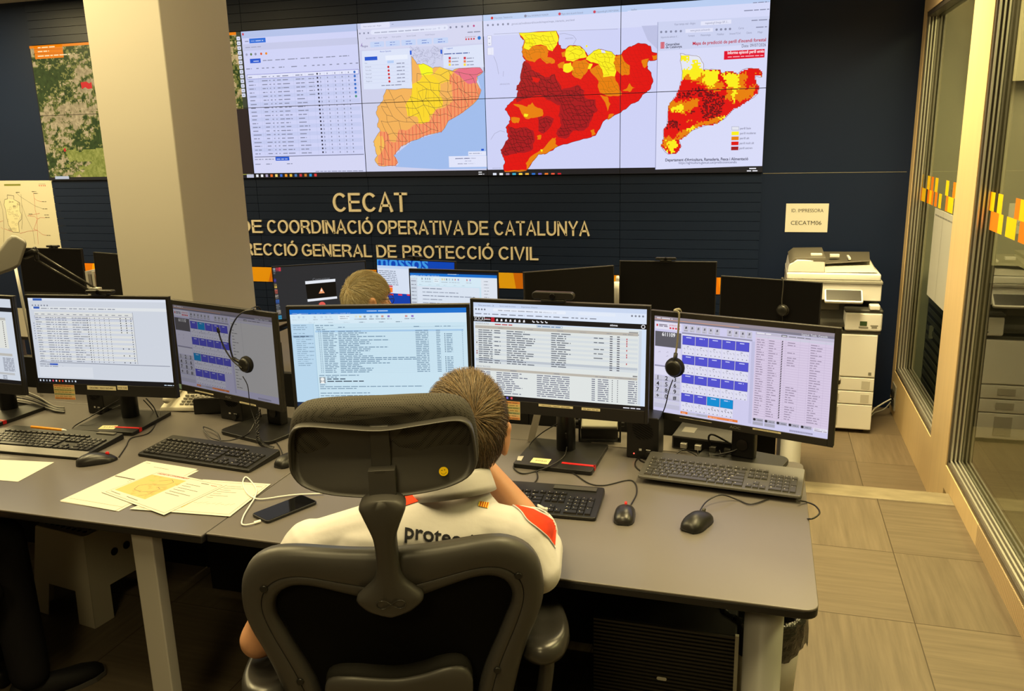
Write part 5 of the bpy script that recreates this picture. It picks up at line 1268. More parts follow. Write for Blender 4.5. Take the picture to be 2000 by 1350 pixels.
def pic_mossos(c):      # blue desktop with big lettering, document window and a flame picture
    q = lambda x, y: c.P(520 + x / 3.75, 500 + y / 3.75)
    frect(c, 0, 0, 1, 1, S(10, 62, 170)); frect(c, 0, 0, 1, .12, S(12, 70, 180), 0)
    c.text('mossos', q(805, 90), .135, S(60, 150, 225), width=q(1185, 90)[0] - q(805, 90)[0], bold=True)
    c.poly([q(808, 68), q(1100, 80), q(1190, 290), q(842, 268)], S(214, 224, 242)); c.poly([q(808, 68), q(1100, 80), q(1104, 100), q(812, 88)], S(190, 210, 240))
    for k in range(8): c.words(q(822 + k * 3, 110 + k * 14), .008, .12, S(120, 130, 150), k)
    c.poly([q(858, 225), q(925, 232), q(925, 268), q(862, 262)], S(250, 120, 30)); c.poly([q(870, 240), q(890, 235), q(905, 262), q(868, 260)], S(255, 205, 60)); c.poly([q(895, 215), q(925, 218), q(925, 228), q(895, 226)], S(205, 50, 60), 0)
    for k, x in enumerate((900, 965, 1030)): c.poly([q(x, 276 + k * 2), q(x + 30, 279 + k * 2), q(x + 30, 290 + k * 2), q(x, 287 + k * 2)], S(225, 50, 70), 0)
def pic_doc(c):         # mail being written
    q = lambda x, y: c.P(520 + x / 3.75, 500 + y / 3.75)
    mail(c, False, 1.9)
    frect(c, 0, 0, 1, .04, S(10, 20, 40)); frect(c, .0, .13, .08, 1, S(205, 215, 228)); frect(c, .08, .29, .80, 1, S(216, 226, 240)); frect(c, .82, .10, 1, 1, S(222, 228, 238), 0)
    for k in range(9): c.words(fr(c, .01, .2 + k * .07), .008, .03, BLK, k)
    for k in range(6): c.words(fr(c, .14, .34 + k * .07), .009, .12 + .1 * (k % 3), S(120, 130, 150), k + 20)
    for k in range(8): c.words(fr(c, .85, .17 + k * .06), .008, .03, S(150, 155, 165), k + 40)

LEN = (.010, .010, .038)
mA = monitor('monitor on the left desk showing a long table, black webcam on top', (-2.125, 2.235, 1.2285), 5.6, 2.3, .54, .344, LEN, pic_table, (-2.183, 2.385), DZ, 'lenovo',
        [((170, 753), (227, 763), 'CECATM07  TEDCY EXT.4907', 0), ((222 + 7, 753), (250, 762), '93 551 72 85', 0)], 'monitors in the front row')
mB = monitor('angled monitor on left desk with a headset hung over its right half', (-1.785, 2.425, 1.169), -16.2, .2, .555, .342, (.016, .017, .025), lambda c: pic_console(c, '611110', .62, ((0, 1), (2, 0)), False), (-1.605, 2.44), DZ, 'aoc',
        [((381, 762), (417, 772), 'RESCAT RCS ISSI 611110', 0), ((468, 784), (500, 794), 'DEVOLUCIÓ', 0)], 'monitors in the front row')
mC = monitor('monitor showing a blue mail window straight ahead of the seated man', (-1.063, 2.172, 1.244), 13.5, 0, .54, .344, LEN, pic_mail, (-1.12, 2.36), DZ, 'lenovo', [], 'monitors in the front row')
mD = monitor('monitor with black webcam on top showing a red and black incident list', (-.558, 2.308, 1.2435), -2.2, 2.2, .54, .343, LEN, pic_sicecat, (-.561, 2.42), DZ, 'lenovo',
        [((1052, 789), (1119, 799), 'CECAT006 · TEDCY · EXT.4906', 0), ((1136, 796), (1172, 804), '93 551 73 05', 0)], 'monitors in the front row')
mE = monitor('rightmost front monitor showing a radio keypad and number 611109', (-.050, 2.422, 1.191), -16.6, -.4, .555, .341, (.016, .016, .022), lambda c: pic_console(c, '611109', 1.0, ((3, 2), (3, 3))), (-.022, 2.480), DZ, 'aoc',
        [((1327, 815), (1390, 826), 'RESCAT RCS ISSI 611109', 0), ((1470, 836), (1525, 848), 'DEVOLUCIÓ IMPRESSIÓ', 0)], 'monitors in the front row')
mZ = monitor('monitor cut off by the left edge with a black header bar', (-2.665, 2.175, 1.232), -3.0, 2, .54, .344, LEN, pic_left, (-2.72, 2.36), DZ, 'lenovo', [], 'monitors in the front row')
S2 = (.006, .006, .016)
mF = monitor('second row monitor with a grey desktop and column of icons', (-2.476, 4.336, 1.026), 33.2, 3, .54, .325, S2, pic_desktop, (-2.54, 4.50), .54, 'lenovo', [], 'monitors in the second row')
mG = monitor('second row monitor with blue desktop and big light blue lettering', (-1.95, 4.52, 1.032), -8, 3, .54, .325, S2, pic_mossos, (-1.93, 4.66), .54, 'lenovo', [], 'monitors in the second row')
mH = monitor('second row monitor with a mail being written, beside the blue one', (-1.655, 4.36, 1.003), -2, 1, .54, .325, (.006, .012, .016), pic_doc, (-1.64, 4.50), .54, 'lenovo', [], 'monitors in the second row')
mI = monitor('switched off monitor turned to the right, left of three black ones', (-1.005, 4.455, 1.008), 36, 2, .54, .325, S2, None, (-1.05, 4.58), .54, 'lenovo', [], 'monitors in the second row')
mJ = monitor('switched off monitor with webcam on top, middle of three black ones', (-.501, 4.72, 1.021), 2.9, 2, .54, .325, S2, None, (-.51, 4.84), .54, 'lenovo', [], 'monitors in the second row')
mK = monitor('switched off monitor with headset hanging on it, beside the copier', (.053, 4.628, .948), -16, 2, .54, .325, S2, None, (.09, 4.76), .54, 'lenovo', [], 'monitors in the second row')
mL = monitor('switched off monitor at far left with a webcam, behind the lamp arm', (-4.70, 4.60, 1.052), 0, 2, .54, .325, S2, None, (-4.70, 4.75), .54, 'lenovo', [], 'monitors in the second row')
mM = monitor('switched off monitor partly hidden behind the left side of pillar', (-3.965, 4.42, 1.048), -14, 2, .54, .325, S2, None, (-3.93, 4.56), .54, 'lenovo', [], 'monitors in the second row')

def webcam(label, m, x, w_=.10, h_=.026):
    t_, X, u, v, n = m
    p = X @ Vector((x, 0, -.004))
    yaw = math.atan2(u.y, u.x)
    t = root('webcam', label, 'webcam', p, yaw, 'webcams on monitors')
    b = MB(); b.box((-w_ * .28, -.012, .001), (w_ * .28, .014, .008)); b.box((-w_ * .2, .014, -.035), (w_ * .2, .022, .006)); b.build('clip', M['black'], t, bevel=.002)
    b = MB(); pr = rrect(-w_ / 2, -h_ / 2, w_ / 2, h_ / 2, h_ * .48, 6)
    b.prism(pr, -.012, .012, Matrix.Translation((0, 0, .008 + h_ / 2)) @ Matrix.Rotation(math.pi / 2, 4, 'X')); b.build('body', M['black'], t, bevel=.003)
    b = MB(); b.lathe([(.0005, 0), (.008, 0), (.009, .003), (.006, .0045), (.0005, .0035)], 18, Matrix.Translation((0, -.012, .008 + h_ / 2)) @ Matrix.Rotation(math.pi / 2, 4, 'X')); b.build('lens', M['screenoff'], t, smooth=True)
    return t
webcam('black bar webcam on top of the monitor showing the incident list', mD, .0 - .012, .125, .022)
webcam('flat black webcam on the monitor with the long table, under lamp arm', mA, .02, .10, .012)
webcam('small black webcam on the middle switched off monitor', mJ, -.01, .115, .014)
webcam('small webcam on the far left switched off monitor', mL, .03, .10, .014)
webcam('small webcam on the second row monitor with blue desktop', mG, .0, .10, .014)

# ================================================================= keyboards and mice
def keyboard(label, x, y, yaw, w_=.44, d_=.155, z=DZ, palm=None, style=M['black'], lift=.010, keycol=None, dark=True):
    t = root('keyboard', label, 'keyboard', (x, y, z), math.radians(yaw), 'keyboards on the front desks')
    h0, h1 = .010, .010 + lift
    T = Matrix.Translation((0, 0, 0))
    b = MB(); pr = rrect(-w_ / 2, -d_ / 2, w_ / 2, d_ / 2, .008, 3)
    top = lambda yy: h0 + (h1 - h0) * (yy + d_ / 2) / d_
    b.loft([[(p[0], p[1], .002) for p in pr], [(p[0] * 1.0, p[1], top(p[1]) * .55) for p in pr], [(p[0] * .994, p[1] * .985, top(p[1])) for p in pr]])
    b.build('body', style, t, bevel=.0015)
    y0 = -d_ / 2 + .010
    if palm:
        b = MB(); yb = -d_ / 2 + palm
        b.loft([[(-w_ / 2 + .002, -d_ / 2 + .001, .004), (w_ / 2 - .002, -d_ / 2 + .001, .004), (w_ / 2 - .002, yb, top(yb)), (-w_ / 2 + .002, yb, top(yb))],
                [(-w_ / 2 + .002, -d_ / 2 + .001, .010), (w_ / 2 - .002, -d_ / 2 + .001, .010), (w_ / 2 - .002, yb, top(yb) + .003), (-w_ / 2 + .002, yb, top(yb) + .003)]])
        b.build('palm_rest', mat('palm_rest_grey', (.20, .19, .17), .4, .45), t, bevel=.002); y0 = yb + .004
    kb, lg = MB(), MB(); p = (w_ - .03) / 22.6; py = min(.0188, (d_ / 2 - .012 - y0) / 6.15); r = random.Random(int(x * 1000))
    xl = -w_ / 2 + .015
    def key(cx, cy, kw, row):
        x0, x1 = xl + cx * p + .0009, xl + (cx + kw) * p - .0009
        ya, yb = y0 + row * py + .0009, y0 + row * py + py * (1 if cy == 1 else cy) - .0009
        za, zb = top(ya), top(yb); hh = .0045
        i_ = .0016
        kb.loft([[(x0, ya, za - .001), (x1, ya, za - .001), (x1, yb, zb - .001), (x0, yb, zb - .001)], [(x0 + i_, ya + i_, za + hh), (x1 - i_, ya + i_, za + hh), (x1 - i_, yb - i_, zb + hh), (x0 + i_, yb - i_, zb + hh)]])
        if kw < 4:
            lx, ly = x0 + .0042, yb - .0062; z_ = zb + hh + .0002 - .0004
            s_ = r.uniform(.0014, .0024)
            lg.box((lx, ly, z_ - .0003), (lx + s_ + (kw - 1) * .003, ly + .0024, z_ + .0002))
    for row, ws in enumerate(([1.25, 1.25, 1.25, 6, 1.25, 1.25, 1.25, 1.5], [1.25, 1] + [1] * 10 + [2.75], [1.75] + [1] * 11 + [2.25], [1.5] + [1] * 12 + [1.5], [1] * 13 + [2])):
        cx = 0
        for kw in ws: key(cx, 1, kw, row); cx += kw
    for k in range(13): key(k * 1.16 + (.0 if k == 0 else .12 * ((k - 1) // 4 + 1)) * .6, .72, 1, 5.35)
    for row, ks in ((0, (0, 1, 2)), (1, (1,)), (3, (0, 1, 2)), (4, (0, 1, 2))):
        for k in ks: key(15.3 + k, 1, 1, row)
    for k in range(3): key(15.3 + k, .72, 1, 5.35)
    for row in range(5):
        for k in range(4):
            if (row, k) in ((0, 1), (1, 3), (3, 3)): continue
            key(18.6 + k, 2 if (k == 3 and row in (0, 2)) else 1, 2 if (row == 0 and k == 0) else 1, row)
    if style is M['black'] and palm is None: pass
    kb.build('keycaps', keycol or M['black'], t, bevel=0)
    lg.build('key_legends', mat('key_legend', (.55, .53, .48), .6, .3), t, fixn=False)
    return t
kbE = keyboard('keyboard below the radio keypad monitor, lying on its stand', -.080, 2.292, -5.5, .445, .168, DZ + .0135, None, mat('hp_keyboard', (.075, .072, .066), .28, .6), .014, mat('hp_keys', (.050, .048, .044), .28, .6))
kbD = keyboard('keyboard right of the seated man below the incident list monitor', -.605, 2.035, 2.5, .45, .178)
b = MB(); b.box((.085, .055, .0195), (.205, .078, .0215)); b.build('indicator_strip', M['darkgrey'], kbD)
kbB = keyboard('keyboard between the fanned papers and the headset monitor', -1.668, 2.132, -5.5, .445, .158)
kbZ = keyboard('keyboard at left edge with a grey palm rest and orange pen on it', -2.282, 2.095, 2.0, .46, .205, DZ, .042)
b = MB(); b.box((.135, .080, .0195), (.205, .096, .0225)); b.build('indicator_strip', mat('strip_grey', (.12, .115, .10), .4, .4), kbZ)
t = root('pen', 'orange pen lying across the top of the leftmost keyboard', 'pen', (-2.335, 2.163, DZ + .0295), math.radians(-1))
b = MB(); b.tube([(-.075, 0, 0), (.062, 0, 0)], .0052, 6); b.build('barrel', mat('orange_pen', (.85, .33, .02), .4, .4), t)
b = MB(); b.tube([(.062, 0, 0), (.072, 0, 0), (.080, 0, 0)], [.0048, .003, .0008], 8); b.build('tip', M['white'], t)

def mouse(label, x, y, yaw, cable, red=False, L=.112, W=.062, H=.036):
    t = root('computer_mouse', label, 'mouse', (x, y, DZ), math.radians(yaw), 'computer mice on the front desks')
    b = MB(); rings = []
    for k in range(15):
        s = k / 14; yy = -L / 2 + L * s
        w_ = W / 2 * (max(0.02, 1 - abs(2 * s - .92) ** 3.2)) ** .5 * (1 - .10 * math.sin(math.pi * s)); h_ = H * max(.08, math.sin(math.pi * min(1, (s * .92 + .06))) ** .55) * (1.05 - .35 * s)
        rings.append([(w_ * math.cos(a), yy, max(.0012, .0012 + h_ * max(0, math.sin(a)) ** .75)) for a in [2 * math.pi * j / 20 for j in range(20)]])
    b.loft(rings); b.build('body', M['black'] if not red else mat('mouse_black', (.014, .013, .013), .33, .5), t, smooth=True)
    b = MB(); b.lathe([(.0005, -.003), (.0055, -.003), (.0062, 0), (.0055, .003), (.0005, .003)], 18, Matrix.Translation((0, L * .27, H * .70)) @ Matrix.Rotation(math.pi / 2, 4, 'Y')); b.build('scroll_wheel', M['red'] if red else M['darkgrey'], t, smooth=True)
    b = MB(); b.tube(spline(cable, 7), .0019, 7); b.build('cable', M['cable'], t, True, smooth=True)
    return t
dk = lambda pts, z=DZ + .0025: [gz(x, y, z) for x, y in pts]
mouse('black mouse nearest the right end of the desk, round cable over it', -.122, 2.004, -22, dk([(1364, 1003), (1380, 980)], DZ + .016) + [gz(1408, 967, DZ + .022)] + dk([(1440, 976), (1466, 985), (1500, 975)], DZ + .004), False, .118, .066, .038)
b = None
mouse('black mouse with red wheel between two keyboards at right', -.309, 2.004, 4, dk([(1231, 988), (1243, 965), (1241, 945), (1226, 938), (1180, 948), (1150, 944), (1122, 926), (1102, 919), (1060, 910)]) + [gz(1040, 890, DZ + .004), gz(1034, 870, DZ + .02), gy(1058, 846, 2.42), gy(1092, 826, 2.40)], True, .108, .060, .034)
mouse('black mouse with red wheel beside the leftmost keyboard', -1.985, 2.000, -52, dk([(232, 893), (246, 872), (256, 856), (290, 846), (306, 822)]) + [gy(300, 804, 2.44), gy(280, 781, 2.42)], True, .118, .062, .036)
mouse('black mouse peeking out left of the chair headrest', -1.378, 2.142, -12, dk([(552, 888), (545, 872), (530, 850), (512, 820)], DZ + .004) + [gy(508, 800, 2.45)], False, .112, .062, .036)

# ================================================================= papers and notes
PAPER = mat('office_paper', (.61, .59, .54), .6, .25)
def sheet(name, label, cat, pts, z, group, draw=None, m=PAPER, th=.0006):
    P3 = [gz(x, y, z) for x, y in pts]
    b = MB(); b.loft([[(p.x, p.y, z - th) for p in P3], [tuple(p) for p in P3]])
    o = b.build(name, m); tag(o, label, cat, group)
    if draw:
        c = Canvas((0, 0, z), (1, 0, 0), (0, 1, 0), step=.00001); draw(c, P3); c.build('print', o, PRINT, base=.00006)
    return o
zp = lambda pts: [(100 + x / 3.571, 880 + y / 3.571) for x, y in pts]
PI_, PY = (.12, .10, .08, 1), (.56, .42, .16, 1)
def quad_map(P3, a, b_):   # a along the first edge, b along the second
    q = lambda i: Vector((P3[i].x, P3[i].y))
    p = (q(0) * (1 - a) + q(1) * a) * (1 - b_) + (q(3) * (1 - a) + q(2) * a) * b_
    return (p.x, p.y)
def draw_form(c, P):
    f = lambda a, b_: quad_map(P, a, b_)
    for a, b_, wd in ((.3, .1, .3), (.05, .04, .1), (.75, .28, .05), (.62, .30, .06)): c.line([f(a, b_), f(a + wd, b_ + .005)], .0018, PI_)
    c.line([f(.02, .40), f(.42, .41)], .006, PI_); c.line([f(.05, .93), f(.99, .92)], .0012, PI_)
    for k in range(4): c.line([f(.35 + .02 * k, .44 + .03 * k), f(.42, .445 + .03 * k)], .0016, PI_)
def draw_order(c, P):      # landscape order sheet with a yellow terrain map
    f = lambda a, b_: quad_map(P, a, b_)
    c.line([f(.03, .04), f(.97, .04), f(.97, .96), f(.03, .96), f(.03, .04)], .0013, PI_)
    c.poly([f(.03, .16), f(.52, .12), f(.54, .83), f(.06, .84)], PY)
    r = random.Random(2)
    for k in range(16):
        a, b_ = r.uniform(.06, .48), r.uniform(.16, .78); c.poly([f(a, b_), f(a + r.uniform(.02, .08), b_ - .03), f(a + r.uniform(.03, .09), b_ + .05)], (.50, .36, .13, 1), 1)
    pts = [f(.26, .30), f(.36, .18), f(.43, .24), f(.42, .36), f(.33, .42), f(.23, .46), f(.18, .56), f(.22, .68), f(.34, .70), f(.44, .60), f(.46, .50), f(.40, .47), f(.47, .40)]
    c.line(pts, .0016, (.20, .17, .10, 1)); c.line([f(.40, .80), f(.47, .70), f(.45, .62), f(.50, .55)], .0016, (.2, .17, .1, 1))
    for k in range(6): c.line([f(.14 + .014 * k, .30), f(.155 + .014 * k, .36)], .0016, (.25, .5, .15, 1))
    a0, a1 = Vector(f(.06, .105)), Vector(f(.50, .070)); d = a1 - a0
    c.text('ORDRE DE CONFINAMENT', a0, .0105, (.42, .07, .06, 1), width=d.length, bold=True, rot=math.atan2(d.y, d.x))
    for k in range(6): c.line([f(.58, .2 + .07 * k), f(.58 + (.2, .12, .28, .16, .3, .2)[k], .19 + .07 * k)], .0018, PI_)
    for k in range(4): c.line([f(.86 + .022 * k, .10), f(.872 + .022 * k, .10)], .004, (.42, .07, .06, 1), 0)
    c.line([f(.72, .10), f(.82, .09)], .003, PI_); c.line([f(.06, .90), f(.22, .905)], .002, PI_); c.line([f(.32, .90), f(.5, .905)], .002, PI_)
def draw_order2(c, P):
    f = lambda a, b_: quad_map(P, a, b_)
    c.line([f(.03, .05), f(.97, .05), f(.97, .95), f(.03, .95)], .0013, PI_)
    c.poly([f(.05, .10), f(.42, .12), f(.44, .86), f(.06, .86)], PY)
    for k in range(7): c.line([f(.48, .16 + .06 * k), f(.48 + (.2, .3, .14, .25, .1, .22, .08)[k], .16 + .06 * k)], .0018, PI_)
    for k in range(9): c.line([f(.46 + .05 * k, .70 + .02 * (k % 2)), f(.49 + .05 * k, .69 - .02 * (k % 3))], .001, PI_, 0)
    for k in range(4): c.line([f(.86 + .022 * k, .11), f(.872 + .022 * k, .11)], .004, (.42, .07, .06, 1), 0)
GP = 'sheets fanned out on the left desk'
sheet('paper_sheet', 'bottom sheet of the fan, only its right corner and lower edge showing', 'paper', zp([(650, 78), (1028, 142), (470, 424), (62, 356)]), DZ + .0012, GP)
sheet('paper_sheet', 'form with a black rule lying at left of the fanned papers', 'paper', zp([(665, 73), (1020, 130), (445, 420), (60, 350)]), DZ + .0022, GP, draw_form)
sheet('paper_sheet', 'order sheet at right of the fan under the white charging cable', 'paper', zp([(1060, 202), (1532, 234), (1246, 460), (545, 408)]), DZ + .0032, GP, draw_order2)
sheet('paper_sheet', 'top order sheet with a yellow map and red heading', 'paper', zp([(750, 143), (1225, 240), (785, 450), (350, 290)]), DZ + .0044, GP, draw_order)
sheet('paper_sheet', 'blank sheet at the left edge in front of the leftmost keyboard', 'paper', [(-60, 895), (106, 903), (35, 941), (-160, 925)], DZ + .0012, GP)
NOTE = mat('yellow_note', (.84, .78, .42), .6, .25)
def scr(txt):
    def f(c, P):
        a, b_ = Vector((P[3].x, P[3].y)).lerp(Vector((P[0].x, P[0].y)), .35), Vector((P[2].x, P[2].y)).lerp(Vector((P[1].x, P[1].y)), .35); d = b_ - a
        c.text(txt, a + d * .18, .016, (.05, .05, .12, 1), width=d.length * .64, rot=math.atan2(d.y, d.x))
    return f
sheet('sticky_note', 'yellow sticky note on the monitor stand right of the man', 'note', [(1042, 894), (1077, 897), (1070, 907), (1035, 903)], DZ + .0152, 'sticky notes on monitor stands', scr('2050'), NOTE)
sheet('sticky_note', 'yellow sticky note on the stand of the left desk monitor', 'note', [(201, 831), (231, 831), (222, 838.5), (191, 838)], DZ + .0152, 'sticky notes on monitor stands', scr('3152'), NOTE)
o = sheet('asset_label', 'small silver label on the stand right of the man', 'label', [(1012, 891), (1023, 891), (1018, 900), (1009.5, 899)], DZ + .0152, None, None, mat('silver_label', (.5, .48, .44), .4, .4))
# colour-striped card taped under the lower border of two monitors
def card(m, x0, y0, x1, y1):
    t_, X, u, v, n = m
    c = Canvas(X @ Vector((0, 0, .0025)), u, v); a, q = c.P(x0, y0), c.P(x1, y1)
    b = MB(); b.box((a[0], q[1], .0020), (q[0], a[1], .0025), X); o = b.build('note_card', mat('card_paper', (.80, .66, .40), .6, .25), t_, True, label='striped paper card taped under the border')
    cs = [S(226, 150, 92), S(226, 196, 130), S(170, 170, 110), S(216, 186, 120), S(150, 160, 120), S(226, 190, 140), S(214, 140, 84)]
    h = (a[1] - q[1]) / 7
    for k in range(7): c.rect((a[0] + .001, q[1] + h * (6 - k) + .0004), (q[0] - .001, q[1] + h * (7 - k) - .0004), cs[k], 0)
    for k in range(7): c.words((a[0] + .003, q[1] + h * (6 - k) + h * .3), h * .5, (q[0] - a[0]) * .8, (.16, .12, .06, 1), k, 1 if k == 0 else 0)
    c.build('card_print', o, PRINT, base=.0001)
card(mA, 104, 751, 148, 781); card(mD, 986, 783, 1016, 821)

# phone and its white cable
P3 = [gz(x, y, DZ) for x, y in zp([(1400, 458), (1498, 522), (1870, 372), (1745, 325)])]
ctr = sum(P3, Vector()) / 4; ax = ((P3[2] - P3[1]) + (P3[3] - P3[0])).normalized()
t = root('mobile_phone', 'black mobile phone charging on the desk left of the chair', 'phone', (ctr.x, ctr.y, DZ), math.atan2(ax.y, ax.x))
b = MB(); b.prism(rrect(-.080, -.038, .080, .038, .010, 5), .0008, .0085); b.build('body', M['black'], t, bevel=.002)
b = MB(); b.prism(rrect(-.077, -.035, .077, .035, .008, 5), .008, .0089); b.build('screen', mat('phone_glass', (.004, .004, .005), .05, .6), t)
cb = [(1452, 497), (1400, 512), (1348, 520), (1328, 505), (1345, 450), (1385, 385), (1418, 330), (1432, 275), (1400, 222), (1362, 186), (1342, 200), (1338, 240), (1365, 295), (1408, 328), (1455, 340), (1520, 334), (1610, 320), (1720, 308), (1900, 300)]
b = MB(); b.tube(spline([gz(x, y, DZ + (.006 if i in (6, 7, 12, 13) else .0045)) for i, (x, y) in enumerate(zp(cb))], 7), .0021, 8)
o = b.build('charging_cable', M['wcable'], smooth=True); tag(o, 'white charging cable looping over the papers to the phone', 'cable')
b = MB(); a, q = gz(*zp([(1415, 505)])[0], DZ + .0045), gz(*zp([(1460, 492)])[0], DZ + .0045); b.tube([a, q], .0042, 8); b.build('plug', M['wcable'], o, True)

# ================================================================= boxes and gadgets on the desks
def speaker(label, x, y, yaw, w_=.092, h_=.118, d_=.095, led=True):
    t = root('desktop_speaker', label, 'speaker', (x, y, DZ), math.radians(yaw), 'black desktop speakers')
    b = MB(); b.box((-w_ / 2, -d_ / 2, .0005), (w_ / 2, d_ / 2, h_)); b.build('cabinet', M['black'], t, bevel=.004)
    b = MB()
    for k in range(9):
        X = Matrix.Translation((0, -d_ / 2 - .0006, h_ * .68)) @ Matrix.Rotation(math.radians(28), 4, 'Y')
        ww = w_ * .36 * math.sin(math.pi * (k + .8) / 10)
        b.box((-ww, -.001, (k - 4) * .0068 - .0012), (ww, .001, (k - 4) * .0068 + .0012), X)
    b.build('grille', M['dark'], t)
    b = MB(); b.lathe([(.0005, 0), (.010, 0), (.010, .010), (.0005, .010)], 18, Matrix.Translation((w_ * .20, -d_ / 2, h_ * .14)) @ Matrix.Rotation(math.pi / 2, 4, 'X')); b.build('volume_knob', M['black'], t, bevel=.001)
    b = MB(); b.box((-w_ * .1, -d_ / 2 - .001, h_ * .20), (-w_ * .02, -d_ / 2, h_ * .25)); b.box((w_ * .12, -d_ / 2 - .001, h_ * .22), (w_ * .26, -d_ / 2, h_ * .24)); b.build('symbols', M['white'], t)
    if led:
        m = mat('red_led', (.3, .01, .01), .3); m.node_tree.nodes['Principled BSDF'].inputs['Emission Color'].default_value = (1, .08, .05, 1); m.node_tree.nodes['Principled BSDF'].inputs['Emission Strength'].default_value = 3
        b = MB(); b.ell((-w_ * .26, -d_ / 2 - .001, h_ * .12), (.0022, .0018, .0022), None, 8, 6); b.build('led', m, t)
    return t
speaker('black desktop speaker with red light left of the radio keypad monitor', -.318, 2.462, -4, .098, .135, .09)
speaker('black desktop speaker under the headset monitor on the left desk', -1.80, 2.50, -10, .105, .118, .085, False)
speaker('black desktop speaker behind the stand of the long table monitor', -2.36, 2.452, 0, .075, .12, .085, False)

t = root('network_box', 'grey network box with plugged cables behind the radio monitor', 'network box', (-.13, 2.575, DZ - .001), math.radians(-8))
b = MB(); b.box((-.105, -.062, .004), (.105, .075, .046)); b.build('case', M['midgrey'], t, bevel=.002)
b = MB(); b.box((-.100, -.0635, .008), (.100, -.0615, .040)); b.build('port_panel', M['dark'], t)
for k in range(4):
    b = MB(); b.box((-.075 + k * .045, -.078, .012), (-.055 + k * .045, -.0625, .028)); b.build('port', M['chrome'] if k < 2 else M['darkgrey'], t, bevel=.001)
b = MB(); b.box((-.085, -.02, .046), (-.045, .03, .0466)); b.build('sticker', mat('grey_sticker', (.2, .19, .18), .5, .3), t)
for k, (x, y) in enumerate(((1362, 880), (1385, 885), (1405, 880), (1420, 878))):
    b = MB(); b.tube(spline([gz(x, y, DZ + .02), gz(x + 10, y + 12, DZ + .006), gz(1430 + k * 6, 882 - k * 3, DZ + .03), gz(1450 + k * 4, 868 - 4 * k, DZ + .05)], 7), .0028, 8)
    o = b.build('network_cable', M['cable'], smooth=True); tag(o, ('first', 'second', 'third', 'fourth')[k] + ' from left of the cables plugged into the grey network box', 'cable', 'cables of the network box')
b = MB(); b.tube(spline([gz(1388, 875, DZ + .02), gz(1384, 855, DZ + .06), gz(1392, 849, DZ + .075), gz(1415, 860, DZ + .05), gz(1430, 868, DZ + .04)], 7), .003, 8)
b.tube(spline([gz(1392, 887, DZ + .006), gz(1402, 902, DZ + .004), gz(1413, 917, DZ + .004)], 5), .003, 8)
o = b.build('looped_cable', M['cable'], smooth=True); tag(o, 'black cable arching over the grey network box', 'cable')
a, q = gz(1303, 902, DZ + .005), gz(1318, 888, DZ + .005); d = q - a
t = root('usb_plug', 'grey usb plug lying beside the speaker', 'plug', a, math.atan2(d.y, d.x))
b = MB(); b.box((0, -.008, -.004), (.036, .008, .005)); b.build('body', M['grey'], t, bevel=.002)
b = MB(); b.box((-.014, -.006, -.002), (0, .006, .0025)); b.build('connector', M['chrome'], t)
t = root('radio_speaker', 'boxy grey topped loudspeaker on a bracket behind incident list monitor', 'loudspeaker', (-.478, 2.552, DZ - .001), math.radians(9))
R_ = Matrix.Translation((0, -.01, .066)) @ Matrix.Rotation(math.radians(30), 4, 'X')
b = MB(); b.box((-.058, -.045, -.028), (.058, .045, .030), R_); b.build('case', mat('khaki_case', (.34, .33, .26), .5, .4), t, bevel=.006)
b = MB(); b.box((-.059, -.006, .0285), (.059, -.003, .0315), R_); b.box((-.0592, -.0462, -.029), (.0592, -.0445, .02), R_); b.build('rubber_band', M['black'], t)
b = MB()
for s in (-1, 1): b.box((s * .066 - .003, -.015, .001), (s * .066 + .003, .015, .075))
b.box((-.069, -.02, 0.0005), (.069, .02, .004)); b.build('bracket', M['black'], t, bevel=.001)
for s in (-1, 1):
    b = MB(); b.lathe([(.0005, -.006), (.010, -.006), (.010, .006), (.0005, .006)], 14, Matrix.Translation((s * .073, 0, .060)) @ Matrix.Rotation(math.pi / 2, 4, 'Y')); b.build('knob', M['black'], t, bevel=.001)
b = MB(); b.box((-.011, -.004, 0), (.011, .004, .22), Matrix.Translation((-.694, 2.485, DZ + .001)) @ Matrix.Rotation(math.radians(14), 4, 'Y')); o = b.build('metal_strut', mat('brushed_strut', (.55, .52, .45), .35, .5, .8)); tag(o, 'slanted silver metal strut left of the incident list monitor stand', 'strut')
t = root('perforated_box', 'black box with perforated light top behind the headset monitor', 'box', (-1.93, 2.575, DZ - .001), math.radians(20))
b = MB(); b.box((-.085, -.065, .001), (.085, .065, .060)); b.build('case', M['black'], t, bevel=.003)
b = MB(); b.box((-.08, -.06, .060), (.08, .06, .0625)); b.build('lid', mat('light_grille', (.50, .47, .40), .5, .4), t)
b = MB()
for i in range(9):
    for j in range(7): b.box((-.072 + i * .0165 + (j % 2) * .006, -.053 + j * .0155, .0625), (-.064 + i * .0165 + (j % 2) * .006, -.047 + j * .0155, .0632))
b.build('perforations', M['dark'], t)
t = root('desk_telephone', 'pale office telephone between the long table and headset monitors', 'telephone', (-2.085, 2.575, DZ - .001), math.radians(12))
b = MB(); b.loft([[(-.075, -.075, .001), (.075, -.075, .001), (.075, .075, .001), (-.075, .075, .001)], [(-.07, -.072, .018), (.07, -.072, .018), (.07, .07, .055), (-.07, .07, .055)]]); b.build('body', mat('ivory_plastic', (.62, .58, .48), .45, .4), t, bevel=.004)
b = MB(); b.box((-.005, .02, .040), (.06, .05, .052)); b.build('display', M['darkgrey'], t)
b = MB()
for i in range(3):
    for j in range(4): b.box((.0 + i * .02, -.06 + j * .017, .018 + j * .005), (.013 + i * .02, -.05 + j * .017, .028 + j * .006))
b.build('keypad', M['grey'], t)
b = MB(); b.capsule((-.045, -.065, .045), .015, (-.045, .065, .066), .015); b.build('handset', mat('ivory_plastic', (1, 1, 1)), t, smooth=True)

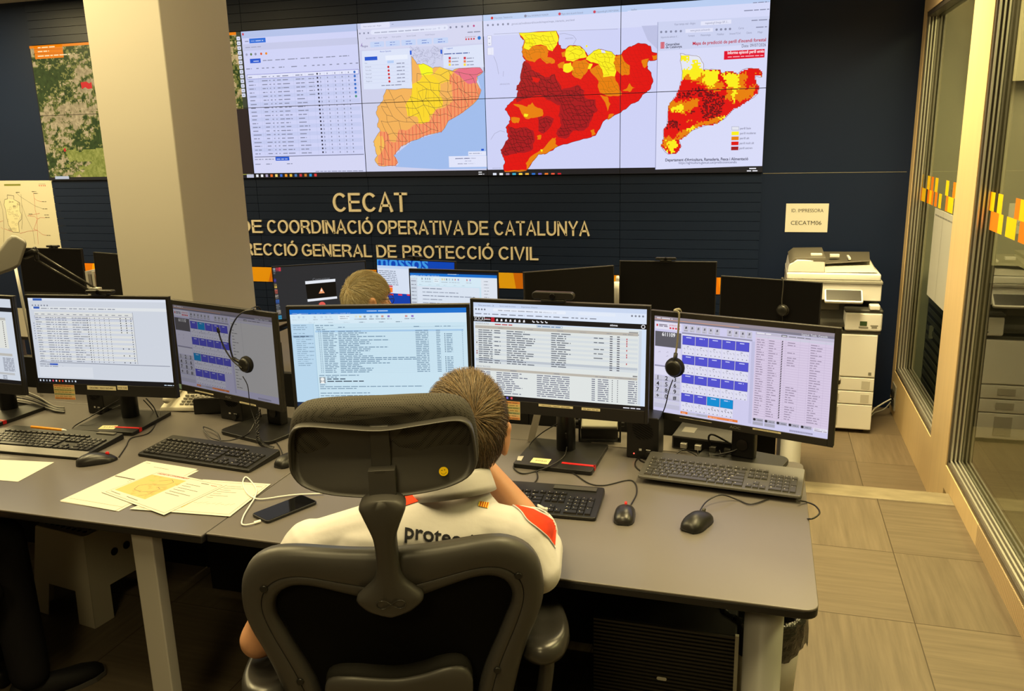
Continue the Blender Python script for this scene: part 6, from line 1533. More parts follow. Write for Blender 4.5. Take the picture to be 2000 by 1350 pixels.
# loose cables
def loose(label, pts, r=.0022, m=M['cable'], group='loose black cables on the front desks'):
    b = MB(); b.tube(spline(pts, 7), r, 8); o = b.build('cable', m, smooth=True); return tag(o, label, 'cable', group)
loose('black cable coiled in a loop in front of stand right of the man', dk([(1041, 946), (1050, 933), (1044, 914), (1026, 905), (1008, 905), (1004, 915), (1020, 925), (1046, 921)]) + [gz(1075, 910, DZ + .018), gz(1100, 893, DZ + .018), gz(1107, 872, DZ + .03), gy(1105, 846, 2.385)])
loose('black cable curling from the speaker towards the radio keyboard', dk([(1249, 894), (1252, 900), (1272, 906), (1296, 898), (1300, 892)]) + dk([(1302, 905), (1312, 915), (1327, 914), (1332, 902), (1322, 892), (1312, 896)], DZ + .010) + dk([(1322, 886), (1335, 879), (1350, 884), (1362, 891)], DZ + .012))
loose('thin black cable running down from the speaker to the keyboard edge', dk([(1247, 894), (1241, 903), (1242, 912), (1253, 921), (1264, 926)]))
loose('black cable looping off the right end of the desk', [gz(1560, 978, DZ + .016)] + [gz(x, y, DZ + .004) for x, y in ((1576, 981), (1592, 988), (1601, 1001), (1592, 1011), (1580, 1014))] + [gz(1562, 1012, DZ - .04)])
loose('black cable arching in front of the long table monitor stand', dk([(161, 851), (142, 842)]) + [gz(146, 832, DZ + .012), gz(175, 815, DZ + .035), gy(205, 797, 2.36), gy(240, 777, 2.37)])
loose('black cable looping behind the keyboard under headset monitor', dk([(432, 868), (424, 846), (400, 834), (398, 840), (412, 855), (436, 861), (464, 857), (485, 846)], DZ + .016) + [gz(498, 825, DZ + .04), gy(505, 802, 2.46)])
loose('black cable hanging from the long table monitor at right', [gy(285, 778, 2.40), gy(300, 795, 2.40), gz(309, 815, DZ + .012), gz(312, 806, DZ + .02)])
for k in range(6):
    loose(('lowest', 'second lowest', 'third', 'fourth', 'second highest', 'highest')[k] + ' cable of the bundle draped beside the left edge', [gy(-12, 790 - 5 * k, 2.40 + .02 * k), gy(30, 786 - 5 * k, 2.40 + .015 * k), gy(70, 793 - 4 * k, 2.42), gz(105, 803 - 2 * k, DZ + .006 + .002 * k), gz(126, 806 - 2 * k, DZ + .005)], .0030, M['cable'] if k % 2 == 0 else M['grey'], 'bundle of cables at the left edge')
hx = []
for k in range(220):
    s = k / 219; base = spline([gy(504, 806, 2.42), gz(503, 850, DZ + .035), gz(510, 866, DZ + .014), gz(522, 873, DZ + .010), gz(532, 876, DZ + .010)], 55)[k]
    a = k * .75; hx.append(base + Vector((math.cos(a) * .0065, math.sin(a) * .0065, math.sin(a * 1.0 + 1.2) * .0045)))
b = MB(); b.tube(hx, .0016, 6); o = b.build('coiled_cord', M['cable'], smooth=True); tag(o, 'black coiled telephone cord hanging beside the headset monitor stand', 'cord')

# headsets
def headset(label, m, off, band, ear, r, boom, cord, band_m=M['black'], tail=None):
    t_, X, u, v, n = m; o0 = X @ Vector((0, 0, off))
    P = lambda x, y, d=0.0: gp(x, y, o0 + n * d, n)
    e = P(*ear)
    t = root('headset', label, 'headset', e, math.atan2(u.y, u.x), 'headsets hanging on monitors')
    b = MB(); pts = [P(*q) for q in band]
    if tail: pts = [X @ Vector(q) for q in tail] + pts
    b.tube(spline(pts, 8), .0042, 8, flat=.5); b.build('headband', band_m, t, True, smooth=True)
    b = MB(); b.tube([P(*band[-1]), e], [.006, .007], 8); b.build('slider', M['black'], t, True, smooth=True)
    Z = Matrix(((u.x, v.x, n.x, e.x), (u.y, v.y, n.y, e.y), (u.z, v.z, n.z, e.z), (0, 0, 0, 1)))
    b = MB(); b.lathe([(.001, .010), (r * .6, .012), (r * .82, .006), (r * .86, -.004), (.001, -.006)], 28, Z); b.build('earcup', M['black'], t, True, smooth=True)
    b = MB(); b.lathe([(r * .45, -.004), (r * .55, -.014), (r * .85, -.017), (r, -.011), (r * .98, -.003), (r * .8, .001)], 28, Z); b.build('ear_cushion', mat('ear_foam', (.012, .011, .010), .8, .2), t, True, smooth=True)
    if boom:
        q = [P(x, y, .012) for x, y in boom]; b = MB(); b.tube(spline(q, 6), .0026, 8); b.capsule(q[-1], .0055, q[-1] + (q[-1] - q[-2]).normalized() * .012, .004); b.build('microphone_boom', M['black'], t, True, smooth=True)
    b = MB(); b.tube(spline([P(*cord[0], .004)] + cord[1], 7), .0017, 6); b.build('cord', M['cable'], t, True, smooth=True)
BEIGE = mat('grey_headband', (.24, .22, .17), .4, .4)
headset('headset hanging over the radio keypad monitor', mE, .022, [(1326, 612), (1325, 640), (1323, 668), (1320, 690)], (1316, 719), .0305, None,
        ((1314, 742), [gp(1306, 765, mE[1] @ Vector((0, 0, .02)), mE[4]), gp(1297, 800, mE[1] @ Vector((0, 0, .02)), mE[4]), gz(1272, 855, DZ + .045), gz(1256, 882, DZ + .016), gz(1251, 888, DZ + .012)]), BEIGE,
        [((-.555 / 2 + .555 * .151), -.05, -.055), ((-.555 / 2 + .555 * .151), -.004, -.040), ((-.555 / 2 + .555 * .151), .0065, -.012), ((-.555 / 2 + .555 * .151), .0060, .012)])
b = MB(); b.capsule(gp(1316, 728, mE[1] @ Vector((0, 0, .028)), mE[4]), .012, gp(1312, 745, mE[1] @ Vector((0, 0, .026)), mE[4]), .005); 
headset('headset with microphone boom hanging on the left desk monitor', mB, .022, [(494, 605), (478, 608), (463, 620), (452, 640), (448, 662), (450, 682), (455, 700)], (478, 713), .0295, [(473, 720), (455, 705), (440, 683), (431, 662), (427, 648)],
        ((474, 735), [gp(484, 755, mB[1] @ Vector((0, 0, .02)), mB[4]), gp(488, 790, mB[1] @ Vector((0, 0, .02)), mB[4]), gz(497, 820, DZ + .05), gz(503, 838, DZ + .03)]), M['black'],
        [((-.555 / 2 + .555 * .80), -.03, -.05), ((-.555 / 2 + .555 * .80), .004, -.030), ((-.555 / 2 + .555 * .80), .0065, -.004)])
headset('headset hanging on the switched off monitor beside the copier', mK, .022, [(1529.5, 547), (1529, 565), (1527, 585), (1527, 596)], (1528, 607), .033, None,
        ((1528, 618), [gp(1528, 625, mK[1] @ Vector((0, 0, .02)), mK[4]), gp(1526, 650, mK[1] @ Vector((0, 0, .02)), mK[4])]), M['darkgrey'],
        [(.061, -.03, -.05), (.061, .006, -.03), (.061, .0065, .006)])

# articulated lamp behind the left monitors
t = root('desk_lamp', 'grey articulated desk lamp rising behind the left monitors', 'lamp', (-2.215, 2.55, DZ))
LY = 2.43
b = MB(); pl = [(-34, 528), (14, 466), (22, 460), (31, 459), (53, 471), (51, 484), (38, 521), (22, 529), (-12, 541)]
r0 = [gy(x, y, LY - .055) for x, y in pl]; r1 = [gy(x, y, LY + .06) for x, y in pl]
b.loft([[tuple(p) for p in r0], [tuple(p) for p in r1]]); b.build('lamp_shade', mat('warm_grey_shade', (.30, .285, .25), .45, .4), t, True, bevel=.012, seg=3)
b = MB(); b.capsule(gy(50, 500, LY), .012, gy(68, 492, LY), .014); b.capsule(gy(68, 486, LY), .008, gy(72, 506, LY), .008); b.build('joint', M['black'], t, True, smooth=True)
for a, q in (((74, 494), (192, 567)), ((72, 508), (176, 568))):
    b = MB(); b.tube([gy(*a, LY), gy(*q, LY + .03)], .0042, 8); b.build('arm_rod', mat('lamp_rod', (.05, .047, .042), .28, .5, .5), t, True, smooth=True)
q = gy(186, 569, LY + .03)
b = MB(); b.tube([q, (q.x, q.y, DZ + .02)], .008, 10); b.build('post', M['steel'], t, True, smooth=True)
b = MB(); b.box((q.x - .03, q.y - .03, DZ - .001), (q.x + .03, q.y + .03, DZ + .02)); b.build('clamp', M['black'], t, True, bevel=.003)
b = MB(); b.box((q.x - .018, q.y - .01, q.z - .004), (q.x + .022, q.y + .012, q.z + .014)); b.build('hinge', M['chrome'], t, True, bevel=.002)
b = MB(); b.tube([gy(30, 522, 2.56), gy(41, 575, 2.56), (gy(41, 575, 2.56).x + .02, 2.56, DZ - .001)], .0055, 8); o = b.build('white_pole', M['white'], smooth=True); tag(o, 'thin white pole standing behind the leftmost monitors', 'pole')
# books and small items behind
for k, (cc, x) in enumerate((((.45, .43, .40), -4.43), ((.16, .15, .15), -4.405), ((.42, .40, .36), -4.375), ((.62, .22, .08), -4.345))):
    b = MB(); b.box((x, 4.60, .5405), (x + .022, 4.80, .90 - .02 * (k % 2)))
    o = b.build('binder', mat('binder_%d' % k, cc, .5, .3), bevel=.002); tag(o, ('leftmost pale', 'second from left dark', 'third from left beige', 'rightmost orange')[k] + ' binder of four standing between black monitors', 'binder', 'binders between the far left monitors')
t = root('canister', 'white rounded canister between two switched off monitors', 'canister', (-.800, 4.83, .54), 0)
b = MB(); b.lathe([(.001, .001), (.036, .001), (.037, .30), (.034, .335), (.001, .345)], 20); b.build('body', M['white'], t, smooth=True)
b = MB(); b.lathe([(.001, .345), (.012, .346), (.01, .372), (.001, .375)], 14); b.build('cap', M['white'], t, smooth=True)
# ================================================================= under the desks
t = root('floor_cabinet', 'black ribbed computer cabinet standing under the right desk', 'computer', (-.215, 2.25, 0), 0)
b = MB(); b.box((-.20, -.14, .004), (.20, .18, .372)); b.build('case', M['dark'], t, bevel=.006)
b = MB(); k = 0
z = .02
while z < .365:
    b.box((-.196, -.1455, z), (.196, -.139, z + .0062)); z += .0118
b.build('ribs', mat('rib_plastic', (.022, .019, .015), .35, .5), t)
b = MB(); b.box((.196, -.150, .0), (.206, -.138, .375)); b.build('edge_strip', mat('edge_silver', (.35, .33, .29), .4, .5), t)
b = MB(); b.prism(rrect(-.014, -.005, .014, .005, .0048, 4), 0, .0015, Matrix.Translation((.0, -.1455, .205)) @ Matrix.Rotation(math.pi / 2, 4, 'X')); b.build('logo', mat('badge_silver', (.55, .53, .48), .35, .5), t)
for k in range(5):
    b = MB(); x = -.012 + .012 * k; b.tube(spline([(x, 2.28, .705), (x + .012, 2.27, .60), (x + .004 * k, 2.26, .50), (x + .02, 2.25, .40), (x + .024, 2.33, .374)], 6), .0035, 8)
    o = b.build('hanging_cable', M['cable'], smooth=True); tag(o, ('leftmost', 'second', 'middle', 'fourth', 'rightmost')[k] + ' black cable hanging beside the right desk leg', 'cable', 'cables hanging at the right desk leg')
# step stool
t = root('step_stool', 'grey plastic step stool with perforated top under left desk', 'stool', (-2.412, 2.352, 0), math.radians(-8))
SG = mat('stool_plastic', (.44, .41, .33), .55, .35)
hw, tw, Hs = .168, .130, .34
def face(X):
    b_ = MB(); pts = [(-hw, 0), (-hw + .085, 0), (-hw + .098, .125), (hw - .098, .125), (hw - .085, 0), (hw, 0), (tw, Hs), (-tw, Hs)]
    def L(x, z, d): return (x, -(hw + (tw - hw) * z / Hs) + d, z)
    b_.loft([[L(x, z, 0) for x, z in pts], [L(x, z, .004) for x, z in pts]], X); return b_
b = MB()
for k in range(4):
    f = face(Matrix.Rotation(k * math.pi / 2, 4, 'Z')); b.add(f.v, f.f)
b.build('legs_and_sides', SG, t, bevel=.003)
b = MB(); b.prism(rrect(-tw - .001, -tw - .001, tw + .001, tw + .001, .015), Hs - .004, Hs + .004); b.build('top', SG, t, bevel=.003)
b = MB()
for i in range(8):
    for j in range(8): b.prism([(.010 * math.cos(a), .010 * math.sin(a)) for a in (0, 1.57, 3.14, 4.71)], 0, .0006, Matrix.Translation((-.10 + i * .0286, -.10 + j * .0286, Hs + .0041)))
b.build('perforations', M['dark'], t)
b = MB()
for x in (.045, .10): b.lathe([(.0005, 0), (.015, 0), (.015, .002), (.0005, .002)], 16, Matrix.Rotation(math.pi / 2, 4, 'Z') @ Matrix.Translation((x - .07, -(hw + (tw - hw) * .68) - .0012, Hs * .70)) @ Matrix.Rotation(math.pi / 2, 4, 'X'))
b.build('grip_holes', M['dark'], t)
# waste bin
t = root('waste_bin', 'grey waste bin with black bag folded over rim, right of desk leg', 'bin', (.048, 2.28, 0))
b = MB(); b.lathe([(.001, .001), (.095, .001), (.118, .36), (.114, .36), (.092, .008), (.001, .008)], 36); b.build('bin_body', mat('bin_grey', (.42, .40, .36), .45, .4), t, smooth=True)
rings = []; r = random.Random(5); N = 48
for k, (rad, z) in enumerate(((.070, .16), (.088, .30), (.108, .375), (.120, .388), (.128, .372), (.130, .33), (.129, .29), (.126, .262))):
    rings.append([((rad + r.uniform(-.005, .005) + .004 * math.sin(j * 1.9 + k)) * math.cos(2 * math.pi * j / N), (rad + r.uniform(-.005, .005)) * math.sin(2 * math.pi * j / N), z + r.uniform(-.004, .004) + (.022 * abs(math.sin(j * .31)) if k == 7 else 0)) for j in range(N)])
b = MB(); b.loft(rings, cap=False); b.build('bin_bag', mat('bin_bag_film', (.010, .010, .009), .18, .6, bump=(55, .7, .012)), t, smooth=True)

# ================================================================= copier
t = root('photocopier', 'large cream office photocopier against the navy wall', 'copier', (.455, 5.80, STEP))
CW = M['white']; x0, x1, yf, yb = .165, .742, 5.56, 6.10
def bx(name, a, q, m, bev=.006): 
    b = MB(); b.box(a, q); return b.build(name, m, t, True, bevel=bev)
bx('body', (x0, yf, -.06), (x1 - .01, yb, .462), CW)
for k, (za, zb) in enumerate(((.088, .172), (-.002, .082), (-.172, -.008))):
    d = bx('paper_drawer', (x0 + .002, yf - .012, za), (x1 - .012, yf + .02, zb), CW, .004)
    b = MB(); b.box((.425, yf - .0145, za + .022), (.525, yf - .011, zb - .018)); b.build('handle', mat('handle_grey', (.45, .43, .38), .4, .4), d, True, bevel=.003)
    if k < 2:
        b = MB(); b.box((.655, yf - .0135, za + .012), (.705, yf - .0115, zb - .018)); b.build('size_label', mat('label_grey', (.55, .53, .48), .5, .3), d, True)
bx('front_door', (x0 + .002, yf - .012, .180), (x1 - .012, yf + .02, .455), CW, .005)
bx('dark_gap', (x0 + .004, yf - .004, .460), (x1, yb, .478), M['darkgrey'], .001)
bx('output_cavity', (x0 + .004, yf + .12, .478), (.535, yb, .70), M['darkgrey'], .001)
b = MB(); b.loft([[(x0 + .03, yf, .500), (.53, yf, .500), (.53, yf + .3, .545), (x0 + .03, yf + .3, .545)], [(x0 + .03, yf, .512), (.53, yf, .512), (.53, yf + .3, .556), (x0 + .03, yf + .3, .556)]]); b.build('output_tray', M['darkgrey'], t, True)
bx('output_unit', (x0 + .08, yf + .11, .585), (.50, yf + .16, .66), mat('umber_plastic', (.10, .09, .07), .4, .4), .006)
bx('toner_cover', (.530, yf - .016, .480), (x1 + .006, yb - .05, .598), CW, .012)
bx('unit_top', (.526, yf - .014, .597), (x1 + .008, yb - .05, .618), M['darkgrey'], .008)
bx('scanner', (x0, yf + .06, .66), (x1 - .004, yb, .775), CW, .006)
bx('scanner_rim', (x0 - .002, yf + .05, .768), (x1, yb, .788), M['grey'], .004)
b = MB(); b.prism(rrect(.0, .0, .225, .105, .01), 0, .018, Matrix.Translation((.395, yf - .075, .664)) @ Matrix.Rotation(math.radians(38), 4, 'X')); o = b.build('control_panel', CW, t, True, bevel=.004)
b = MB(); b.box((.010, .012, .018), (.215, .098, .0192), Matrix.Translation((.395, yf - .075, .664)) @ Matrix.Rotation(math.radians(38), 4, 'X')); b.build('touch_screen', mat('dark_touch_glass', (.028, .026, .022), .25, .5), o, True)
bx('card_reader', (.668, yf - .02, .617), (.728, yf + .05, .648), CW, .006)
bx('document_lid', (x0, yf + .065, .788), (x1 - .012, yb, .832), CW, .010)
b = MB(); pr = [(x0 + .002, .83), (x0 + .23, .83), (x0 + .23, .915), (x0 + .19, .925), (x0 + .06, .925), (x0 + .012, .895)]
b.loft([[(x, yf + .075, z - .01 if z > .85 else z) for x, z in pr], [(x, yf + .30, z) for x, z in pr], [(x, yb - .04, z) for x, z in pr]]); b.build('feeder', CW, t, True, bevel=.010, seg=3)
b = MB(); b.loft([[(x0 + .010, yf + .078, .893), (x0 + .232, yf + .072, .908), (x0 + .232, yb - .05, .925), (x0 + .010, yb - .05, .910)], [(x0 + .045, yf + .085, .925), (x0 + .232, yf + .080, .931), (x0 + .232, yb - .05, .945), (x0 + .045, yb - .05, .940)]]); b.build('feeder_cover', mat('umber_plastic', (1, 1, 1)), t, True, bevel=.003)
bx('feeder_latch', (x0 + .145, yf + .16, .925), (x0 + .215, yf + .20, .943), CW, .003)
b = MB(); b.loft([[(x0 + .23, yf + .09, .834), (x1 - .03, yf + .09, .838), (x1 - .03, yb - .05, .842), (x0 + .23, yb - .05, .836)], [(x0 + .23, yf + .12, .848), (x1 - .05, yf + .12, .862), (x1 - .05, yb - .05, .890), (x0 + .23, yb - .05, .872)]]); b.build('exit_tray', mat('cream_tray', (.62, .60, .54), .4, .4), t, True, bevel=.004)
b = MB(); b.loft([[(x0 + .22, yf + .20, .868), (x1 - .07, yf + .20, .893), (x1 - .04, yb - .02, .905), (x0 + .22, yb - .02, .900)], [(x0 + .22, yf + .20, .876), (x1 - .07, yf + .20, .900), (x1 - .04, yb - .02, .915), (x0 + .22, yb - .02, .912)]]); b.build('original_tray', mat('umber_plastic', (1, 1, 1)), t, True, bevel=.003)
bx('paper_guide', (x0 + .27, yf + .28, .905), (x0 + .33, yf + .31, .925), CW, .003); bx('paper_guide', (x0 + .38, yf + .22, .898), (x0 + .395, yf + .36, .912), CW, .002)
b = MB(); b.box((x1 - .125, yf - .0175, .516), (x1 - .083, yf - .0155, .545)); b.build('green_badge', mat('green_badge', (.04, .075, .03), .4, .4), t, True)
b = MB(); b.box((x1 - .13, yf - .0175, .500), (x1 - .075, yf - .0158, .511)); b.box((x1 - .062, yf - .0175, .516), (x1 - .018, yf - .0158, .522)); b.box((x1 - .055, yf - .0175, .503), (x1 - .024, yf - .0158, .512)); b.box((.69, yf - .0135, .195), (.708, yf - .0115, .213)); b.build('small_print', mat('print_grey', (.22, .21, .18), .5, .3), t, True)
for x in (x0 + .05, x1 - .06):
    for y in (yf + .05, yb - .06):
        b = MB(); b.lathe([(.0005, -.012), (.024, -.012), (.024, .012), (.0005, .012)], 16, Matrix.Translation((x, y, STEP + .0245)) @ Matrix.Rotation(math.pi / 2, 4, 'Y')); b.build('caster', M['black'], t, True)
bx('base', (x0 + .01, yf + .01, -.182), (x1 - .02, yb, -.05), mat('base_cream', (.7, .68, .62), .5, .4), .003)
# power outlet low on the partition with two cables
t = root('power_outlet', 'dark power outlet low on the oak partition near copier', 'outlet', (GX, 6.0, -.06))
b = MB(); b.box((-.008, -.10, -.085), (-.0005, .05, .085)); b.build('plate', mat('outlet_frame', (.30, .28, .24), .4, .4), t, bevel=.002)
b = MB(); b.box((-.020, -.06, -.06), (-.007, .02, -.02)); b.box((-.020, -.06, .0), (-.007, .02, .04)); b.build('sockets', M['black'], t, bevel=.002)
for k, (cc, dz) in enumerate(((M['wcable'], 0), (M['grey'], -.05))):
    b = MB(); b.tube(spline([(GX - .02, 5.97, -.08 + dz * .4), (GX - .06, 5.95, -.10 + dz), (GX - .12, 5.93, -.14 + dz * .6), (.765, 5.90, -.17 + dz * .3), (.70, 5.92, -.16)], 7), .005, 8)
    o = b.build('power_cable', cc, smooth=True); tag(o, ('upper white', 'lower grey')[k] + ' power cable between the outlet and the copier', 'cable', 'power cables of the copier')

# ================================================================= office chair
SR, CR_ = math.sin(math.radians(8)), math.cos(math.radians(8))
TZ = .94
def bk(s, t, d=0.0):   # back plane coordinates to chair space; d towards the desk
    return (s, -SR * t + .30 * s * s + d, TZ + CR_ * t)
def resample(poly, n):
    P = [Vector(p) for p in poly]; P.append(P[0]); L = [0]
    for a, q in zip(P[:-1], P[1:]): L.append(L[-1] + (q - a).length)
    out = []; j = 0
    for k in range(n):
        d = L[-1] * k / n
        while L[j + 1] < d: j += 1
        f = (d - L[j]) / max(1e-9, L[j + 1] - L[j]); out.append(P[j].lerp(P[j + 1], f))
    return out
def sym(half):  # right half from top centre to bottom centre
    return half + [(-x, y) for x, y in half[::-1] if x > 1e-6]
OUT = smooth_poly(sym([(0, -.008), (.06, -.006), (.12, -.001), (.18, .004), (.228, -.001), (.268, -.024), (.293, -.062), (.303, -.107), (.303, -.15), (.293, -.195), (.274, -.245), (.255, -.31), (.241, -.375), (.226, -.44), (.205, -.505), (.16, -.545), (.08, -.555), (0, -.555)]), 4)
INN = smooth_poly(sym([(0, -.137), (.05, -.120), (.10, -.103), (.15, -.087), (.19, -.084), (.222, -.099), (.237, -.127), (.237, -.155), (.225, -.19), (.205, -.245), (.187, -.29), (.172, -.335), (.160, -.39), (.149, -.44), (.130, -.485), (.08, -.505), (0, -.508)]), 4)
def build_chair(label, loc, rz, headrest=True, group='high backed mesh office chairs'):
    t = root('office_chair', label, 'chair', loc, rz, group)
    N = 120; O, I_ = resample(OUT, N), resample(INN, N)
    def ring(fa, fb, prof):   # closed band between two fractions of the frame width
        b = MB(); rows = []
        for k in range(N + 1):
            o, i_ = O[k % N], I_[k % N]
            rows.append([bk(*(i_.lerp(o, fa + (fb - fa) * w_)), d) for w_, d in prof])
        b.loft(rows, cap=False); return b
    ring(.352, 1.0, [(1, .012), (1.0, -.005), (.93, -.015), (.80, -.022), (.55, -.0265), (.25, -.0262), (.03, -.0245), (0, -.0225), (0, .008)]).build('back_frame', M['chair'], t, smooth=True)
    ring(0.0, .345, [(1, .008), (1, -.0222), (.95, -.0240), (.6, -.0230), (.2, -.0165), (0, -.006), (0, .010)]).build('inner_trim', M['chair'], t, smooth=True)
    b = MB(); rows = []
    cI = sum((Vector(p) for p in I_), Vector((0, 0))) / N
    for f in (1.03, .8, .6, .4, .2, .001): rows.append([bk(*(cI + (p - cI) * f), .006 + .020 * (1 - f)) for p in I_])
    b.loft(rows, cap=False); b.build('back_mesh', M['meshback'], t, smooth=True)
    for s, tt in ((-.250, -.083), (.250, -.083), (.203, -.315), (-.203, -.315)):
        p = bk(s, tt, -.026)
        b = MB(); X = Matrix.Translation(p) @ Matrix.Rotation(math.pi / 2, 4, 'X')
        b.lathe([(.0045, .002), (.0065, .0025), (.0078, .0), (.0078, -.004)], 18, X); b.lathe([(.0003, .0005), (.0044, .0005), (.0044, -.004), (.0003, -.004)], 14, X); b.build('screw', M['black'], t, smooth=True)
    # lumbar pad
    LP = resample(smooth_poly([(0, -.292), (.05, -.284), (.098, -.270), (.132, -.276), (.149, -.302), (.151, -.345), (.140, -.395), (.09, -.415), (0, -.420), (-.09, -.415), (-.140, -.395), (-.151, -.345), (-.149, -.305), (-.135, -.286), (-.10, -.280), (-.05, -.287)], 4), 60)
    cL = sum((Vector(p) for p in LP), Vector((0, 0))) / 60
    b = MB(); b.loft([[bk(*(cL + (p - cL) * f), d) for p in LP] for f, d in ((.1, .004), (.9, .002), (1, -.006), (1, -.020), (.95, -.030), (.85, -.036), (.1, -.036))]); b.build('lumbar_cushion', mat('cushion_fabric', (.016, .015, .013), .9, .1, bump=(900, .5, .001)), t, smooth=True)
    b = MB(); sh = Vector((0, -.004)); b.loft([[bk(*(cL + sh + (Vector(((p - cL).x, (p - cL).y * .88))) * f), d) for p in LP] for f, d in ((1.0, -.026), (1.0, -.038), (.93, -.044), (.6, -.046), (.02, -.046))]); lp = b.build('lumbar_plate', M['chair'], t, smooth=True)
    b = MB(); b.lathe([(.0003, .001), (.0075, .002), (.008, -.003)], 18, Matrix.Translation(bk(.098, -.352, -.046)) @ Matrix.Rotation(math.pi / 2, 4, 'X')); b.build('screw', M['black'], lp, smooth=True)
    # seat, arms, base
    b = MB(); sp = smooth_poly([(0, .06), (.17, .05), (.235, .10), (.255, .26), (.245, .44), (.19, .515), (0, .53), (-.19, .515), (-.245, .44), (-.255, .26), (-.235, .10), (-.17, .05)], 5)
    b.loft([[(x * f, .28 + (y - .28) * f, z) for x, y in sp] for f, z in ((.9, .405), (1, .415), (1.0, .437), (.97, .447), (.5, .440), (.03, .438))]); b.build('seat', M['meshback'], t, smooth=True)
    for s in (-1, 1):
        b = MB(); pad = smooth_poly([(.262, .10), (.270, .055), (.305, .030), (.348, .050), (.372, .105), (.374, .18), (.362, .25), (.335, .285), (.300, .285), (.275, .25), (.272, .18)], 5)
        cx_, cy_ = .32, .155
        b.loft([[(s * (cx_ + (x - cx_) * f) + (.030 if s < 0 else -.008), cy_ + (y - cy_) * f - (.01 if s < 0 else 0), z - (.055 if s < 0 else -.010)) for x, y in pad] for f, z in ((.05, .610), (.75, .610), (.93, .618), (1, .632), (.985, .648), (.90, .660), (.72, .663), (.42, .655), (.05, .652))]); b.build('armrest_pad', M['armpad'], t, smooth=True)
        b = MB(); b.tube(spline([(s * .318 + (.02 if s < 0 else 0), .135, .612 - (.045 if s < 0 else 0)), (s * .316, .15, .53), (s * .30, .17, .44), (s * .24, .19, .385), (s * .12, .22, .375)], 6), [.024] * 25, 12, flat=.7); b.build('armrest_post', M['chair'], t, smooth=True)
    b = MB(); b.box((-.12, .12, .365), (.12, .40, .41)); b.build('tilt_mechanism', M['black'], t, bevel=.02)
    b = MB(); b.tube(spline([bk(0, -.53, -.01), (0, .10, .38), (0, .2, .375)], 6), .035, 12); b.build('back_support', M['chair'], t, smooth=True)
    b = MB(); b.lathe([(.028, .09), (.028, .25), (.02, .26), (.02, .37)], 20, Matrix.Translation((0, .27, 0))); b.build('gas_column', M['black'], t, smooth=True)
    for k in range(5):
        a = math.radians(72 * k + 18); ex, ey = .30 * math.cos(a), .27 + .30 * math.sin(a)
        b = MB(); b.tube([(0, .27, .11), (ex * .5, .27 + (ey - .27) * .5, .10), (ex, ey, .075)], [.028, .022, .016], 10); b.build('leg', M['chair'], t, smooth=True)
        b = MB(); b.lathe([(.001, -.02), (.028, -.02), (.03, 0), (.028, .02), (.001, .02)], 18, Matrix.Translation((ex, ey, .0305)) @ Matrix.Rotation(a, 4, 'Z') @ Matrix.Rotation(math.pi / 2, 4, 'X')); b.tube([(ex, ey, .05), (ex, ey, .085)], .009, 8); b.build('caster', M['black'], t, smooth=True)
    if not headrest: return t
    # headrest on its curved stem
    st = [(0, -.140), (.024, -.1375), (.046, -.128), (.061, -.112), (.063, -.098), (.048, -.080), (.030, -.060), (.022, -.035), (.020, 0), (.021, .04), (.027, .066), (.038, .095), (.043, .110), (.038, .121), (.022, .129), (0, .131), (-.022, .129), (-.038, .121), (-.043, .110), (-.038, .095), (-.028, .066), (-.022, .04), (-.021, 0), (-.023, -.035), (-.031, -.060), (-.049, -.080), (-.065, -.098), (-.063, -.112), (-.048, -.128), (-.025, -.1375)]
    st = smooth_poly(st, 3); cS = Vector((-.001, 0))
    def dep(t_): return -.030 - .020 * math.exp(-((t_ - .08) / .07) ** 2) - .004 * math.exp(-((t_ + .10) / .03) ** 2)
    b = MB(); b.loft([[bk(x * f - .002, y * (1 if f > .9 else .995) + (0 if f > .9 else -.0005), dep(y) + o) for x, y in st] for f, o in ((.98, .026), (1, .010), (1, -.004), (.90, -.012), (.70, -.016), (.30, -.019))]); sm_ = b.build('headrest_stem', M['chair'], t, smooth=True)
    b = MB(); b.tube([bk(.034 * math.cos(a) * .52 * (1 / (1 + math.sin(a) ** 2)) * 1.6, -.107 + .034 * math.sin(a) * math.cos(a) / (1 + math.sin(a) ** 2) * .8, dep(-.107) - .0195) for a in [2 * math.pi * k / 40 for k in range(41)]], .0011, 6); b.build('embossed_logo', M['armpad'], sm_, smooth=True)
    SH = resample(smooth_poly(sym([(0, .2555), (.07, .2615), (.130, .2655), (.158, .259), (.171, .235), (.176, .18), (.171, .156), (.153, .138), (.10, .124), (0, .1175)]), 4), 90)
    cH = Vector((0, .19))
    def shd(y):       # shallow dish: deep at the top, swinging out to the rim at its lower edge
        xs = (.115, .135, .16, .19, .22, .27); ys = (-.0190, -.0140, -.0030, .0100, .0165, .0150)
        return float(np.interp(y, xs, ys))
    b = MB(); rows = []
    for f, o in ((1.0, .016), (1.0, -.009), (.990, -.0125), (.976, -.0125), (.966, -.010)): rows.append([bk(*(cH + (p - cH) * f), (o if o > 0 else min(o, shd((cH + (p - cH) * f).y) - .0035) if f < 1 else min(o, shd(p.y))) + .45 * (p.x * f) ** 2) for p in SH])
    for f in (.955, .90, .82, .72, .6, .45, .3, .15, .02): rows.append([bk(*(cH + (p - cH) * f), shd((cH + (p - cH) * f).y) + .45 * (p.x * f) ** 2) for p in SH])
    b.loft(rows); b.build('headrest_shell', M['chair'], t, smooth=True)
    b = MB(); b.box((-.021, 0, 0), (.015, .012, .088), Matrix.Translation(bk(0, .168, -.003))); b.build('headrest_slide', M['chair'], t, bevel=.002)
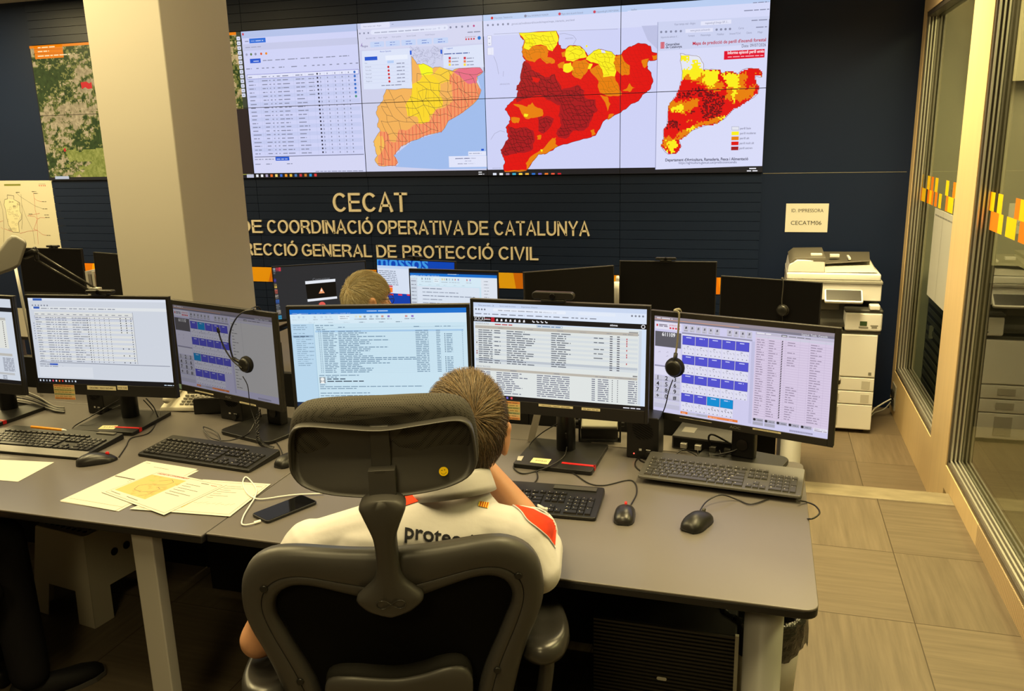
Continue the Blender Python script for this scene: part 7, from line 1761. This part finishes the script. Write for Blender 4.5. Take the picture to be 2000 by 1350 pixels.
    b = MB(); b.box((-.0255, -.006, 0), (.0235, .03, .052), Matrix.Translation(bk(0, .125, -.026))); b.box((-.014, -.0065, .0485), (.006, -.0055, .0525), Matrix.Translation(bk(0, .125, -.026))); b.build('headrest_block', M['chair'], t, bevel=.0025)
    PD = resample(smooth_poly(sym([(0, .3055), (.07, .305), (.130, .299), (.160, .283), (.174, .250), (.180, .19), (.174, .148), (.150, .124), (.10, .110), (0, .0965)]), 4), 90)
    b = MB(); b.loft([[bk(*(cH + Vector(((p - cH).x * f, (p - cH).y * g)) + Vector((0, oy))), o + .45 * (p.x * f) ** 2) for p in PD] for f, g, oy, o in ((.90, .80, -.002, .012), (.97, .93, -.004, .016), (1.0, .985, -.004, .026), (1.0, 1.0, 0, .040), (.985, .99, .001, .055), (.93, .90, .001, .066), (.75, .65, 0, .072), (.3, .3, 0, .072), (.02, .02, 0, .072))])
    m = mat('spacer_mesh', (.060, .055, .046), .8, .2)
    if not m.get('done'):
        nt = m.node_tree; Nn = nt.nodes.new; L = nt.links.new; bs_ = nt.nodes['Principled BSDF']; tc = Nn('ShaderNodeTexCoord'); mp = Nn('ShaderNodeMapping'); mp.inputs['Rotation'].default_value = (0, math.radians(45), 0); mp.inputs['Scale'].default_value = (290, 290, 290)
        vo = Nn('ShaderNodeTexVoronoi'); vo.inputs['Scale'].default_value = 1.0; vo.inputs['Randomness'].default_value = 0.0; L(tc.outputs['Object'], mp.inputs[0]); L(mp.outputs[0], vo.inputs['Vector'])
        r_ = Nn('ShaderNodeValToRGB'); r_.color_ramp.elements[0].position = .26; r_.color_ramp.elements[0].color = (.006, .005, .004, 1); r_.color_ramp.elements[1].position = .36; r_.color_ramp.elements[1].color = (.060, .055, .046, 1)
        L(vo.outputs['Distance'], r_.inputs[0]); L(r_.outputs[0], bs_.inputs['Base Color']); m['done'] = 1
    b.build('headrest_pad', m, t, smooth=True)
    return t
CH_LOC, CH_RZ = (-.667, 1.352, 0), math.radians(20)
chair = build_chair('high backed office chair with headrest in front, man seated on it', CH_LOC, CH_RZ)
# smiley sticker on the headrest shell
XCH = Matrix.Translation(CH_LOC) @ Matrix.Rotation(CH_RZ, 4, 'Z')
o0 = XCH @ Vector(bk(.112, .160, -.0035)); uu = XCH.to_3x3() @ Vector((1, .1, 0)); vv = XCH.to_3x3() @ Vector((0, .16, .98)); vv -= uu.normalized() * vv.dot(uu.normalized())
c = Canvas(o0, uu, vv); c.disc((0, 0), .0088, S(255, 214, 20), 28); c.disc((-.003, .002), .0010, (.02, .02, .02, 1), 10); c.disc((.0022, .0028), .0010, (.02, .02, .02, 1), 10, 0)
c.line([(.0052 * math.cos(a), .0052 * math.sin(a)) for a in [math.radians(205 + 14 * k) for k in range(11)]], .0007, (.05, .04, .01, 1))
o = c.build('smiley_sticker', None, PRINT, base=.0025); attach(o, chair, True); o['label'] = 'round yellow smiley sticker on the headrest shell'

# ================================================================= people
def remesh(mb, vox, smooth_it=6, name='m'):
    me = mb.mesh(name); o = bpy.data.objects.new(name, me); col.objects.link(o)
    r = o.modifiers.new('r', 'REMESH'); r.mode = 'VOXEL'; r.voxel_size = vox; r.use_smooth_shade = True
    s = o.modifiers.new('s', 'SMOOTH'); s.factor = .5; s.iterations = smooth_it
    bpy.context.view_layer.update()
    out = bpy.data.meshes.new_from_object(o.evaluated_get(bpy.context.evaluated_depsgraph_get()))
    out.name = name
    bpy.data.objects.remove(o); bpy.data.meshes.remove(me)
    return out
def loft_sections(mb, secs, n=28, p=2.4):
    rows = []
    for s, f, z, a, bb in secs:
        rows.append([(s + a * abs(math.cos(q)) ** (2 / p) * (1 if math.cos(q) >= 0 else -1), f + bb * abs(math.sin(q)) ** (2 / p) * (1 if math.sin(q) >= 0 else -1), z) for q in [2 * math.pi * k / n for k in range(n)]])
    mb.loft(rows)
def hand(mb, wrist, direction, palm_n, side, curl=.35):
    """palm and five separate bent fingers; direction: where the fingers point, palm_n: out of the palm"""
    d = Vector(direction).normalized(); pn = Vector(palm_n); pn = (pn - d * pn.dot(d)).normalized(); sd = d.cross(pn).normalized() * side
    w_ = Vector(wrist); rows = []
    for t_, a, bb in ((0, .026, .018), (.03, .034, .016), (.065, .041, .014), (.092, .040, .012)):
        cpt = w_ + d * t_; rows.append([tuple(cpt + sd * a * math.cos(q) + pn * bb * math.sin(q)) for q in [2 * math.pi * k / 16 for k in range(16)]])
    mb.loft(rows)
    for k, (off, L) in enumerate(((-.029, .072), (-.010, .080), (.010, .074), (.028, .058))):
        p = w_ + d * .085 + sd * off; dd = d.copy(); r = .0088 if k < 3 else .0078
        for j, fr_ in enumerate((.45, .32, .26)):
            dd = (dd + pn * curl * (1 + .15 * k)).normalized(); q = p + dd * L * fr_
            mb.capsule(p, r * (1 - .08 * j), q, r * (.94 - .10 * j), 10); p = q
    p = w_ + d * .028 - sd * .030; dd = (d * .75 - sd * .75 + pn * .35).normalized()
    for j, L in enumerate((.034, .028)):
        q = p + dd * L; mb.capsule(p, .0115 - .001 * j, q, .0100 - .001 * j, 10); p = q; dd = (dd + d * .35 + pn * .2).normalized()
class Head:
    def __init__(s, c, yaw, pitch, roll, k=1.0):
        s.R = Matrix.Rotation(yaw, 3, 'Z') @ Matrix.Rotation(pitch, 3, 'X') @ Matrix.Rotation(roll, 3, 'Y'); s.c = Vector(c); s.k = k
        s.r = Vector((.0785, .098, .104)) * k
    def w(s, x, y, z): return s.c + s.R @ (Vector((x, y, z)) * s.k)
    def add(s, mb):
        k = s.k; E = lambda c_, r_, R=None: mb.ell(s.w(*c_), tuple(q * k for q in r_), s.R @ (R or Matrix.Identity(3)), 24, 16)
        E((0, 0, 0), (.0785, .098, .104)); E((0, .034, -.052), (.060, .062, .070)); E((0, .050, -.092), (.038, .045, .028)); E((0, .050, -.015), (.062, .046, .055))
        E((0, .078, .022), (.056, .022, .016)); mb.capsule(s.w(0, .094, .008), .009 * k, s.w(0, .115, -.034), .0145 * k, 12); E((-.013, .104, -.038), (.009, .010, .008)); E((.013, .104, -.038), (.009, .010, .008))
        E((0, .091, -.064), (.026, .010, .006)); E((0, .090, -.073), (.023, .010, .006))
        for q in (-1, 1):
            E((q * .050, .066, -.022), (.024, .024, .020))
            R = Matrix.Rotation(q * math.radians(-22), 3, 'Z') @ Matrix.Rotation(math.radians(10), 3, 'X')
            E((q * .0835, -.006, -.018), (.008, .021, .034), R); E((q * .086, -.008, .002), (.009, .016, .014), R); E((q * .083, -.004, -.045), (.008, .010, .012), R)
    def features(s, body):
        for q in (-1, 1):
            b = MB(); b.ell(s.w(q * .031, .0855, -.002), (.0115 * s.k,) * 3, None, 16, 10); o = b.build('eye', M['eye'], body, smooth=True)
            b = MB(); b.ell(s.w(q * .031, .0955, -.002), (.0052 * s.k, .0028 * s.k, .0052 * s.k), s.R, 12, 8); b.build('iris', mat('iris', (.05, .03, .02), .2, .5), o, smooth=True)
            b = MB(); b.tube([s.w(q * .014, .0975, .020), s.w(q * .031, .099, .025), s.w(q * .047, .088, .021)], [.003, .004, .002], 8); b.build('eyebrow', mat('brow_hair', (.10, .075, .05), .6, .2), body, smooth=True)
    def hair(s, body, n, colors, whorl, Ltop, Lside, seed, sweep=(0, 0, 0), lift=.14):
        r = np.random.default_rng(seed); rx, ry, rz = .0785 * 1.012, .098 * 1.012, .104 * 1.012
        def ok(x, y, z):
            if y > .045: return z > .052 + .30 * (y - .045)        # forehead hairline
            if y > -.002: return z > .012 + .4 * (y + .002) or (abs(x) > .06 and z > -.01 and y < .018)   # above the ears
            if y > -.040: return z > -.040 - .8 * (-.002 - y) * 0
            return z > -.100
        cap = MB(); nu, nv = 60, 44; vs = []; fs = []
        for j in range(nv + 1):
            a = -math.pi / 2 + math.pi * j / nv
            for i in range(nu):
                q = 2 * math.pi * i / nu; vs.append((rx * 1.02 * math.cos(a) * math.cos(q), ry * 1.02 * math.cos(a) * math.sin(q), rz * 1.02 * math.sin(a)))
        for j in range(nv):
            for i in range(nu):
                f = (j * nu + i, j * nu + (i + 1) % nu, (j + 1) * nu + (i + 1) % nu, (j + 1) * nu + i)
                m_ = sum((Vector(vs[q]) for q in f), Vector()) / 4
                if ok(*m_): fs.append(f)
        Wm = np.array(s.R) * s.k; C_ = np.array(s.c)
        V, Fq, Cc = [], [], []
        for p in vs: V.append(C_ + Wm @ np.array(p))
        base = np.array(colors[0]) * .55
        for f in fs: Fq.append(f); Cc.append([tuple(base) + (1,)] * 4)
        wh = np.array(whorl); sw = np.array(sweep); made = 0
        while made < n:
            d = r.normal(size=3); d /= np.linalg.norm(d); p = d * np.array((rx, ry, rz))
            if not ok(*p): continue
            made += 1
            nrm = p / np.array((rx * rx, ry * ry, rz * rz)); nrm /= np.linalg.norm(nrm)
            fl = (p - wh); dist = np.linalg.norm(fl); fl = fl / max(dist, .012)
            fl = fl + np.cross(nrm, fl) * .35 * math.exp(-dist / .04) + np.array((0, 0, -.55)) + sw * max(0, p[2] / rz)
            fl = fl - nrm * fl.dot(nrm); fl /= max(np.linalg.norm(fl), 1e-6); fl += r.normal(size=3) * .16
            tz = max(0, min(1, (p[2] + .01) / .07)); L = (Lside + (Ltop - Lside) * tz) * r.uniform(.7, 1.2)
            if p[2] < -.05: L *= .8
            cbase = np.array(colors[r.integers(len(colors))]) * r.uniform(.75, 1.25)
            k0 = len(V); w_ = .00062 * s.k * r.uniform(.8, 1.3); sidev = np.cross(nrm, fl); sidev /= max(np.linalg.norm(sidev), 1e-6)
            lf = lift * r.uniform(.5, 1.3) * (.35 + .65 * tz)
            for j in range(5):
                t_ = j / 4; q = p + fl * L * t_
                e = q / np.array((rx, ry, rz)); e /= np.linalg.norm(e)
                q = e * np.array((rx, ry, rz)) * (1 + .02 + lf * (t_ - .45 * t_ * t_) + .03 * t_ * (1 - t_))
                ww = w_ * (1 - .75 * t_)
                for a in (sidev, -sidev * .5 + nrm * .8, -sidev * .5 - nrm * .8): V.append(C_ + Wm @ (q + a * ww))
            for j in range(4):
                for a in range(3):
                    i0, i1 = k0 + j * 3 + a, k0 + j * 3 + (a + 1) % 3
                    Fq.append((i0, i1, i1 + 3, i0 + 3)); Cc.append([tuple(cbase) + (1,)] * 4)
        me = bpy.data.meshes.new('hair'); me.from_pydata([tuple(v) for v in V], [], Fq)
        at = me.color_attributes.new('Col', 'FLOAT_COLOR', 'CORNER'); at.data.foreach_set('color', np.array(Cc, dtype=np.float32).ravel()); me.update()
        return meshobj('hair', me, HAIRM, body, False, True)

def person(label, loc, rz, J, vox=.0045):
    t = root('person', label, 'person', loc, rz)
    b = MB(); loft_sections(b, [(s, f, z, a * .90, q * .88) for s, f, z, a, q in J['torso']])
    for sd in ('R', 'L'):
        sh, el, wr = J['sh' + sd], J['el' + sd], J['wr' + sd]
        b.capsule(sh, .052, el, .041, 16); mid = Vector(el).lerp(Vector(wr), .28); b.capsule(el, .040, mid, .0405, 16); b.capsule(mid, .0405, wr, .026, 16)
        hand(b, wr, J['hd' + sd], J['pn' + sd], 1 if sd == 'R' else -1, J.get('curl', .3))
        hp, kn, an = J['hp' + sd], J['kn' + sd], J['an' + sd]
        b.capsule(hp, .082, kn, .056, 16); b.capsule(kn, .054, Vector(kn).lerp(Vector(an), .3), .055, 16); b.capsule(Vector(kn).lerp(Vector(an), .3), .055, an, .031, 16); b.capsule((an[0], an[1] - .01, .05), .024, (an[0] + J.get('toe', 0), an[1] + .12, .040), .018, 14)
    h = J['head']; b.capsule(J['neck'], .060, h.w(0, -.012, -.045), .056, 18); h.add(b)
    body = meshobj('body', remesh(b, vox, 5, 'body'), M['skin'], t, False, True)
    h.features(body)
    # trousers and shoes
    b = MB(); s0 = J['torso'][0]; loft_sections(b, [(s0[0], s0[1], s0[2] - .03, s0[3] * .96, s0[4] * .98), (s0[0], s0[1], s0[2] + .10, s0[3] * .96, s0[4] * .98)])
    for sd in ('R', 'L'):
        hp, kn, an = J['hp' + sd], J['kn' + sd], Vector(J['an' + sd])
        b.capsule(hp, .092, kn, .068, 16); b.capsule(kn, .067, an + Vector((0, 0, .015)), .058, 16)
    meshobj('trousers', remesh(b, .008, 5, 'trousers'), J.get('trouser_mat', M['trousers']), body, False, True)
    for sd in ('R', 'L'):
        an = J['an' + sd]; tx = J.get('toe', 0); b = MB(); rows = []
        for t_, w_, h_ in ((-.062, .016, .045), (-.045, .033, .075), (.0, .037, .082), (.05, .040, .066), (.10, .046, .052), (.15, .044, .044), (.185, .030, .032), (.197, .012, .020)):
            rows.append([(an[0] + tx * (t_ / .15) + w_ * math.cos(q), an[1] + t_, max(.014, .014 + h_ * max(0, math.sin(q)) ** .7)) for q in [2 * math.pi * k / 16 for k in range(16)]])
        b.loft(rows); sh_ = b.build('shoe', M['shoe'], body, smooth=True)
        b = MB(); b.loft([[(x + (an[0] + tx * .5 - x) * -.03, y, z) for x, y, z in [(p[0], p[1], zz_) for p in [(an[0] + tx * (t_ / .15) + w_ * sg, an[1] + t_) for sg, seq in ((1, 1), (-1, -1)) for t_, w_ in (((-.066, .014), (-.045, .035), (0, .039), (.05, .042), (.10, .048), (.15, .046), (.19, .028), (.202, .008))[::seq])]]] for zz_ in (.001, .017)]); b.build('sole', M['sole'], sh_)
    return t, body
def shirt_mesh(J, cloth, body, vox=.0045, k=.62):
    b = MB(); loft_sections(b, J['torso'])
    for sd in ('R', 'L'):
        sh, el = Vector(J['sh' + sd]), Vector(J['el' + sd]); b.capsule(sh, .064, sh.lerp(el, k), .062, 18); c_ = Vector(J['torso'][4][:3]); [b.capsule(q0, r0_, q1, r1_, 16) for q0, r0_, q1, r1_ in (J.get('drape', ()) if sd == 'R' else ())]; b.capsule(sh, .058, (c_.x + (sh.x - c_.x) * .3, c_.y, sh.z + (.015 if sd == 'R' else .026)), .075, 18)
    return meshobj('shirt', remesh(b, vox, 7, 'shirt'), cloth, body, False, True)

# --- the man in the white shirt
J1 = dict(torso=[(0, .215, .47, .185, .14), (0, .21, .58, .178, .128), (.012, .190, .70, .190, .125), (.030, .165, .80, .208, .122), (.042, .155, .865, .212, .112), (.055, .158, .915, .185, .094), (.085, .170, .950, .125, .072), (.115, .185, .975, .078, .062)],
          neck=(.125, .19, .96), shR=(.262, .135, .880), elR=(.312, .335, .784), wrR=(.182, .415, .945), hdR=(-.35, -.05, .6), pnR=(-.8, -.6, 0), shL=(-.182, .158, .862), elL=(-.312, .150, .656), wrL=(-.16, .31, .605), hdL=(.7, .45, -.15), pnL=(.3, -.2, -1), curl=.32, drape=(((.262, .130, .875), .062, (.298, .105, .812), .050), ((.298, .105, .812), .050, (.315, .20, .815), .048)),
          hpR=(.095, .22, .53), knR=(.14, .60, .515), anR=(.14, .585, .095), hpL=(-.095, .22, .53), knL=(-.14, .60, .515), anL=(-.14, .585, .095),
          head=Head((.155, .238, 1.094), math.radians(-3), math.radians(-14), math.radians(4), 1.06))
p1, body1 = person('person in white shirt seated in front with back turned, right hand at the face', CH_LOC, CH_RZ, J1)
sh1 = shirt_mesh(J1, M['shirt'], body1)
J1['head'].hair(body1, 9000, [(.16, .105, .055), (.22, .150, .080), (.11, .078, .050), (.28, .22, .145), (.19, .125, .062), (.075, .058, .042)], (.018, -.094, .025), .058, .034, 3, (.15, .1, .3), .26)
XP1 = XCH
bm_ = bmesh.new(); bm_.from_mesh(sh1.data); bm_.transform(XP1); BV1 = BVHTree.FromBMesh(bm_); bm_.free()
def decal(name, tris_px, m, parent, lift=.0016, colr=None, cell=7.0):
    V, Fq = [], []
    def cast(p):
        d = Vector(ray(*p)).normalized(); h = BV1.ray_cast(Vector(CAMP), d)
        return None if h[0] is None or h[3] > 2.6 else h[0] + h[1] * lift
    def emit(a, b_, c_, dep_):
        L = [math.dist(a, b_), math.dist(b_, c_), math.dist(c_, a)]
        if max(L) > cell and dep_ < 9:
            k = L.index(max(L)); tri = (a, b_, c_); p, q, r = tri[k], tri[(k + 1) % 3], tri[(k + 2) % 3]; mm = ((p[0] + q[0]) / 2, (p[1] + q[1]) / 2)
            emit(p, mm, r, dep_ + 1); emit(mm, q, r, dep_ + 1); return
        P = [cast(a), cast(b_), cast(c_)]
        if None in P or max((P[0] - P[1]).length, (P[1] - P[2]).length, (P[2] - P[0]).length) > .05: return
        k = len(V); V.extend(tuple(p) for p in P); Fq.append((k, k + 1, k + 2))
    for t_ in tris_px: emit(*t_, 0)
    me = bpy.data.meshes.new(name); me.from_pydata(V, [], Fq)
    b2 = bmesh.new(); b2.from_mesh(me); bmesh.ops.remove_doubles(b2, verts=b2.verts, dist=.0004); bmesh.ops.recalc_face_normals(b2, faces=b2.faces); b2.to_mesh(me); b2.free()
    return meshobj(name, me, m, parent, True, True)
def ptri(pts):
    return [(pts[a], pts[b_], pts[c_]) for a, b_, c_ in tessellate_polygon([[Vector((x, y, 0)) for x, y in pts]])]
zs = lambda pts: [(820 + x / 2.813, 700 + y / 2.813) for x, y in pts]
INKC = mat('black_print', (.012, .012, .016), .7, .2)
redp = decal('shoulder_panel', ptri(zs([(460, 801), (500, 806), (560, 818), (620, 832), (690, 866), (748, 905), (745, 960), (740, 1032), (720, 1010), (690, 972), (640, 930), (590, 890), (560, 850), (530, 822), (495, 808)])), M['redcloth'], sh1, .0026, cell=3.0)
redp['label'] = 'red panel on the right shoulder'
o = decal('shoulder_panel', ptri([(770, 992), (789, 990), (822, 979), (860, 966), (905, 952), (900, 944), (850, 952), (800, 968), (768, 980)]), M['redcloth'], sh1, .0020); o['label'] = 'red yoke under the collar'
def hit(x, y):
    h = BV1.ray_cast(Vector(CAMP), Vector(ray(x, y)).normalized()); return (h[0], h[1]) if h[0] is not None else None
FP = [hit(x, y) for x, y in ((1012, 986), (1024, 985), (1038, 989), (1052, 995), (1066, 1003), (1078, 1013))]
FP = [q for q in FP if q]
rows = []
def drop(x, y, z):
    h = BV1.ray_cast(Vector((x, y, z + .12)), Vector((0, 0, -1))); return h[0].z if h[0] is not None and h[0].z > z - .06 else z - .02
for i, (q, nq) in enumerate(FP):
    wd = .030 * (.6, .9, 1, 1, .95, .7)[i]; across = Vector((-.10, 1, 0)).normalized(); lo, hi = [], []
    for a in (-1.0, -.7, -.35, 0, .35, .7, 1.0):
        s_ = q + across * (a * wd); z = drop(s_.x, s_.y, q.z); lo.append((s_.x, s_.y, z + .0065)); hi.append((s_.x, s_.y, z + .0125 - (.003 if abs(a) > .9 else 0)))
    rows.append(hi + lo[::-1])
b = MB(); b.loft(rows); flap = b.build('shoulder_flap', M['shirt'], sh1, True, smooth=True)
b = MB(); q = FP[1][0] + Vector((0, 0, .012)); b.ell(q, (.0055, .0055, .002), None, 14, 6); b.build('button', mat('pearl_button', (.6, .56, .48), .3, .5), flap, True, smooth=True)
tr, a_, b_ = text_tris('protecció civil', True); szt = 42.0
TP = lambda p: (791 + (p[0] - a_) * szt * .97 + 0.04 * p[1] * szt, 1050 + (p[0] - a_) * szt * .165 - p[1] * szt)
o = decal('back_lettering', [tuple(TP(q) for q in t_) for t_ in tr], INKC, sh1, .0018, cell=6)
fl = zs([(326, 786), (380, 794), (372, 826), (319, 812)])
fl_ = decal('flag_emblem', ptri(fl), mat('flag_yellow', (.85, .62, .03), .7, .2), sh1, .0018)
for k in range(4):
    f0, f1 = .14 + .22 * k, .24 + .22 * k
    L2 = lambda A, B, f: (A[0] + (B[0] - A[0]) * f, A[1] + (B[1] - A[1]) * f)
    decal('flag_bar', ptri([L2(fl[0], fl[1], f0), L2(fl[0], fl[1], f1), L2(fl[3], fl[2], f1), L2(fl[3], fl[2], f0)]), mat('flag_red', (.50, .02, .015), .7, .2), fl_, .0024, cell=4)
# collar folded round the neck
b = MB(); rows = []
cN = Vector((.122, .192, .962)); NN = 40
for k, (ra, rb, dz) in enumerate(((.066, .066, .030), (.070, .070, .044), (.076, .076, .048), (.083, .082, .040), (.092, .090, .010), (.096, .095, -.006), (.090, .089, -.004))):
    rows.append([tuple(cN + Vector((ra * math.cos(q), rb * math.sin(q), dz - .10 * (rb * math.sin(q)) - .02 * math.sin(q) + .10 * ra * math.cos(q)))) for q in [2 * math.pi * j / NN for j in range(NN)]])
b.loft(rows, cap=False); o = b.build('collar', M['shirt'], sh1, smooth=True); so = o.modifiers.new('thick', 'SOLIDIFY'); so.thickness = .0025
# piping along the red panel and sleeve hems
def piping(pts, r=.0016, m=M['shirt'], name='piping'):
    P = []
    for p in spline([Vector((x, y, 0)) for x, y in pts], 6):
        h = BV1.ray_cast(Vector(CAMP), Vector(ray(p.x, p.y)).normalized())
        if h[0] is not None: P.append(h[0] + h[1] * .002)
    b_ = MB(); b_.tube(P, r, 8); return b_.build(name, m, sh1, True, smooth=True)
piping(zs([(497, 806), (530, 822), (560, 850), (590, 890), (640, 930), (690, 972), (722, 1015), (742, 1046)]))
for sd in ('R', 'L'):
    s_, e_ = Vector(J1['sh' + sd]), Vector(J1['el' + sd]); d = (e_ - s_).normalized(); cpt = s_.lerp(e_, .62) + d * .030
    a = d.orthogonal().normalized(); q_ = d.cross(a)
    b = MB(); b.tube([cpt + (a * math.cos(2 * math.pi * k / 28) + q_ * math.sin(2 * math.pi * k / 28)) * .0565 for k in range(29)], .0055, 8); b.build('sleeve_hem', M['shirt'], sh1, smooth=True)

# --- the man in the second row
J2 = dict(torso=[(0, .0, .47, .185, .14), (0, .0, .58, .178, .128), (0, .01, .70, .190, .125), (0, .02, .82, .208, .122), (0, .03, .92, .205, .112), (0, .04, .98, .165, .09), (0, .05, 1.03, .10, .07), (0, .055, 1.06, .072, .062)],
          neck=(0, .055, 1.05), shR=(.205, .03, .955), elR=(.25, .12, .70), wrR=(.15, .30, .745), hdR=(-.2, 1, .05), pnR=(0, 0, -1), shL=(-.205, .03, .955), elL=(-.25, .12, .70), wrL=(-.15, .30, .745), hdL=(.2, 1, .05), pnL=(0, 0, -1), curl=.2,
          hpR=(.095, .02, .53), knR=(.12, .42, .52), anR=(.12, .40, .095), hpL=(-.095, .02, .53), knL=(-.12, .42, .52), anL=(-.12, .40, .095),
          head=Head((0, .085, 1.232), math.radians(-38), math.radians(-5), math.radians(0), 1.03))
P2L = (-1.685, 3.245, STEP)
p2, body2 = person('person with sandy grey hair seated at the second row, seen from behind', P2L, 0, J2, .006)
shirt_mesh(J2, mat('navy_shirt_cloth', (.02, .025, .05), .8, .15), body2, .006, .7)
J2['head'].hair(body2, 7000, [(.46, .36, .19), (.55, .46, .28), (.36, .28, .15), (.60, .54, .38), (.42, .33, .18)], (.01, -.092, .045), .055, .036, 8, (.2, .3, .2), .24)
gl = MB(); h = J2['head']
for q in (-1, 1): gl.tube([h.w(q * .080, -.005, .002), h.w(q * .076, .095, .004)], .0018, 8)
for q in (-1, 1): gl.tube([h.w(q * .033 + .027 * math.cos(a), .108, -.004 + .020 * math.sin(a)) for a in [2 * math.pi * k / 20 for k in range(21)]], .0014, 6)
gl.build('glasses', M['black'], body2, smooth=True)
build_chair('plain mesh office chair of the sandy haired person in second row', (P2L[0], P2L[1] - .20, STEP), 0, False)
# --- the person at the left edge, only a lower leg and shoe in view
J3 = dict(J2); J3['head'] = Head((0, .085, 1.232), 0, 0, 0); J3['knR'] = (.12, .40, .53); J3['anR'] = (.205, .36, .095); J3['toe'] = .05; J3['knL'] = (-.14, .40, .53); J3['anL'] = (-.15, .36, .095); J3['elR'] = (.25, .06, .70); J3['wrR'] = (.12, .26, .62); J3['elL'] = (-.25, .06, .70); J3['wrL'] = (-.12, .26, .62)
P3L = (-2.40, 1.445, 0)
p3, body3 = person('person in dark trousers at left edge, only lower leg and shoe showing', P3L, math.radians(-8), J3, .007)
shirt_mesh(J3, mat('dark_shirt_cloth', (.02, .02, .022), .8, .15), body3, .007, .7)
J3['head'].hair(body3, 2500, [(.05, .035, .02)], (0, -.09, .04), .03, .02, 5)
build_chair('mesh office chair of the person at left edge', (P3L[0], P3L[1] - .20, 0), math.radians(-8), False)
